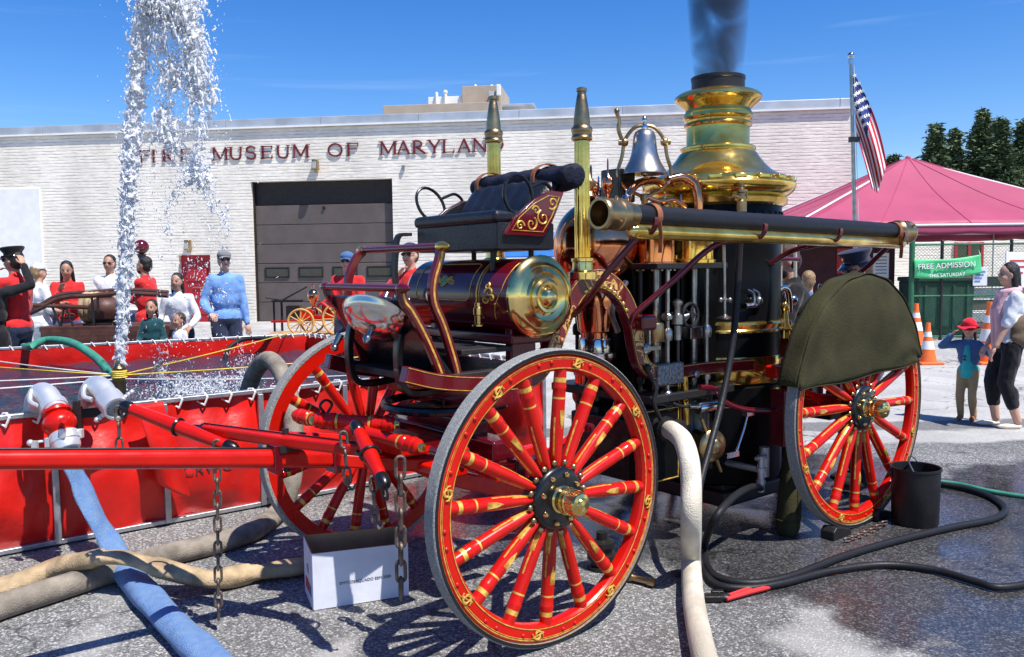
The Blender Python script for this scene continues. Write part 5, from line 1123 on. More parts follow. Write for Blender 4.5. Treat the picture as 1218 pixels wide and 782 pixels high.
# =================================================================== folding water tank
NL, NR, FR_, FL_ = Vector((-4.2, 3.757, 0)), Vector((.25, 7.26, 0)), Vector((-2.6, 10.7, 0)), Vector((-7.05, 8.43, 0))
PH = .80; WL = .60
pool = thing('folding_water_tank', 'large open red vinyl folding tank on a grey steel frame', 'water tank', (0, 0, 0))
rndp = random.Random(3)
def side(A, B, seed):
    d = B - A; l = d.length; t_ = d.normalized(); out = Vector((t_.y, -t_.x, 0)); nb = max(2, round(l / .628)); bay = l / nb
    def fn(s, t, inner=0):
        x = s * l; f = (x / bay) % 1; z = .03 + (PH - .05) * t; b = math.sin(PI * f) ** .8 * math.sin(PI * min(1, t * 1.12 + .0)) * .085
        b += .012 * math.sin(x * 9 + seed + 4 * t) * math.sin(PI * f) + .009 * math.sin(x * 23 - 7 * t) + .010 * abs(math.sin(f * 9 + t * 6 + seed)) * (1 - math.sin(PI * f)) + .008 * math.sin(x * 41 + 3 * t) * max(0, t - .55) + .008 * math.sin(x * 6.1 + 11 * t + seed) + .02 * max(0, math.sin(x * 2.3 + seed)) * math.sin(PI * t)
        if inner: b = b * .4 - .03 - .012 * math.sin(x * 5 + seed)
        p = A + t_ * x + out * (b - .012); return (p.x, p.y, z)
    mb = MB(); mb.grid(fn, int(l / .035), 22); mb.build('vinyl_wall', 'vinyl_red', pool, angle=0).data.polygons.foreach_set('use_smooth', [True] * (int(l / .035) * 22))
    mb = MB(); mb.grid(lambda s, t: fn(s, t, 1), int(l / .07), 10); mb.build('vinyl_liner', 'vinyl_red', pool, angle=70)
    for z, nm in ((PH, 'top_rail'), (.025, 'bottom_rail')):
        mb = MB(); mb.strip([A + Vector((0, 0, z)), A.lerp(B, .5) + Vector((0, 0, z)), B + Vector((0, 0, z))], .045, .03, (out.x, out.y, 0)); mb.build(nm, 'galvanised', pool, bev=.006)
    for i in range(nb + 1):
        p = A + t_ * (i * bay) + out * .02; mb = MB(); mb.box(p + Vector((0, 0, PH / 2)), (.036, .036, PH - .035), 0, (t_, out, Z3)); mb.build('post', 'galvanised', pool, bev=.004)
    k = 0
    while k * .16 < l - .05:   # lacing round the top rail
        p = A + t_ * (k * .16 + .05) + Vector((0, 0, PH)); mb = MB(); mb.tube([p + out * .03 + t_ * .02, p + out * .028 + Vector((0, 0, -.05)), p - out * .03 + Vector((0, 0, -.03)) - t_ * .03, p - out * .03 + Vector((0, 0, .02)), p + out * .01 + Vector((0, 0, .022)) + t_ * .01], .0075, 5, closed=True); mb.build('lacing', 'rope_white', pool); k += 1
    return fn, l, out
near_wall = side(NL, NR, 1); side(NR, FR_, 2); side(FR_, FL_, 3); side(FL_, NL, 4)
mb = MB(); mb.grid(lambda s, t: NL.lerp(NR, s).lerp(FL_.lerp(FR_, s), t) + Vector((0, 0, .012)), 8, 8); mb.build('vinyl_floor', 'vinyl_red', pool)
# loose vinyl flap hanging over the near wall
fa = gp(160, 484, .80); fb_ = gp(192, 480, .80); dn_ = Vector((.618, -.786, 0))
def flap(s, t):
    p = fa.lerp(fb_, s * (1 + .35 * t)) + dn_ * (.03 + .05 * math.sin(PI * t) + .035 * math.sin(5 * s) * t) + Vector((.08 * t, .06 * t, .015 - .66 * t * (.75 + .25 * s))); return (p.x, p.y, max(.03, p.z))
mb = MB(); mb.grid(flap, 18, 20); mb.build('vinyl_flap', 'vinyl_red', pool, solid=.004, angle=70)
# print on the vinyl
me = text_mesh('CRVFC', .095, .0, 'ink', 1.1); fn_, l_, out_ = near_wall; tw = (NR - NL).normalized()
dd = ray(246, 557); k_ = ((NL + out_ * .06 - CAM).dot(out_)) / dd.dot(out_); pc = CAM + dd * k_; sc_ = (pc - NL).dot(tw)
for vt in me.vertices:      # the print follows the bulging vinyl
    q = Vector(fn_((sc_ + vt.co.x) / l_, (pc.z + vt.co.y - .03) / (PH - .05))) + out_ * .006; vt.co = q
link('lettering', me, pool)
# water surface
m, t, b = nodes_of('pool_water'); N = t.nodes; K = t.links
b.inputs['Base Color'].default_value = (.022, .035, .055, 1); b.inputs['Roughness'].default_value = .06; b.inputs['IOR'].default_value = 1.33
g = N.new('ShaderNodeNewGeometry'); n1 = N.new('ShaderNodeTexNoise'); n1.inputs['Scale'].default_value = 16; n1.inputs['Detail'].default_value = 7; n1.inputs['Distortion'].default_value = .5; K.new(g.outputs['Position'], n1.inputs['Vector'])
bp = N.new('ShaderNodeBump'); bp.inputs['Strength'].default_value = 1.0; bp.inputs['Distance'].default_value = .06; K.new(n1.outputs['Fac'], bp.inputs['Height']); K.new(bp.outputs[0], b.inputs['Normal']); MATS['pool_water'] = m
def wsurf(s, t):
    p = NL.lerp(NR, s).lerp(FL_.lerp(FR_, s), t); return (p.x, p.y, WL + .012 * math.sin(p.x * 9 + p.y * 3) * math.sin(p.y * 8 - p.x * 2) + .008 * math.sin(p.x * 21 + 5 * p.y))
mb = MB(); mb.grid(wsurf, 90, 80); tag(mb.build('water', 'pool_water', angle=70), kind='structure')

# =================================================================== fountain
NY = 7.0
fz = thing('fountain_nozzle', 'upright brass pipe nozzle roped in the middle of the red tank', 'nozzle', at(143, 470, NY).xy.to_3d())
nb_ = Vector((0, 0, 0)); nz1 = at(143, 428, NY).z
mb = MB(); mb.lathe([(.05, .014), (.05, .70), (.056, .71), (.056, .73), (.045, .74), (.045, nz1 - .10), (.052, nz1 - .09), (.052, nz1 - .07), (.036, nz1 - .05), (.030, nz1), (.02, nz1)], (0, 0, 0), Z3, 20); mb.box((0, 0, .03), (.5, .5, .03)); mb.build('pipe', 'old_brass', fz)
mb = MB()
for k in range(4): mb.torus((0, 0, .745 + k * .016), Z3, .054, .009, 18, 6)
mb.build('rope_lashing', 'rope_yellow', fz)
nzt = fz.location + Vector((0, 0, .76))
def drop_mat():
    m, t, b = nodes_of('spray'); b.inputs['Base Color'].default_value = (.96, .98, 1, 1); b.inputs['Roughness'].default_value = .14; b.inputs['IOR'].default_value = 1.33; b.inputs['Transmission Weight'].default_value = .45
    b.inputs['Emission Strength'].default_value = 0; MATS['spray'] = m
drop_mat()
ico = bmesh.new(); bmesh.ops.create_icosphere(ico, subdivisions=1, radius=1); IV = [v.co.copy() for v in ico.verts]; IF = [tuple(v.index for v in f.verts) for f in ico.faces]; ico.free()
rw = random.Random(11)
def fuse_water(mb_, o_, vox=.0095, it=2):
    me = bpy.data.meshes.new('x'); me.from_pydata([(v[0] - o_.x, v[1] - o_.y, v[2] - o_.z) for v in mb_.v], [], mb_.f); ob = bpy.data.objects.new('x', me)
    md = ob.modifiers.new('r', 'REMESH'); md.mode = 'VOXEL'; md.voxel_size = vox; md.use_smooth_shade = True
    sm_ = ob.modifiers.new('s', 'SMOOTH'); sm_.factor = .5; sm_.iterations = it; out = eval_mesh(ob); out.materials.clear(); out.materials.append(M['spray']); return out
class Drops(MB):
    """fine droplets, plus blobs collected in .big that are fused into connected water"""
    def __init__(s): super().__init__(); s.big = MB()
    def drop(s, p, r, st=1.5, fuse_p=0.0):
        a = Matrix.Rotation(rw.uniform(0, 6.28), 3, 'Z') @ Matrix.Rotation(rw.gauss(0, .7), 3, 'X'); k = rw.choice((.45, .6, .8, 1)); tgt = s; r *= .62
        if rw.random() < fuse_p: tgt = s.big; r *= 1.65; k = .8
        sx, sy, sz = r * k * rw.uniform(.6, 1.1), r * k * rw.uniform(.6, 1.2), r * st * rw.uniform(.7, 2.0)
        tgt.add([p + a @ Vector((v.x * sx, v.y * sy, v.z * sz)) for v in IV], IF)
    def stream(s, px, n, sp0, sp1, r0, r1, Y0=NY, Y1=NY, lo=.5, clump=6):
        P = [at(x, y, Y0 + (Y1 - Y0) * i / max(1, len(px) - 1)) for i, (x, y) in enumerate(px)]; P = crv(P, 10); k = len(P) - 1; i = 0
        while i < n:
            t = rw.random(); t = t if rw.random() < .4 else (round(t * 22) / 22 + rw.gauss(0, .012)) % 1; j = min(k - 1, int(t * k)); c = P[j].lerp(P[j + 1], t * k - j); sp = sp0 + (sp1 - sp0) * t; c = c + Vector((rw.gauss(0, sp), rw.gauss(0, sp), rw.gauss(0, sp)))
            for q in range(rw.randint(1, clump)):
                s.drop(c + Vector((rw.gauss(0, .4 * sp + .008), rw.gauss(0, .4 * sp + .008), rw.gauss(0, .6 * sp + .02))), rw.uniform(r0, r1) * rw.choice((.5, .7, 1, 1, 1.3)), 1.4, .42); i += 1
ft = thing('water_fountain', 'white jet of water rising from the nozzle and falling back in spray', 'water jet', nzt * 1.0); ft.location = fz.location
def off(mb_, o_):
    mb_.v = [(v[0] - o_.x, v[1] - o_.y, v[2] - o_.z) for v in mb_.v]; return mb_
jet = Drops(); jp = [(143, 431), (147, 360), (151, 290), (154, 220), (159, 140), (166, 70), (176, 0), (186, -60)]
jc = crv([at(x, y, NY) for x, y in jp], 12); n_ = len(jc)
jet.big.tube([p + Vector((rw.gauss(0, .006), rw.gauss(0, .006), 0)) for p in jc], [(.020 + .018 * i / n_) * rw.uniform(.75, 1.25) for i in range(n_)], 10)
jet.stream(jp, 8500, .011, .042, .007, .017)
jet.stream(jp[:4], 2600, .014, .035, .006, .013)
tag(link('jet_core', fuse_water(jet.big, ft.location), ft), kind='stuff'); tag(off(jet, ft.location).build('rising_jet', 'spray', ft, angle=80), kind='stuff')
fall = Drops()
fall.stream([(172, -50), (200, 0), (215, 20), (205, 50)], 1360, .11, .10, .008, .018)
fall.stream([(180, -20), (200, 0), (222, 15)], 1496, .09, .09, .008, .02)
fall.stream([(216, -40), (224, 20), (230, 60), (238, 95), (244, 112)], 1768, .05, .045, .008, .017)
fall.stream([(188, 0), (186, 50), (196, 80), (204, 95), (192, 102)], 748, .035, .035, .007, .015)
fall.stream([(204, 60), (215, 90), (200, 118), (192, 140), (196, 150)], 612, .028, .03, .007, .015)
fall.stream([(230, 60), (226, 100), (233, 140), (238, 180), (234, 205), (250, 225)], 1156, .04, .035, .006, .014)
fall.stream([(200, 140), (212, 160), (206, 175), (196, 165), (178, 160)], 612, .03, .025, .006, .014)
fall.stream([(195, 150), (205, 180), (222, 200), (240, 212), (218, 212)], 476, .045, .03, .006, .013)
fall.stream([(240, 205), (248, 225), (258, 245), (270, 262), (262, 290)], 408, .022, .03, .005, .012)
fall.stream([(225, 205), (212, 222), (204, 242), (196, 260), (200, 290)], 306, .016, .03, .005, .011)
fall.stream([(172, 160), (171, 190), (172, 215)], 108, .03, .04, .005, .011)
fall.stream([(262, 250), (250, 275), (242, 300), (236, 330)], 108, .05, .08, .004, .010)
for i in range(620):
    x = rw.gauss(222, 34); y = rw.uniform(150, 440); fall.drop(at(x, y, NY + rw.gauss(.2, .35)), rw.uniform(.004, .010), 1.6)
for i in range(140):
    x = rw.gauss(165, 22); y = rw.uniform(0, 260); fall.drop(at(x, y, NY + rw.gauss(0, .2)), rw.uniform(.004, .010), 1.3)
# sheets of glinting water thrown across the man in blue
fall.stream([(262, 312), (240, 330), (250, 355), (268, 348)], 115, .05, .06, .006, .013, 7.4, 7.6)
fall.stream([(240, 310), (222, 330), (205, 338)], 81, .05, .06, .005, .010, 7.4, 7.6)
def threads(px, n, sp, r, lmin, lmax):
    P = crv([at(x, y, NY) for x, y in px], 12); k = len(P) - 1
    for i in range(n):
        t = rw.random() * .85; l = rw.uniform(lmin, lmax); o_ = Vector((rw.gauss(0, sp), rw.gauss(0, sp), rw.gauss(0, sp))); q = []
        for j in range(9): u = min(.999, t + l * j / 8) * k; m_ = int(u); q.append(P[m_].lerp(P[m_ + 1], u - m_) + o_ * (1 + .05 * j) + Vector((rw.gauss(0, .006), 0, rw.gauss(0, .004))))
        fall.big.tube(crv(q, 3), [1.15 * r * rw.uniform(.3, 1.3) * (1 - abs(z_ / 12 - 1) ** 3 * .9) for z_ in range(25)], 6)
threads([(178, -30), (205, 0), (222, 40), (240, 100), (240, 160)], 60, .07, .010, .10, .3); threads([(188, 0), (190, 60), (203, 95), (196, 140), (206, 190)], 40, .04, .009, .08, .2)
threads([(230, 60), (233, 140), (238, 190), (256, 240), (268, 275)], 34, .04, .008, .08, .2); threads([(225, 205), (206, 240), (198, 280)], 10, .02, .006, .1, .3); threads([(196, 150), (214, 190), (240, 212)], 16, .05, .008, .1, .3)
for i in range(2600):
    x = rw.gauss(208, 22); y = rw.uniform(-30, 260); fall.drop(at(x, y, NY + rw.gauss(0, .15)), rw.uniform(.002, .006), 1.3)
tag(link('falling_sheets', fuse_water(fall.big, ft.location), ft), kind='stuff'); tag(off(fall, ft.location).build('falling_spray', 'spray', ft, angle=80), kind='stuff')
spl = Drops()
for i in range(1500):
    x = rw.gauss(238, 42); y = rw.uniform(450, 478); p = gp(min(330, max(150, x)), y, WL); spl.drop(p + Vector((0, 0, abs(rw.gauss(0, .03)))), rw.uniform(.006, .02), .55)
for cx_, cy_, h_, n in ((192, 445, .36, 220), (288, 460, .42, 260), (235, 462, .16, 140), (262, 464, .22, 160), (214, 458, .14, 120), (300, 455, .30, 120)):
    c = gp(cx_, cy_ + 8, WL)
    for i in range(n):
        t = rw.random() ** 1.5; a = rw.uniform(0, 6.28); r = rw.uniform(0, .12) * (.4 + t); spl.drop(c + Vector((r * math.cos(a), r * math.sin(a), h_ * t)), rw.uniform(.004, .014) * (1.2 - .6 * t), 1.6)
tag(off(spl, ft.location).build('splash', 'spray', ft, angle=80), kind='stuff')

# ropes across the tank to the nozzle
def rope(p, q, mt, lab, sag=.03, r=.006):
    p = Vector(p); q = Vector(q); P = [p.lerp(q, i / 14) + Vector((0, 0, -sag * math.sin(PI * i / 14))) for i in range(15)]
    mb = MB(); mb.tube(P, r, 6); return tag(mb.build('guy_rope', mt, angle=60), lab, 'rope', 'guy ropes holding the nozzle')
def rim(A, B, t): return A.lerp(B, t) + Vector((0, 0, PH + .02))
rope(nzt, rim(FL_, NL, .45), 'rope_white', 'upper white guy rope running to the tank side beyond the green hose', .03)
rope(nzt + Vector((0, 0, -.03)), rim(FL_, NL, .68), 'rope_white', 'lower white guy rope running over the pipe elbows', .02)
rope(nzt, rim(NR, FR_, .35), 'rope_yellow', 'yellow guy rope running over the splash to the large grey hose', .03)
rope(nzt + Vector((0, 0, -.03)), rim(NL, NR, .80), 'rope_white', 'white guy rope crossing the splash towards the wheel', .03)
rope(nzt, rim(FR_, FL_, .05), 'rope_yellow', 'yellow guy rope stretched along the far vinyl wall', .01)
rope(nzt, rim(FR_, FL_, .92), 'rope_yellow', 'yellow guy rope running back under the officer in red', .02)
rope(nzt + Vector((0, 0, .0)), rim(FR_, FL_, .80), 'rope_white', 'white guy rope ending behind the green hose', .02)
# green fill hose hooked over the far rim
def hose(name, pts, r, mt, lab, n=14, sub=8, group=None, sq=None, cat='hose'):
    P = crv([Vector(p) for p in pts], sub); mb = MB(); rr = r if not isinstance(r, list) else r; mb.tube(P, rr, n)
    if sq:
        pass
    o = mb.build(name, mt, angle=70); return tag(o, lab, cat, group)
hose('fill_hose', [gp(15, 408, .25) + Vector((-.2, .6, 0)), at(30, 413, 9.45), at(55, 405, 9.2), at(85, 408, 8.9), at(112, 424, 8.6), at(127, 440, 8.4), at(131, 452, 8.3), at(131, 462, 8.2)], .042, 'hose_green', 'thick green hose arching over the far rim into the tank')
hose('drain_hose', [at(345, 400, 11.0), at(318, 403, 10.4), at(290, 404, 10.1), at(272, 415, 9.9), at(268, 432, 9.7), at(275, 450, 9.4)], .025, 'dark_rubber', 'thin dark hose curling over the far rim of the tank')
# =================================================================== big hoses round the tank
G = gp
hose('suction_line', [G(-60, 745, .06), G(0, 722, .06), G(60, 703, .06), G(120, 684, .06), G(185, 664, .06), G(250, 648, .06), G(300, 632, .06), at(330, 610, 5.35), at(346, 578, 5.45), at(350, 530, 5.55), at(346, 480, 5.7), at(336, 446, 5.85), at(320, 428, 6.0), at(305, 440, 6.2), at(296, 462, 6.35), at(292, 478, 6.45)], .062, 'hose_grey', 'thick grey brown hose looping over the near rim of the tank to the ground')
# flattened tan canvas hose
def flat_hose(name, pts, w, h, mt, lab, sub=8):
    P = crv([Vector(p) for p in pts], sub); mb = MB(); k = len(P); vs = []; fs = []; n = 16
    for i in range(k):
        t = (P[min(i + 1, k - 1)] - P[max(i - 1, 0)]); t.z = 0; t.normalize(); sd_ = Vector((t.y, -t.x, 0)); ww = w[i * (len(w) - 1) // (k - 1)] if isinstance(w, list) else w; hh = h[i * (len(h) - 1) // (k - 1)] if isinstance(h, list) else h
        for j in range(n): a = 2 * PI * j / n; vs.append(P[i] + sd_ * (ww * math.cos(a) * (1 - .03 * math.sin(i * .9))) + Vector((0, 0, hh * (math.sin(a) + .12 * math.sin(3 * a + i * .4)))))
    for i in range(k - 1):
        for j in range(n): fs.append((i * n + j, i * n + (j + 1) % n, (i + 1) * n + (j + 1) % n, (i + 1) * n + j))
    fs += [tuple(range(n - 1, -1, -1)), tuple(range((k - 1) * n, k * n))]
    mb.add(vs, fs); return tag(mb.build(name, mt, angle=70), lab, 'hose')
flat_hose('canvas_hose', [G(-80, 722, .05), G(0, 700, .06), G(55, 680, .09), G(84, 672, .13), G(120, 664, .18), G(150, 664, .19), G(185, 674, .14), G(235, 687, .08), G(265, 688, .06), G(300, 682, .05), G(340, 676, .045), G(400, 668, .04)], [.075, .075, .07, .06, .06, .07, .075, .07, .06, .065, .07, .07], [.045, .05, .055, .05, .03, .03, .04, .045, .05, .04, .04, .038], 'hose_tan', 'limp tan canvas hose lying crumpled across the blue hose')
# blue lay-flat hose from the red valve to the ground
def rimY(x): return gp(x, 495, .8).y
flat_hose('blue_hose', [at(76, 528, 4.50), at(84, 548, 4.45), at(96, 578, 4.44), at(112, 612, 4.42), at(132, 648, 4.40), G(152, 682, .055), G(180, 714, .05), G(212, 748, .05), G(246, 780, .05), G(300, 835, .05)], [.062, .066, .07, .07, .07, .072, .072, .074, .075, .075], [.05, .05, .05, .05, .05, .05, .046, .044, .044, .044], 'hose_blue', 'blue lay-flat hose running down from the red valve over the asphalt')
# white delivery hose
o_ = Ew(*L(795, 511, .34))
hose('delivery_hose', [Ew(*L(796, 512, .40)), Ew(*L(800, 513, .33)), Ew(*L(812, 524, .20)), Ew(*L(819, 545, .08)), Ew(*L(822, 575, .02)), Ew(*L(822, 620, -.02)), G(822, 668, .075), G(825, 715, .053), G(834, 765, .055), G(850, 830, .055)], .052, 'hose_white', 'thick white canvas hose dropping from the pump to the ground', 18)
# black hoses
dv = Ew(*L(905, 575, .30))
bl = 'black rubber hoses behind the engine'
hose('black_hose', [dv + Vector((-.0, 0, -.03)), Ew(*L(893, 580, .22)), Ew(*L(872, 592, .15)), Ew(*L(850, 618, .1)), G(838, 652, .022), G(848, 683, .022), G(890, 694, .022), G(940, 686, .022), G(1000, 663, .022), G(1060, 645, .022), G(1130, 628, .022), G(1180, 618, .022), G(1196, 606, .022), G(1180, 592, .022), G(1150, 582, .022), G(1118, 576, .022)], .021, 'dark_rubber', 'black rubber hose leaving the drain valve and looping past the bucket', group=None)
hose('black_hose', [Ew(*L(880, 287, .30)), Ew(*L(878, 330, .30)), Ew(*L(874, 385, .30)), Ew(*L(868, 430, .28)), Ew(*L(858, 480, .24)), Ew(*L(845, 530, .18)), Ew(*L(832, 580, .12)), Ew(*L(828, 630, .06)), G(832, 668, .022), G(850, 694, .022), G(885, 700, .022), G(930, 694, .022), G(985, 680, .022), G(1050, 672, .022), G(1110, 678, .022), G(1160, 692, .022), G(1190, 699, .022), G(1240, 692, .022)], .019, 'dark_rubber', 'black rubber hose hanging from the suction rail and trailing over wet asphalt')
hose('green_hose', [G(1105, 572, .016), G(1140, 576, .016), G(1180, 585, .016), G(1240, 594, .016)], .016, 'hose_green', 'thin dark green garden hose beside the bucket')
# =================================================================== manifold at the tank rim
mf = thing('valve_manifold', 'red ball valve with an aluminium elbow clamped on the tank rim', 'valve', (0, 0, 0))
y0 = 4.62
def A_(x, y, Y=4.55): return at(x, y, Y)
mb = MB(); mb.tube(crv([A_(40, 500, 4.95), A_(42, 480, 4.88), A_(48, 468, 4.75), A_(56, 470, 4.66), A_(64, 482, 4.60), A_(68, 490, 4.56)], 6), .058, 18); mb.build('elbow', 'cast_alu', mf)
mb = MB(); mb.lathe([(.058, 0), (.070, .005), (.070, .05), (.06, .055)], A_(63, 481, 4.61), A_(70, 495) - A_(63, 481, 4.61), 24); mb.tube(crv([A_(49, 462, 4.7), A_(38, 466, 4.68), A_(36, 478, 4.62), A_(47, 484, 4.6)], 5), .014, 8); mb.build('clamp_ring', 'cast_alu', mf)
mb = MB(); dv_ = (A_(76, 520, 4.50) - A_(66, 488, 4.56)); l_ = dv_.length; mb.lathe([(.06, 0), (.075, .005), (.075, .02), (.06, .03), (.082, .06), (.088, .085), (.082, .11), (.06, .135), (.066, .145), (.066, l_)], A_(66, 488, 4.56), dv_, 28); mb.cyl(A_(75, 500, 4.45), A_(76, 500, 4.40), .016); mb.build('valve_body', 'red_paint', mf)
mb = MB(); d_ = (A_(82, 540, 4.47) - A_(75, 516, 4.51)); mb.lathe([(.068, 0), (.076, .01), (.076, .05), (.07, .055), (.07, .08), (.064, .10)], A_(75, 515, 4.51), d_, 28)
for k in range(4): X_, Y_, Z_ = basis(d_); a = k * PI / 2 + .4; mb.box(A_(75, 515, 4.51) + Z_ * .03 + (X_ * math.cos(a) + Y_ * math.sin(a)) * .078, (.03, .03, .05))
mb.build('coupling', 'cast_alu', mf, bev=.004)
mb = MB(); mb.tube([A_(62, 523, 4.5), A_(45, 526, 4.48), A_(38, 527, 4.46)], .008, 8); mb.ball(A_(36, 527, 4.46), .018); mb.box(A_(42, 540, 4.46), (.03, .02, .14)); mb.build('valve_handle', 'cast_alu', mf)
mf2 = thing('pipe_elbow', 'open aluminium elbow with locking lugs hanging over the tank rim', 'pipe elbow', (0, 0, 0))
mb = MB(); mb.tube(crv([A_(105, 488, 4.95), A_(106, 472, 4.88), A_(112, 460, 4.78), A_(121, 462, 4.68), A_(130, 475, 4.60)], 6), .058, 18); mb.build('elbow', 'cast_alu', mf2)
p_, d_ = A_(129, 474, 4.61), (A_(139, 487, 4.52) - A_(129, 474, 4.61)); mb = MB(); mb.lathe([(.058, 0), (.070, .004), (.072, .06), (.066, d_.length), (.054, d_.length), (.052, .02), (0, .02)], p_, d_, 28)
mb.tube(crv([A_(112, 458, 4.72), A_(101, 461, 4.7), A_(100, 472, 4.64), A_(110, 476, 4.62)], 5), .014, 8); mb.build('coupling', 'cast_alu', mf2)
X_, Y_, Z_ = basis(d_)
for s in (1, -1):
    for k in range(3):
        mb = MB(); c = p_ + d_ * .7 + (_R * .78 + _U * .62) * (s * (.078 + .022 * k)); mb.ball(c, .015, 8, 6); mb.build('lug', 'cast_alu', mf2)
mb = MB(); c = gp(92, 494, .8); mb.box(c + Vector((0, -.03, -.03)), (.05, .10, .16)); mb.box(A_(92, 500, 4.6), (.035, .03, .22)); mb.box(gp(110, 493, .8) + Vector((0, 0, .01)), (.34, .05, .05), 0, ((NR - NL).normalized(), Vector((-.618, .786, 0)), Z3)); mb.build('rim_clamp', 'black_iron', mf2, bev=.006)
# =================================================================== cardboard box
FLb, FRb, BLb = G(373, 727), G(486, 709), G(350, 706)
bx_ = (FRb - FLb); bw = bx_.length; bx_.normalize(); by_ = Vector((-bx_.y, bx_.x, 0)); bd_ = max(.2, (BLb - FLb).dot(by_)); bh = CAM.z - (CAM.z / 1) * 0 ; bh = at(373, 660, FLb.y).z
box = thing('cardboard_box', 'open white printed cardboard box on the asphalt under the tongue', 'box', FLb, math.atan2(bx_.y, bx_.x))
tk = .006
for nm, c, sz in (('front_panel', (bw / 2, 0, bh / 2 + .004), (bw, tk, bh)), ('back_panel', (bw / 2, bd_, bh / 2 + .004), (bw, tk, bh)), ('side_panel', (0, bd_ / 2, bh / 2 + .004), (tk, bd_ - tk, bh)), ('side_panel', (bw, bd_ / 2, bh / 2 + .004), (tk, bd_ - tk, bh)), ('bottom_panel', (bw / 2, bd_ / 2, .008), (bw - .008, bd_ - .008, .006))):
    mb = MB(); mb.box(c, sz); mb.v = [(x, y, z + (.012 * math.sin(x * 9 + y * 7) if z > bh * .9 else 0)) for x, y, z in mb.v]
    o = mb.build(nm, ['card_white', 'card_brown'], box)
    for pgn in o.data.polygons:
        n3 = pgn.normal
        if (nm == 'front_panel' and n3.y > .5) or (nm == 'back_panel' and n3.y < -.5) or (nm == 'side_panel' and c[0] == 0 and n3.x > .5) or (nm == 'side_panel' and c[0] > 0 and n3.x < -.5) or nm == 'bottom_panel' or n3.z > .5: pgn.material_index = 1
me = text_mesh('EMYCOSAQUADO ESM 2000', .020, .0004, 'ink', 1.0); o = link('print', me, box); o.location = (bw * .54, -.0042, bh * .42); o.rotation_euler = (PI / 2, 0, 0)
mb = MB(); mb.box((-.0042, bd_ * .60, bh * .30), (.002, bd_ * .34, bh * .2)); mb.build('red_label', 'print_red', box)
mb = MB()
for k in range(4): mb.box((-.0045, bd_ * .25, bh * (.22 + .05 * k)), (.002, bd_ * .28, .004))
mb.build('print', 'ink', box)
mb = MB(); mb.prism([(.0, .0), (.03, .01), (.045, .035), (.02, .05), (-.005, .03)], (-.0038, bd_ * .42, bh * .52), (0, 1, 0), (0, 0, 1), -.002); mb.build('tear', 'card_brown', box)
# =================================================================== bucket, chocks, tools on the ground
bk = thing('black_bucket', 'black metal bucket with a wire bail behind the rear wheel', 'bucket', G(1088, 622))
mb = MB(); mb.lathe([(.0, .006), (.132, .0), (.136, .01), (.142, .34), (.148, .343), (.148, .357), (.138, .355), (.130, .02), (0, .018)], (0, 0, 0), Z3, 36); mb.build('pail', 'black_iron', bk)
mb = MB(); mb.torus((0, 0, .35), Vector((.35, -.2, .12)), .145, .005, 20, 6, a0=-.1, a1=PI + .1); mb.v = [(x, y, .35 + abs(z - .35) * .45) for x, y, z in mb.v]; mb.build('bail', 'steel', bk)
mb = MB()
for s in (-1, 1): mb.box((s * .14, .03, .31), (.02, .04, .05))
mb.build('ear', 'black_iron', bk, bev=.004)
for x, y, lab in ((1003, 640, 'black wheel chock against the rear wheel below the canvas bundle'), (1054, 618, 'black wheel chock between the rear wheel and the bucket')):
    c = G(x, y); mb = MB(); mb.prism([(-.10, 0), (.10, 0), (.09, .035), (.0, .06), (-.07, .075), (-.1, .05)], c, EU, Z3, -.09); o = mb.build('wheel_chock', 'black_iron', bev=.008); tag(o, lab, 'wheel chock', 'chocks at the rear wheel')
cc0, cc1 = G(1008, 642, .02), G(1052, 622, .02); o = thing('chock_chain', 'thin dark chain joining the two wheel chocks', 'chain', cc0)
for i in range(13): c = link('link', lm, o); c.location = (cc1 - cc0) * (i / 12); c.location.z -= .012 * math.sin(PI * i / 12); c.rotation_euler = (PI / 2 if i % 2 else .4, PI / 2, EA)
sp_ = thing('long_spanner', 'dark spanner with two red handles lying beside the white hose', 'spanner', G(872, 712))
mb = MB(); hp = G(862, 715) - G(872, 712); e1, e2 = G(908, 701) - G(872, 712), G(914, 703) - G(872, 712)
mb.ball(hp + Vector((0, 0, .02)), (.035, .03, .018), 10, 6); mb.box(G(848, 716) - G(872, 712) + Vector((0, 0, .02)), (.09, .05, .03)); mb.box(G(853, 710) - G(872, 712) + Vector((0, 0, .02)), (.06, .03, .026)); mb.build('jaw', 'black_iron', sp_, bev=.005)
for a, b_ in ((hp, e1), (hp + Vector((.0, -.03, 0)), e2)): mb = MB(); mb.tube([a + Vector((0, 0, .02)), a.lerp(b_, .5) + Vector((0, 0, .022)), b_ + Vector((0, 0, .018))], [.010, .013, .013], 8); mb.build('handle', 'print_red', sp_)
cn = thing('hose_coupling', 'black and brass hose nozzle lying on the ground behind the front wheel', 'nozzle', G(762, 690))
mb = MB(); d_ = (G(782, 694) - G(750, 686)); d_.z = 0; mb.lathe([(.018, 0), (.026, .01), (.026, .05), (.018, .06), (.016, .14), (.022, .15), (.022, .18), (.012, .185)], Vector((-.09, 0, .026)), d_, 14); mb.build('nozzle', 'old_brass', cn)
cn = thing('black_pump_block', 'black ribbed metal fitting standing on the ground seen through the wheel', 'fitting', G(716, 676))
mb = MB(); mb.lathe([(.08, 0), (.08, .02), (.06, .025), (.06, .05), (.08, .055), (.08, .08), (.055, .085), (.055, .12), (.07, .125), (.07, .15), (.03, .16), (.03, .2)], (0, 0, 0), Z3, 20); mb.build('fitting', 'black_iron', cn)

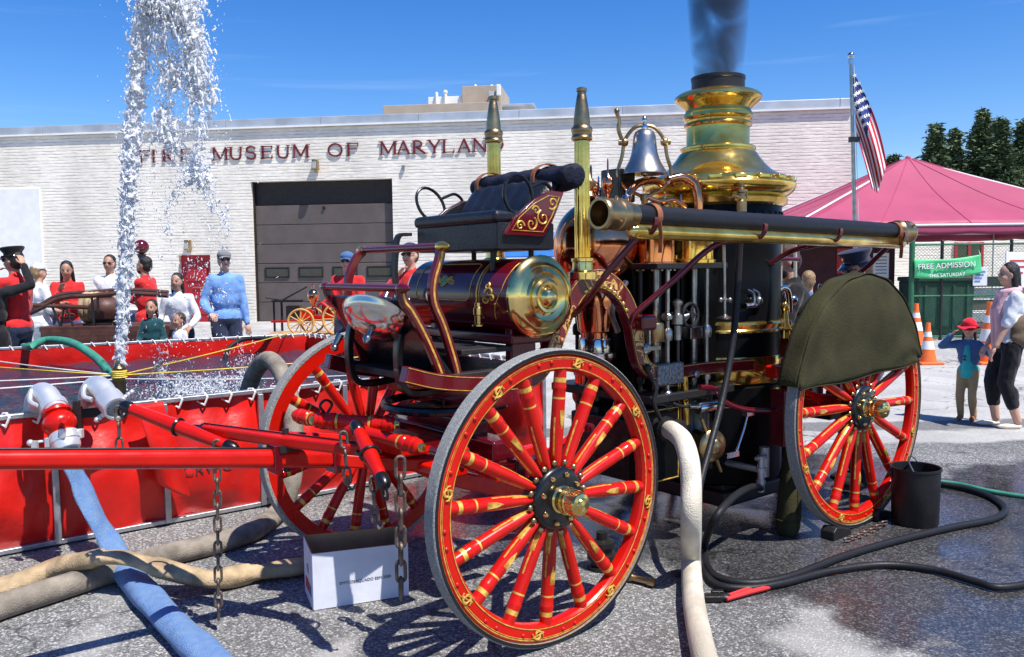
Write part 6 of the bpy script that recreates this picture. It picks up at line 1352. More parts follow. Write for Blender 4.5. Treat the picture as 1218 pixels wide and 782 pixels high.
# =================================================================== smoke over the stack
m = bpy.data.materials.new('coal_smoke'); m.use_nodes = True; t = m.node_tree; t.nodes.remove(t.nodes['Principled BSDF']); N = t.nodes; K = t.links
pv = N.new('ShaderNodeVolumePrincipled'); pv.inputs['Color'].default_value = (.10, .10, .11, 1); K.new(pv.outputs[0], N['Material Output'].inputs['Volume'])
co = N.new('ShaderNodeTexCoord'); n1 = N.new('ShaderNodeTexNoise'); n1.inputs['Scale'].default_value = 4.2; n1.inputs['Detail'].default_value = 4; n1.inputs['Distortion'].default_value = .6; K.new(co.outputs['Object'], n1.inputs['Vector'])
sx = N.new('ShaderNodeSeparateXYZ'); K.new(co.outputs['Object'], sx.inputs[0])
def mth(op, a, b_=None):
    q = N.new('ShaderNodeMath'); q.operation = op; q.use_clamp = False
    for i, v in ((0, a), (1, b_)):
        if v is None: continue
        if isinstance(v, (int, float)): q.inputs[i].default_value = v
        else: K.new(v, q.inputs[i])
    return q.outputs[0]
rad = mth('SQRT', mth('ADD', mth('MULTIPLY', sx.outputs[0], sx.outputs[0]), mth('MULTIPLY', sx.outputs[1], sx.outputs[1])))
wd_ = mth('ADD', .165, mth('MULTIPLY', sx.outputs[2], .07)); fo = mth('MAXIMUM', 0.0, mth('SUBTRACT', 1.0, mth('DIVIDE', rad, wd_)))
ns = mth('MAXIMUM', 0.0, mth('SUBTRACT', mth('MULTIPLY', n1.outputs['Fac'], 4.2), 1.45))
K.new(mth('MULTIPLY', mth('MULTIPLY', mth('POWER', fo, .55), ns), 15.0), pv.inputs['Density']); MATS['coal_smoke'] = m
sm = MB(); sm.lathe([(.15, 0), (.19, .3), (.23, .8), (.29, 1.6), (.33, 2.2)], (0, 0, 0), Z3, 20)
o = sm.build('smoke', 'coal_smoke'); o.location = Ew(BU, BV, 2.815); tag(o, 'dark grey coal smoke rising from the brass stack', 'smoke', kind='stuff')
# =================================================================== background vehicles and stands beyond the tank
# old hand pumper
hp_ = thing('hand_pumper', 'old brown hand pumper with curved side rails and an urn air chamber', 'fire engine', (0, 0, 0)); hy = 10.9
def B(x, y, Y=hy): return at(x, y, Y)
def bbox(nm, x0, y0, x1, y1, dep, mt, Y=hy, par=None, bev=.012):
    a, b_ = B(x0, y0, Y), B(x1, y1, Y); q = MB(); q.box(((a.x + b_.x) / 2, Y + dep / 2, (a.z + b_.z) / 2), (b_.x - a.x, dep, a.z - b_.z)); return q.build(nm, mt, par or hp_, bev=bev)
body = bbox('tub', 48, 393, 200, 412, .75, 'old_wood'); bbox('tub_lid', 46, 389, 202, 393.5, .82, 'old_wood', hy - .03)
for k in range(3): bbox('board', 48, 394 + k * 6, 200, 399.2 + k * 6, .02, 'old_wood', hy - .035, body, .004)
a0 = B(60, 412); 
for x in (62, 188):
    c = B(x, 408); c.z = .28; q = MB(); q.torus(c, Y3, .25, .028, 28, 8); q.lathe([(.05, -.05), (.05, .05)], c, Y3, 14); o = q.build('wheel', 'old_wood', hp_)
    for k in range(10): an = 2 * PI * k / 10; q = MB(); q.cyl(c, c + Vector((.24 * math.cos(an), 0, .24 * math.sin(an))), .013, n=6); q.build('spoke', 'old_wood', o)
for dy, yo in ((0, 0), (.7, -4)):
    q = MB(); q.tube(crv([B(36, 373 + yo, hy + dy), B(50, 366 + yo, hy + dy), B(66, 357 + yo, hy + dy), B(84, 353 + yo, hy + dy), B(110, 352 + yo, hy + dy), B(142, 349 + yo, hy + dy), B(175, 350 + yo, hy + dy), B(200, 352 + yo, hy + dy)], 6), .03, 8); q.build('side_rail', 'old_wood', hp_)
q = MB(); q.tube([B(8, 362), B(50, 363.5), B(106, 366)], .028, 8); q.build('brake_bar', 'old_wood', hp_)
for x0, y0, x1, y1 in ((76, 366, 72, 390), (78, 366, 88, 390), (109, 352, 112, 390), (139, 350, 140, 390), (116, 352, 117, 372), (72, 378, 88, 378), (60, 360, 72, 388)):
    q = MB(); q.cyl(B(x0, y0), B(x1, y1), .016, n=8); q.build('strut', 'black_iron', hp_)
c = B(126, 390, hy + .3); q = MB(); q.lathe([(.22, 0), (.22, .03), (.10, .05), (.09, .08), (.16, .12), (.20, .22), (.20, .30), (.15, .37), (.09, .40), (.10, .42), (.08, .46), (0, .48)], c, Z3, 28); q.build('air_chamber', 'old_wood', hp_)
q = MB(); q.box(B(126, 386, hy + .3), (.42, .4, .05)); q.build('base_plate', 'black_iron', hp_, bev=.01)
# coiled pale hose on the pumper
hc = thing('hose_roll', 'roll of pale canvas hose lying on the hand pumper', 'hose', (0, 0, 0))
for k in range(5): q = MB(); q.torus(B(104 + k * 6, 366, hy + .40), X3, .17 - .004 * (k % 2), .045, 26, 10); q.build('coil', 'hose_tan', hc)
# white trailer with a blue panel
tr_ = thing('white_trailer', 'low white display trailer with a sloping side and blue sign', 'trailer', (0, 0, 0)); ty = 12.2
def tp(x, y): p = at(x, y, ty); return (p.x, p.z)
q = MB(); q.prism([tp(32, 366), tp(74, 367), tp(192, 372), tp(196, 392), tp(60, 404), tp(36, 398)], (0, ty, 0), X3, Z3, -.9); q.build('body', 'white_paint', tr_, bev=.03)
q = MB(); q.prism([tp(44, 374.5), tp(66, 375.5), tp(71, 387), tp(50, 386.5)], (0, ty - .012, 0), X3, Z3, -.006); q.build('sign_panel', 'hose_blue', tr_)
for bd, yy in (('DRY', 378.6), ('LIFE', 383.8)):
    me = text_mesh(bd, .085, .002, 'paper', 1.1); o = link('lettering', me, tr_); o.location = at(57.5 + (1.0 if bd == 'LIFE' else 0), yy, ty - .03); o.rotation_euler = (PI / 2, 0, 0)
q = MB(); q.prism([tp(150, 374), tp(166, 374), tp(166, 392), tp(150, 391)], (0, ty - .012, 0), X3, Z3, -.006); q.build('sign_panel', 'hose_blue', tr_)
q = MB(); q.box((at(110, 400, ty).x, ty + .45, .42), (1.9, .8, .3)); q.build('chassis', 'navy_cloth', tr_, bev=.02)
for x in (60, 170):
    c = at(x, 405, ty); c.z = .3; c.y = ty + .1; q = MB(); q.lathe([(.14, -.08), (.29, -.08), (.3, -.05), (.3, .05), (.29, .08), (.14, .08)], c, Y3, 24); q.build('wheel', 'dark_rubber', tr_)
# red globe lamp on a dark post
gl = thing('globe_lamp', 'dark red glass globe lamp on a slim black post by the wall', 'lamp', (0, 0, 0)); gy = 14.5; c = at(168, 294, gy); gl.location = (c.x, gy, 0)
q = MB(); q.lathe([(.12, 0), (.12, .06), (.05, .1), (.035, .3), (.035, c.z - .35), (.06, c.z - .33), (.05, c.z - .2), (.08, c.z - .12)], (0, 0, 0), Z3, 14); q.build('post', 'black_iron', gl)
q = MB(); q.ball((0, 0, c.z), .125, 20, 14); q.build('globe', 'maroon', gl)
# wooden deck with a child size hose cart on it
dk = thing('flatbed_deck', 'low wooden flatbed deck with a pale cloth edge beyond the tank', 'platform', (0, 0, 0)); dy_ = 12.0
dz = at(380, 401, dy_).z; xa, xb = at(300, 400, dy_).x, at(520, 400, dy_).x
for k in range(7): q = MB(); q.box(((xa + xb) / 2, dy_ + .09 + k * .182, dz - .02), (xb - xa, .175, .04)); q.build('plank', 'wood', dk, bev=.005)
for x in (xa + .1, xb - .1):
    for y in (dy_ + .1, dy_ + 1.2): q = MB(); q.box((x, y, (dz - .04) / 2), (.08, .08, dz - .04)); q.build('leg', 'galvanised', dk)
q = MB(); q.box(((xa + xb) / 2, dy_ + .02, dz - .10), (xb - xa - .1, .04, .12)); q.build('fascia', 'galvanised', dk)
hc2 = thing('miniature_hose_cart', 'miniature red fire pumper with yellow spoked wheels and copper globe', 'model', (at(375, 395, dy_).x, dy_ + .45, dz))
def mw(x, y, r, n=12):
    q = MB(); q.torus((x, y, r), Y3, r - .015, .016, 30, 8); o = q.build('wheel', 'yellow_wood', hc2); q = MB(); q.lathe([(.03, -.04), (.035, 0), (.03, .04)], (x, y, r), Y3, 12); q.build('hub', 'yellow_wood', o)
    for k in range(n): a = 2 * PI * k / n; q = MB(); q.cyl((x, y, r), (x + (r - .02) * math.cos(a), y, r + (r - .02) * math.sin(a)), .009, n=6); q.build('spoke', 'yellow_wood', o)
mw(-.26, -.22, .20); mw(.29, -.24, .24, 14); mw(-.20, .22, .20); mw(.33, .22, .24, 14)
q = MB(); q.box((0, 0, .26), (.62, .22, .06)); q.box((.12, 0, .36), (.2, .2, .16)); q.box((-.2, 0, .33), (.16, .18, .1)); q.build('frame', 'red_paint', hc2, bev=.01)
q = MB(); q.lathe([(.07, .30), (.07, .36), (.03, .40), (.035, .46), (.06, .50), (.085, .56), (.085, .60), (.06, .65), (.02, .675), (.015, .71), (.025, .73), (0, .76)], (-.12, 0, 0), Z3, 24); q.build('air_chamber', 'copper', hc2)
q = MB(); q.tube(crv([(-.05, -.05, .42), (.02, -.1, .47), (.1, -.12, .42), (.16, -.1, .36)], 6), .02, 8); q.tube(crv([(.0, 0, .45), (.1, .02, .52), (.2, 0, .46)], 6), .018, 8); q.build('hose', 'print_red', hc2)
q = MB(); q.box((-.5, 0, .20), (.5, .04, .03)); q.build('draw_bar', 'red_paint', hc2)
lp = thing('brass_lantern', 'upright brass lantern standing behind the gong near the man in a blue cap', 'lantern', at(400, 395, 11.6).xy.to_3d()); lz = at(400, 350, 11.6).z
lp.location.z = 0; q = MB(); q.lathe([(.07, 0), (.07, .04), (.025, .06), (.025, lz - .25), (.07, lz - .22), (.075, lz - .02), (.05, lz + .03), (.06, lz + .06), (.06, lz + .15), (.075, lz + .16), (.02, lz + .2)], (0, 0, 0), Z3, 18); q.build('lantern', 'pale_brass', lp)
# black stand with a spread of rods (music stand) beside the deck
ms = thing('music_stand', 'black metal stand with a tray in front of the garage door', 'stand', at(336, 400, 13.5).xy.to_3d()); ms.location.z = 0
sz_ = at(336, 358, 13.5).z; q = MB(); q.cyl((0, 0, 0), (0, 0, sz_), .02, n=8)
for k in range(3): a = 2 * PI * k / 3; q.cyl((0, 0, .25), (.3 * math.cos(a), .3 * math.sin(a), .01), .014, n=6)
q.build('pole', 'black_iron', ms)
q = MB(); q.box((.12, 0, sz_), (.5, .2, .03)); q.box((-.12, 0, sz_ - .3), (.03, .03, .55)); q.box((.2, 0, sz_ - .18), (.22, .16, .2)); q.cyl((-.25, 0, sz_ + .05), (.1, 0, sz_), .012, n=6); q.cyl((0, 0, sz_), (.42, 0, sz_ + .22), .014, n=6); q.build('tray', 'black_iron', ms)
# fan-like flat disc on a stand near the person in red
# blue pop-up canopy behind the engine
bc = thing('blue_canopy', 'bright blue pop-up canopy with white legs seen under the driver seat', 'tent', (at(640, 300, 19).x, 19, 0)); bz = at(640, 303, 19).z; bzt = at(640, 280, 19).z
for k in range(4):
    a = (-.95, .95, .95, -.95)[k], (-.95, -.95, .95, .95)[k]; b_ = (-.95, .95, .95, -.95)[(k + 1) % 4], (-.95, -.95, .95, .95)[(k + 1) % 4]
    q = MB(); q.add([(a[0], a[1], bz + .12), (b_[0], b_[1], bz + .12), (0, 0, bzt + .25)], [(0, 1, 2)]); q.add([(a[0], a[1], bz + .12), (b_[0], b_[1], bz + .12), (b_[0], b_[1], bz - .05), (a[0], a[1], bz - .05)], [(0, 1, 2, 3)]); q.build('roof_panel', 'blue_canopy', bc, solid=.006, angle=0)
    q = MB(); q.cyl((a[0], a[1], 0), (a[0], a[1], bz), .025, n=8); q.build('leg', 'white_paint', bc)
wt = thing('white_folding_table', 'white folding table standing under the blue canopy', 'table', (at(625, 330, 18.6).x, 18.4, 0))
q = MB(); q.box((0, 0, .74), (1.5, .6, .04)); q.build('table_top', 'white_paint', wt, bev=.01)
for sx_ in (-.65, .65):
    for sy_ in (-.22, .22): q = MB(); q.cyl((sx_, sy_, 0), (sx_, sy_, .72), .016, n=8); q.build('leg', 'steel', wt)
# rubbery weed at the wall foot
pl_ = thing('wall_weed', 'small green weed growing at the foot of the wall by the garage door', 'plant', WB + wd * (-.55) + wn_ * -.25)
mb = MB(); rl_ = random.Random(5); vs = []; fs = []
for i in range(60):
    a = rl_.uniform(0, 6.28); r = rl_.uniform(.02, .22); h = rl_.uniform(.05, .55); p = Vector((r * math.cos(a), r * math.sin(a) * .5, h)); d = Vector((math.cos(a), math.sin(a), .6)).normalized(); s = d.cross(Z3).normalized(); q = len(vs); vs += [p, p + d * .06 + s * .035, p + d * .13, p + d * .06 - s * .035]; fs.append((q, q + 1, q + 2, q + 3))
mb.add(vs, fs); mb.build('leaves', 'needles_light', pl_, angle=0)
mb = MB()
for k in range(6): mb.tube([(0, 0, 0), (.05 * math.cos(k), .03 * math.sin(k), .25), (.12 * math.cos(k), .06 * math.sin(k), .5)], .006, 5)
mb.build('stems', 'hose_green', pl_)

# =================================================================== PEOPLE
mat('skin_light', (.56, .32, .22), .5, var=.08, scale=20); mat('skin_tan', (.42, .22, .14), .5, var=.08, scale=20); mat('skin_dark', (.10, .05, .035), .5, var=.1, scale=20)
mat('hair_black', (.012, .009, .008), .4, var=.3, scale=30, bump=.5, bscale=120); mat('hair_brown', (.055, .028, .015), .45, var=.3, scale=30, bump=.5, bscale=120); mat('hair_fair', (.30, .19, .09), .5, var=.3, scale=30, bump=.5, bscale=100)
def cloth(n, c, **k): mat(n, c, .85, var=.14, scale=7, bump=.35, bscale=22, spec=.25, sheen=.15, **k)
cloth('c_red', (.60, .022, .022)); cloth('c_white', (.74, .75, .78)); cloth('c_blue', (.16, .31, .62)); cloth('c_navy', (.02, .028, .06)); cloth('c_denim', (.06, .13, .28)); cloth('c_teal', (.03, .42, .42)); cloth('c_khaki', (.38, .26, .13))
cloth('c_black', (.012, .012, .014)); cloth('c_pink', (.72, .42, .44)); cloth('c_dteal', (.01, .06, .07)); cloth('c_grey', (.20, .20, .21)); cloth('c_hat_red', (.66, .012, .03)); cloth('c_steel', (.06, .11, .19)); cloth('c_boot', (.33, .10, .03)); cloth('c_cream', (.70, .62, .50)); cloth('c_bag', (.16, .11, .07))
mat('shades', (.01, .01, .012), .08, var=.1, spec=.8); mat('lip', (.32, .08, .07), .5)
from mathutils import noise as mnoise
def fuse(mb, vox, name, mt, par, it=4, fold=0):
    me = bpy.data.meshes.new('x'); me.from_pydata(mb.v, [], mb.f); ob = bpy.data.objects.new('x', me)
    md = ob.modifiers.new('r', 'REMESH'); md.mode = 'VOXEL'; md.voxel_size = vox; md.use_smooth_shade = True
    if it: ms_ = ob.modifiers.new('s', 'SMOOTH'); ms_.factor = .5; ms_.iterations = it
    out = eval_mesh(ob); out.name = name
    if fold:   # cloth folds: push the surface along its normal
        cos = [v.co.copy() for v in out.vertices]; nrm = [v.vector.copy() for v in out.vertex_normals]; flat = []
        for c, n_v in zip(cos, nrm):
            f = mnoise.noise(Vector((c.x * 9, c.y * 9, c.z * 5 + c.x * 6))) + .6 * mnoise.noise(Vector((c.x * 20 + 7, c.y * 20, c.z * 13 - c.y * 10))); flat.extend(c + n_v * (f * fold))
        out.vertices.foreach_set('co', flat); out.update()
    out.materials.clear(); out.materials.append(M[mt]); return link(name, out, par)
def cap_(mb, p, q, r1, r2, n=10):
    p = Vector(p); q = Vector(q); d = q - p; l = max(d.length, 1e-5); pr = [(0.0001, -r1)]
    pr += [(r1 * math.cos(a), r1 * math.sin(a)) for a in (-1.05, -.5, 0)] + [(r2 * math.cos(a), l + r2 * math.sin(a)) for a in (0, .5, 1.05)] + [(.0001, l + r2)]
    mb.lathe(pr, p, d if d.length > 1e-5 else Z3, n)
def ik(a, b, l1, l2, pole):
    a = Vector(a); b = Vector(b); d = b - a; D = min(max(d.length, .02), (l1 + l2) * .999); dn = d.normalized(); x = (l1 * l1 - l2 * l2 + D * D) / (2 * D); h = math.sqrt(max(0, l1 * l1 - x * x))
    p = Vector(pole); p = (p - dn * p.dot(dn)); p = p.normalized() if p.length > 1e-4 else Vector((0, -1, 0)); return a + dn * x + p * h, a + dn * D
def person(label, pos, H, face, top='c_red', bottom='c_navy', skin='skin_light', hair='hair_brown', shoes='c_black', lh=None, rh=None, sleeves='long', lean=0, crouch=0, head=(0, 0), hs=1.0, long_hair=0, hat=None, hatmat=None, shades=False, beard=False, vox=.018, capri=False, build_=1.0, group='visitors and firefighters in the yard', le=None, re=None, legspread=.06, stride=0, open_jacket=None, cat='person'):
    o = thing('person', label, cat, pos, face - PI / 2, group); S = H / 1.75
    zp = (.52 - crouch) * H; spine = Vector((0, math.sin(lean), math.cos(lean)))
    pel = Vector((0, -.25 * crouch * H, zp)); nk = pel + spine * (.30 * H); mid = pel + spine * (.13 * H); ch = pel + spine * (.215 * H)
    b = build_; sw = .090 * H * (.92 if H < 1.3 else 1) * (b * .5 + .5); shl = nk + Vector((-sw, 0, 0)) - spine * (.028 * H); shr = nk + Vector((sw, 0, 0)) - spine * (.028 * H)
    def axs(): x = X3; z = spine; return (x, z.cross(x), z)
    AX = axs()
    def torso(mb, g=0):
        mb.ball(pel + Vector((0, 0, .0)), (.098 * H * b + g, .068 * H * b + g, .075 * H + g), 16, 10, ax=AX)
        mb.ball(mid, (.088 * H * b + g, .062 * H * b + g, .095 * H + g), 16, 10, ax=AX); mb.ball(ch, (.092 * H * b + g, .066 * H * b + g, .098 * H + g), 16, 10, ax=AX)
        cap_(mb, shl + Vector((.02 * H, 0, 0)), shr - Vector((.02 * H, 0, 0)), .031 * H + g, .031 * H + g); cap_(mb, nk - spine * .05 * H, nk - spine * .005 * H, .045 * H + g, .036 * H + g)
    # legs
    hips = [pel + Vector((s * .050 * H, 0, -.01 * H)) for s in (-1, 1)]; feet = [Vector((s * legspread * H, stride * s * .12 * H, .045 * H)) for s in (-1, 1)]; legs = []
    for h_, f_ in zip(hips, feet): k_, e_ = ik(h_, f_, .245 * H, .235 * H, (0, 1, .1)); legs.append((h_, k_, f_))
    def leg(mb, g=0, full=True):
        for h_, k_, f_ in legs:
            cap_(mb, h_, k_, .052 * H * b + g, .036 * H + g); e_ = f_ if full else k_.lerp(f_, .55); cap_(mb, k_, e_, .036 * H + g, (.024 if full else .030) * H + g); mb.ball(k_.lerp(f_, .3) + Vector((0, -.008 * H, 0)), (.034 * H + g, .036 * H + g, .06 * H + g), 10, 8)
    arms = []
    for s, sh_, tgt, pl in ((-1, shl, lh, le), (1, shr, rh, re)):
        t = Vector(tgt) * H if tgt is not None else sh_ + Vector((s * .028 * H, .035 * H, -.315 * H))
        e_, w_ = ik(sh_, t, .172 * H, .150 * H, pl or (s * .5, -1, -.3)); arms.append((sh_, e_, w_, s))
    def arm(mb, g=0, full=True):
        for sh_, e_, w_, s in arms:
            cap_(mb, sh_, e_, .030 * H * (b * .5 + .5) + g, .024 * H + g)
            if full: cap_(mb, e_, e_.lerp(w_, .93), .0235 * H + g, .017 * H + g)
    # head
    hz = Matrix.Rotation(head[0], 3, 'Z') @ Matrix.Rotation(-head[1], 3, 'X'); hr = .118 * S * hs; hc = nk + spine * (.045 * H) + hz @ Vector((0, .02 * S, hr * .93)); HX = (hz @ X3, hz @ Y3, hz @ Z3)
    def hp(x, y, z): return hc + HX[0] * (x * S * hs) + HX[1] * (y * S * hs) + HX[2] * (z * S * hs)
    def hb(mb, c, r, n=14, k=10): mb.ball(hp(*c), tuple(q * S * hs for q in r), n, k, ax=HX)
    bm = MB(); torso(bm); leg(bm); arm(bm); cap_(bm, nk - spine * .02 * H, hp(0, -.01, -.05), .034 * H, .030 * H)
    hb(bm, (0, -.012, .025), (.074, .092, .092)); hb(bm, (0, .022, -.035), (.062, .066, .078)); hb(bm, (0, .045, -.075), (.038, .036, .034)); hb(bm, (0, .093, -.020), (.014, .018, .024)); hb(bm, (0, .082, .004), (.010, .014, .03))
    for s in (-1, 1): hb(bm, (s * .075, -.01, -.012), (.010, .020, .032)); hb(bm, (s * .035, .06, -.03), (.026, .025, .025))
    body_ = fuse(bm, vox, 'body', skin, o, 3)
    # hands (palm, four bent fingers and a thumb) are welded to the body mesh
    hm = MB()
    for sh_, e_, w_, s in arms:
        d = (w_ - e_).normalized(); sd_ = d.cross(Vector((0, 0, 1)) if abs(d.z) < .9 else Vector((0, 1, 0))).normalized(); nn = d.cross(sd_); q = .0105 * H; c = w_
        hm.ball(c + d * (.028 * H), (.021 * H, .011 * H, .030 * H), 10, 8, ax=(sd_, nn, d))
        for k in range(4):
            r0 = c + d * (.048 * H) + sd_ * ((k - 1.5) * q); ln = (.020, .024, .022, .017)[k] * H; k1 = r0 + d * ln + nn * (.15 * ln); k2 = k1 + d * (ln * .55) + nn * (ln * .65); hm.tube([r0 - d * .01 * H, r0, k1, k2], [.0052 * H, .0052 * H, .0048 * H, .0036 * H], 6)
        t0 = c + d * (.014 * H) + sd_ * (.016 * H * -s); hm.tube([t0, t0 + sd_ * (-s * .016 * H) + d * (.014 * H), t0 + sd_ * (-s * .020 * H) + d * (.032 * H)], [.0065 * H, .006 * H, .0042 * H], 6)
    bmm = bmesh.new(); bmm.from_mesh(body_.data); hme = hm.mesh('h', skin); bmm.from_mesh(hme); bmm.to_mesh(body_.data); bmm.free(); bpy.data.meshes.remove(hme); body_.data.polygons.foreach_set('use_smooth', [True] * len(body_.data.polygons))
    # clothes
    g = .014 * S
    tm = MB(); torso(tm, g); arm(tm, g * 1.05, sleeves == 'long'); cap_(tm, nk - spine * .025 * H, nk + spine * .012 * H, .042 * H, .038 * H); fuse(tm, vox, 'shirt', top, o, 2, .013 * S)
    pm = MB(); pm.ball(pel - Vector((0, 0, .012 * H)), (.099 * H * b + g * .9, .070 * H * b + g * .9, .07 * H), 16, 10); leg(pm, g, not capri); fuse(pm, vox, 'trousers', bottom, o, 2, .010 * S)
    if open_jacket:
        jm = MB(); g2 = g * 2.1
        for c_, r_ in ((mid, (.088, .062, .095)), (ch, (.100, .068, .098))): jm.ball(c_ - Vector((0, .004 * H, 0)), (r_[0] * H + g2, r_[1] * H + g2 * .8, r_[2] * H + g2), 16, 10)
        arm(jm, g * 1.9, True); cap_(jm, shl + Vector((.02 * H, -.01 * H, 0)), shr - Vector((.02 * H, .01 * H, 0)), .046 * H, .046 * H); fuse(jm, vox, 'jacket', open_jacket, o, 2, .010 * S)
    for h_, k_, f_ in legs:
        sm_ = MB()
        sm_.ball(f_ + Vector((0, .045 * H, (-.03 if shoes == 'c_cream' else -.018) * H)), (.026 * H, .072 * H, (.017 if shoes == 'c_cream' else .027) * H), 12, 8)
        if shoes == 'c_boot': cap_(sm_, f_ + Vector((0, 0, -.01 * H)), f_ + Vector((0, 0, .06 * H)), .030 * H, .032 * H)
        sm_.v = [(x, y, max(0, z)) for x, y, z in sm_.v]; sm_.build('shoe', shoes, o, angle=60)
    # hair
    if hair:
        hm = MB(); hb(hm, (0, -.032, .040), (.083, .092, .092)); hb(hm, (0, -.048, -.01), (.079, .072, .085))
        if long_hair:
            for s in (-1, 1): cap_(hm, hp(s * .055, -.03, .03), hp(s * .075, -.035, -.10 - long_hair * .12), .034 * S, .026 * S); cap_(hm, hp(s * .075, -.035, -.10 - long_hair * .12), hp(s * .07, -.03, -.12 - long_hair * .25), .028 * S, .012 * S)
            cap_(hm, hp(0, -.07, .0), hp(0, -.085, -.10 - long_hair * .28), .06 * S, .028 * S)
        fuse(hm, max(.008, vox * .75), 'hair', hair, o, 1)
    if beard:
        hm = MB(); hb(hm, (0, .045, -.080), (.056, .045, .042)); hb(hm, (0, .085, -.052), (.030, .016, .010)); hm.build('beard', hair, o, angle=60)
    em = MB()
    if shades:
        for s in (-1, 1): hb(em, (s * .034, .083, .008), (.026, .012, .018), 10, 8)
        em.tube([hp(-.072, .03, .012), hp(-.055, .075, .012), hp(0, .096, .014), hp(.055, .075, .012), hp(.072, .03, .012)], .004 * S, 6); em.build('sunglasses', 'shades', o, angle=60)
    else:
        for s in (-1, 1): hb(em, (s * .031, .078, .008), (.012, .008, .007), 8, 6); hb(em, (s * .032, .083, .026), (.018, .006, .004), 8, 6)
        em.build('eyes', 'hair_black', o, angle=60)
    if not beard or True: lm_ = MB(); hb(lm_, (0, .083, -.054), (.022, .007, .006), 8, 6); lm_.build('mouth', 'lip', o, angle=60)
    # hats
    if hat == 'cap':
        q = MB(); hb(q, (0, -.012, .062), (.088, .104, .072)); q.v = [v if (Vector(v) - hp(0, 0, .048)).dot(HX[2]) > 0 else tuple(Vector(v) - HX[2] * ((Vector(v) - hp(0, 0, .048)).dot(HX[2]))) for v in q.v]; hat_ = q.build('cap', hatmat, o, angle=60)
        q = MB(); q.grid(lambda s, t: hp((s - .5) * .145, .07 + .085 * t * (1 - (2 * s - 1) ** 2 * .55), .052 - .012 * t - .02 * (2 * s - 1) ** 2), 10, 5); q.build('brim', hatmat, hat_, solid=.006)
    if hat == 'officer':
        q = MB(); pr = [(.088, 0), (.090, .045), (.118, .085), (.120, .10), (.11, .108), (0, .112)]; q.lathe([(r * S * hs, h * S * hs) for r, h in pr], hp(0, -.01, .048), HX[2] + HX[1] * .12, 28, sy=1.05); hat_ = q.build('peaked_cap', hatmat, o)
        q = MB(); q.grid(lambda s, t: hp((s - .5) * .165, .066 + .07 * t * (1 - (2 * s - 1) ** 2 * .6), .058 - .045 * t), 12, 5); q.build('visor', 'shades', hat_, solid=.006)
        q = MB(); hb(q, (0, .095, .10), (.018, .008, .022)); q.build('badge', 'brass', hat_)
        q = MB(); q.torus(hp(0, -.01, .060), HX[2], .092 * S * hs, .006 * S, 28, 6); q.build('band', 'shades', hat_)
    if hat == 'fedora':
        q = MB(); hb(q, (0, -.01, .07), (.092, .105, .085)); hat_ = q.build('hat', hatmat, o, angle=60)
        q = MB(); q.grid(lambda s, t: hp((.085 + .062 * t) * math.cos(2 * PI * s), -.01 + (.098 + .062 * t) * math.sin(2 * PI * s), .045 - .028 * t + .018 * t * math.cos(4 * PI * s)), 36, 4); q.build('brim', hatmat, hat_, solid=.006)
        q = MB(); q.torus(hp(0, -.01, .06), HX[2], .097 * S * hs, .010 * S, 28, 6); q.build('hat_band', 'c_red', hat_)
    return o
def stand(x, ytop, Y, hatx=.0): p = at(x, ytop, Y); return Vector((p.x, Y, 0)), p.z - hatx
LEFT, CAMF = PI, -PI / 2
# woman and girl on the right
p = G(1197, 508); wy = p.y
wm = person('woman in a white shirt and pink scarf holding the girl by the hand', p, 1.61, PI * .97, 'c_white', 'c_black', 'skin_light', 'hair_black', 'c_cream', rh=(.06, .10, .50), lh=(-.10, .14, .46), sleeves='short', long_hair=1.0, vox=.012, capri=True, head=(.05, .12), stride=.3, group=None)
Hs = 1.61
q = MB(); nkz = .82 * Hs - .02
for s in (-1, 1): cap_(q, (s * .05, .06, nkz), (s * .045, .125, nkz - .15), .045, .04); cap_(q, (s * .045, .125, nkz - .15), (s * .04, .12, nkz - .50), .04, .028)
q.torus((0, .01, nkz + .03), (0, .25, 1), .075, .04, 20, 8); fuse(q, .012, 'scarf', 'c_pink', wm, 3)
hb_ = thing('shoulder_bag', 'brown slouchy shoulder bag hanging at the woman’s back', 'bag', p); c = at(1209, 390, wy - .05); hb_.location = Vector((c.x + .03, wy - .12, 0)); q = MB(); q.ball((0, 0, c.z - .02), (.13, .07, .15), 16, 12); q.ball((0, 0, c.z - .1), (.14, .08, .1), 16, 12); fuse(q, .014, 'pouch', 'c_bag', hb_, 3)
q = MB(); q.tube(crv([(-.10, 0, c.z + .05), (-.09, .03, c.z + .24), (-.03, .10, c.z + .42), (.02, .16, c.z + .25), (.08, .03, c.z + .05)], 6), .012, 8); q.build('strap', 'c_bag', hb_)
p = G(1150, 500); gy_ = p.y
gr = person('small girl in a red hat and denim jacket touching her brim', p, .99, PI * 1.27, 'c_teal', 'c_khaki', 'skin_light', 'hair_brown', 'c_boot', rh=(-.02 + .16, .10, .885), lh=(-.33, -.08, .58), vox=.010, hs=1.32, hat='fedora', hatmat='c_hat_red', open_jacket='c_denim', long_hair=.3, re=(1, .2, -.6), head=(.1, .05), group=None)
q = MB(); q.lathe([(.085, .44), (.09, .455), (.078, .53), (.07, .60), (.04, .64)], (0, .012, 0), Z3, 20, sy=.8); cap_(q, (0, .058, .755), (0, .074, .52), .030, .040); fuse(q, .010, 'blouse_hem', 'c_teal', gr, 2)
q = MB(); q.ball((.012, .107, .665), (.013, .006, .013), 8, 6); q.ball((.012, .112, .632), (.013, .006, .013), 8, 6); q.tube([(.012, .107, .665), (.012, .112, .632)], .003, 5); q.build('sunglasses', 'shades', gr)
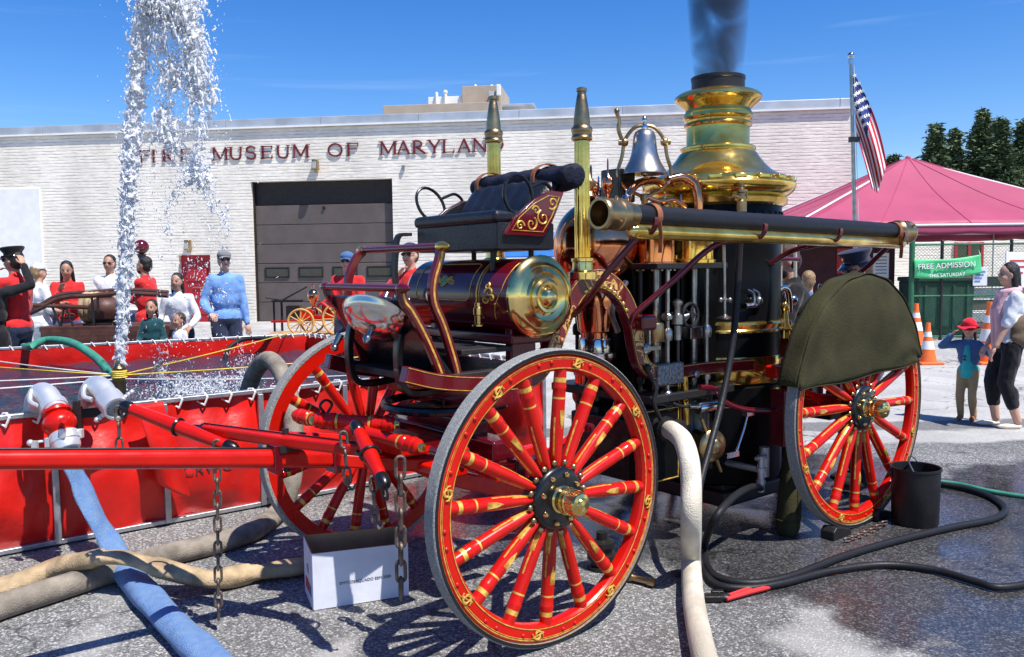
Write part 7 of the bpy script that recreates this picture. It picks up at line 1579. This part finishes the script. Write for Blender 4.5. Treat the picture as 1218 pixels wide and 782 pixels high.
# crew behind the engine
pp, z = stand(1030, 291, 6.05, .06); person('fireman in a dark peaked cap and blue shirt behind the wheel cover', pp, z, PI * .98, 'c_steel', 'c_navy', 'skin_light', 'hair_brown', hat='officer', hatmat='c_navy', shades=True, lh=(-.14, .2, .62), head=(.15, .1), lean=.06, vox=.014)
pp, z = stand(943, 288, 6.4); person('bearded man in a black quilted jacket looking down beside the boiler', pp, z, PI * .95, 'c_black', 'c_navy', 'skin_light', 'hair_brown', beard=True, head=(.1, .35), rh=(.05, .2, .6), lh=(-.1, .2, .6), vox=.014)
pp, z = stand(962, 322, 9.2); person('fair haired person in a blue top standing under the tent edge', pp, z, PI * .4, 'c_denim', 'c_navy', 'skin_light', 'hair_fair')
# behind the tank
pp, z = stand(413, 297, 11.3, .03); person('man in a red shirt, sunglasses and blue cap in front of the garage door', pp, z, CAMF - .1, 'c_red', 'c_navy', 'skin_light', 'hair_brown', hat='cap', hatmat='c_denim', shades=True, lh=(-.05, .2, .66), rh=(.05, .2, .64))
pp, z = stand(488, 286, 9.6, .03); person('person in a red top and dark cap with a hand at the chin', pp, z, CAMF - .35, 'c_red', 'c_navy', 'skin_light', 'hair_brown', hat='cap', hatmat='c_navy', shades=True, rh=(.03, .12, .80), lh=(-.06, .22, .62), re=(.6, .3, -1))
pp, z = stand(266, 295, 11.4, .03); person('man in a light blue work shirt and grey cap facing the spray', pp, z, CAMF + .5, 'c_blue', 'c_navy', 'skin_light', 'hair_brown', hat='cap', hatmat='c_grey', shades=True, build_=1.06, lh=(-.135, .05, .47), rh=(.12, .12, .56))
pp, z = stand(172, 305, 12.2); person('bearded man in a red shirt standing in profile with folded arms', pp, z, PI * .98, 'c_red', 'c_red', 'skin_tan', 'hair_black', beard=True, lh=(.02, .16, .70), rh=(.0, .14, .66), build_=1.08)
pp, z = stand(130, 303, 12.6); person('man in a white polo shirt and sunglasses with folded arms', pp, z, CAMF + .1, 'c_white', 'c_khaki', 'skin_tan', 'hair_black', shades=True, sleeves='short', lh=(.07, .13, .66), rh=(-.07, .14, .66), build_=1.05)
pp, z = stand(79, 310, 12.2); person('woman in a red jacket looking at her phone', pp, z, CAMF + .35, 'c_red', 'c_denim', 'skin_tan', 'hair_black', long_hair=.5, head=(0, .25), lh=(-.02, .17, .66), rh=(.04, .13, .76))
pp, z = stand(44, 311, 11.9, .03); person('person in a pale shirt and white cap with the back half turned', pp, z, PI * .3, 'c_white', 'c_white', 'skin_light', 'hair_fair', hat='cap', hatmat='c_white', sleeves='short', lh=(-.04, .18, .62), rh=(.1, .16, .60), build_=1.1)
pp, z = stand(16, 290, 10.0, .07); person('officer in a red shirt and dark peaked cap seen from the side', pp, z, PI * .95, 'c_red', 'c_navy', 'skin_tan', 'hair_black', hat='officer', hatmat='c_black', shades=True, rh=(.07, .16, .70), lh=(-.05, .2, .68), build_=1.05)
pp, z = stand(-14, 312, 9.75); person('person with a blue vest and black sleeves raising a phone', pp, z, PI * .45, 'c_black', 'c_black', 'skin_light', 'hair_black', rh=(.16, .12, .98), lh=(-.12, .2, .95), re=(1, .2, -.8), build_=1.1)
q = MB()
# mother with two children leaning on the far rim
pp, z = stand(213, 332, 11.2); person('dark haired mother in a white sweatshirt leaning over the children', pp, z * 1.06, CAMF + .1, 'c_white', 'c_navy', 'skin_tan', 'hair_black', long_hair=.35, lean=.16, head=(-.1, .05), lh=(-.12, .17, .56), rh=(.13, .16, .56))
pp, z = stand(180, 360, 10.75); person('child in a dark teal printed shirt at the far rim of the tank', pp, z, CAMF + .05, 'c_dteal', 'c_navy', 'skin_tan', 'hair_black', hs=1.25, long_hair=.15, lh=(-.10, .15, .55), rh=(.1, .15, .55), vox=.014)
pp, z = stand(213, 377, 10.75); person('toddler in a pale shirt held in front of the mother', pp, z, CAMF - .5, 'c_white', 'c_denim', 'skin_tan', 'hair_brown', hs=1.4, vox=.013)
bpy.data.scenes.remove(TMP)
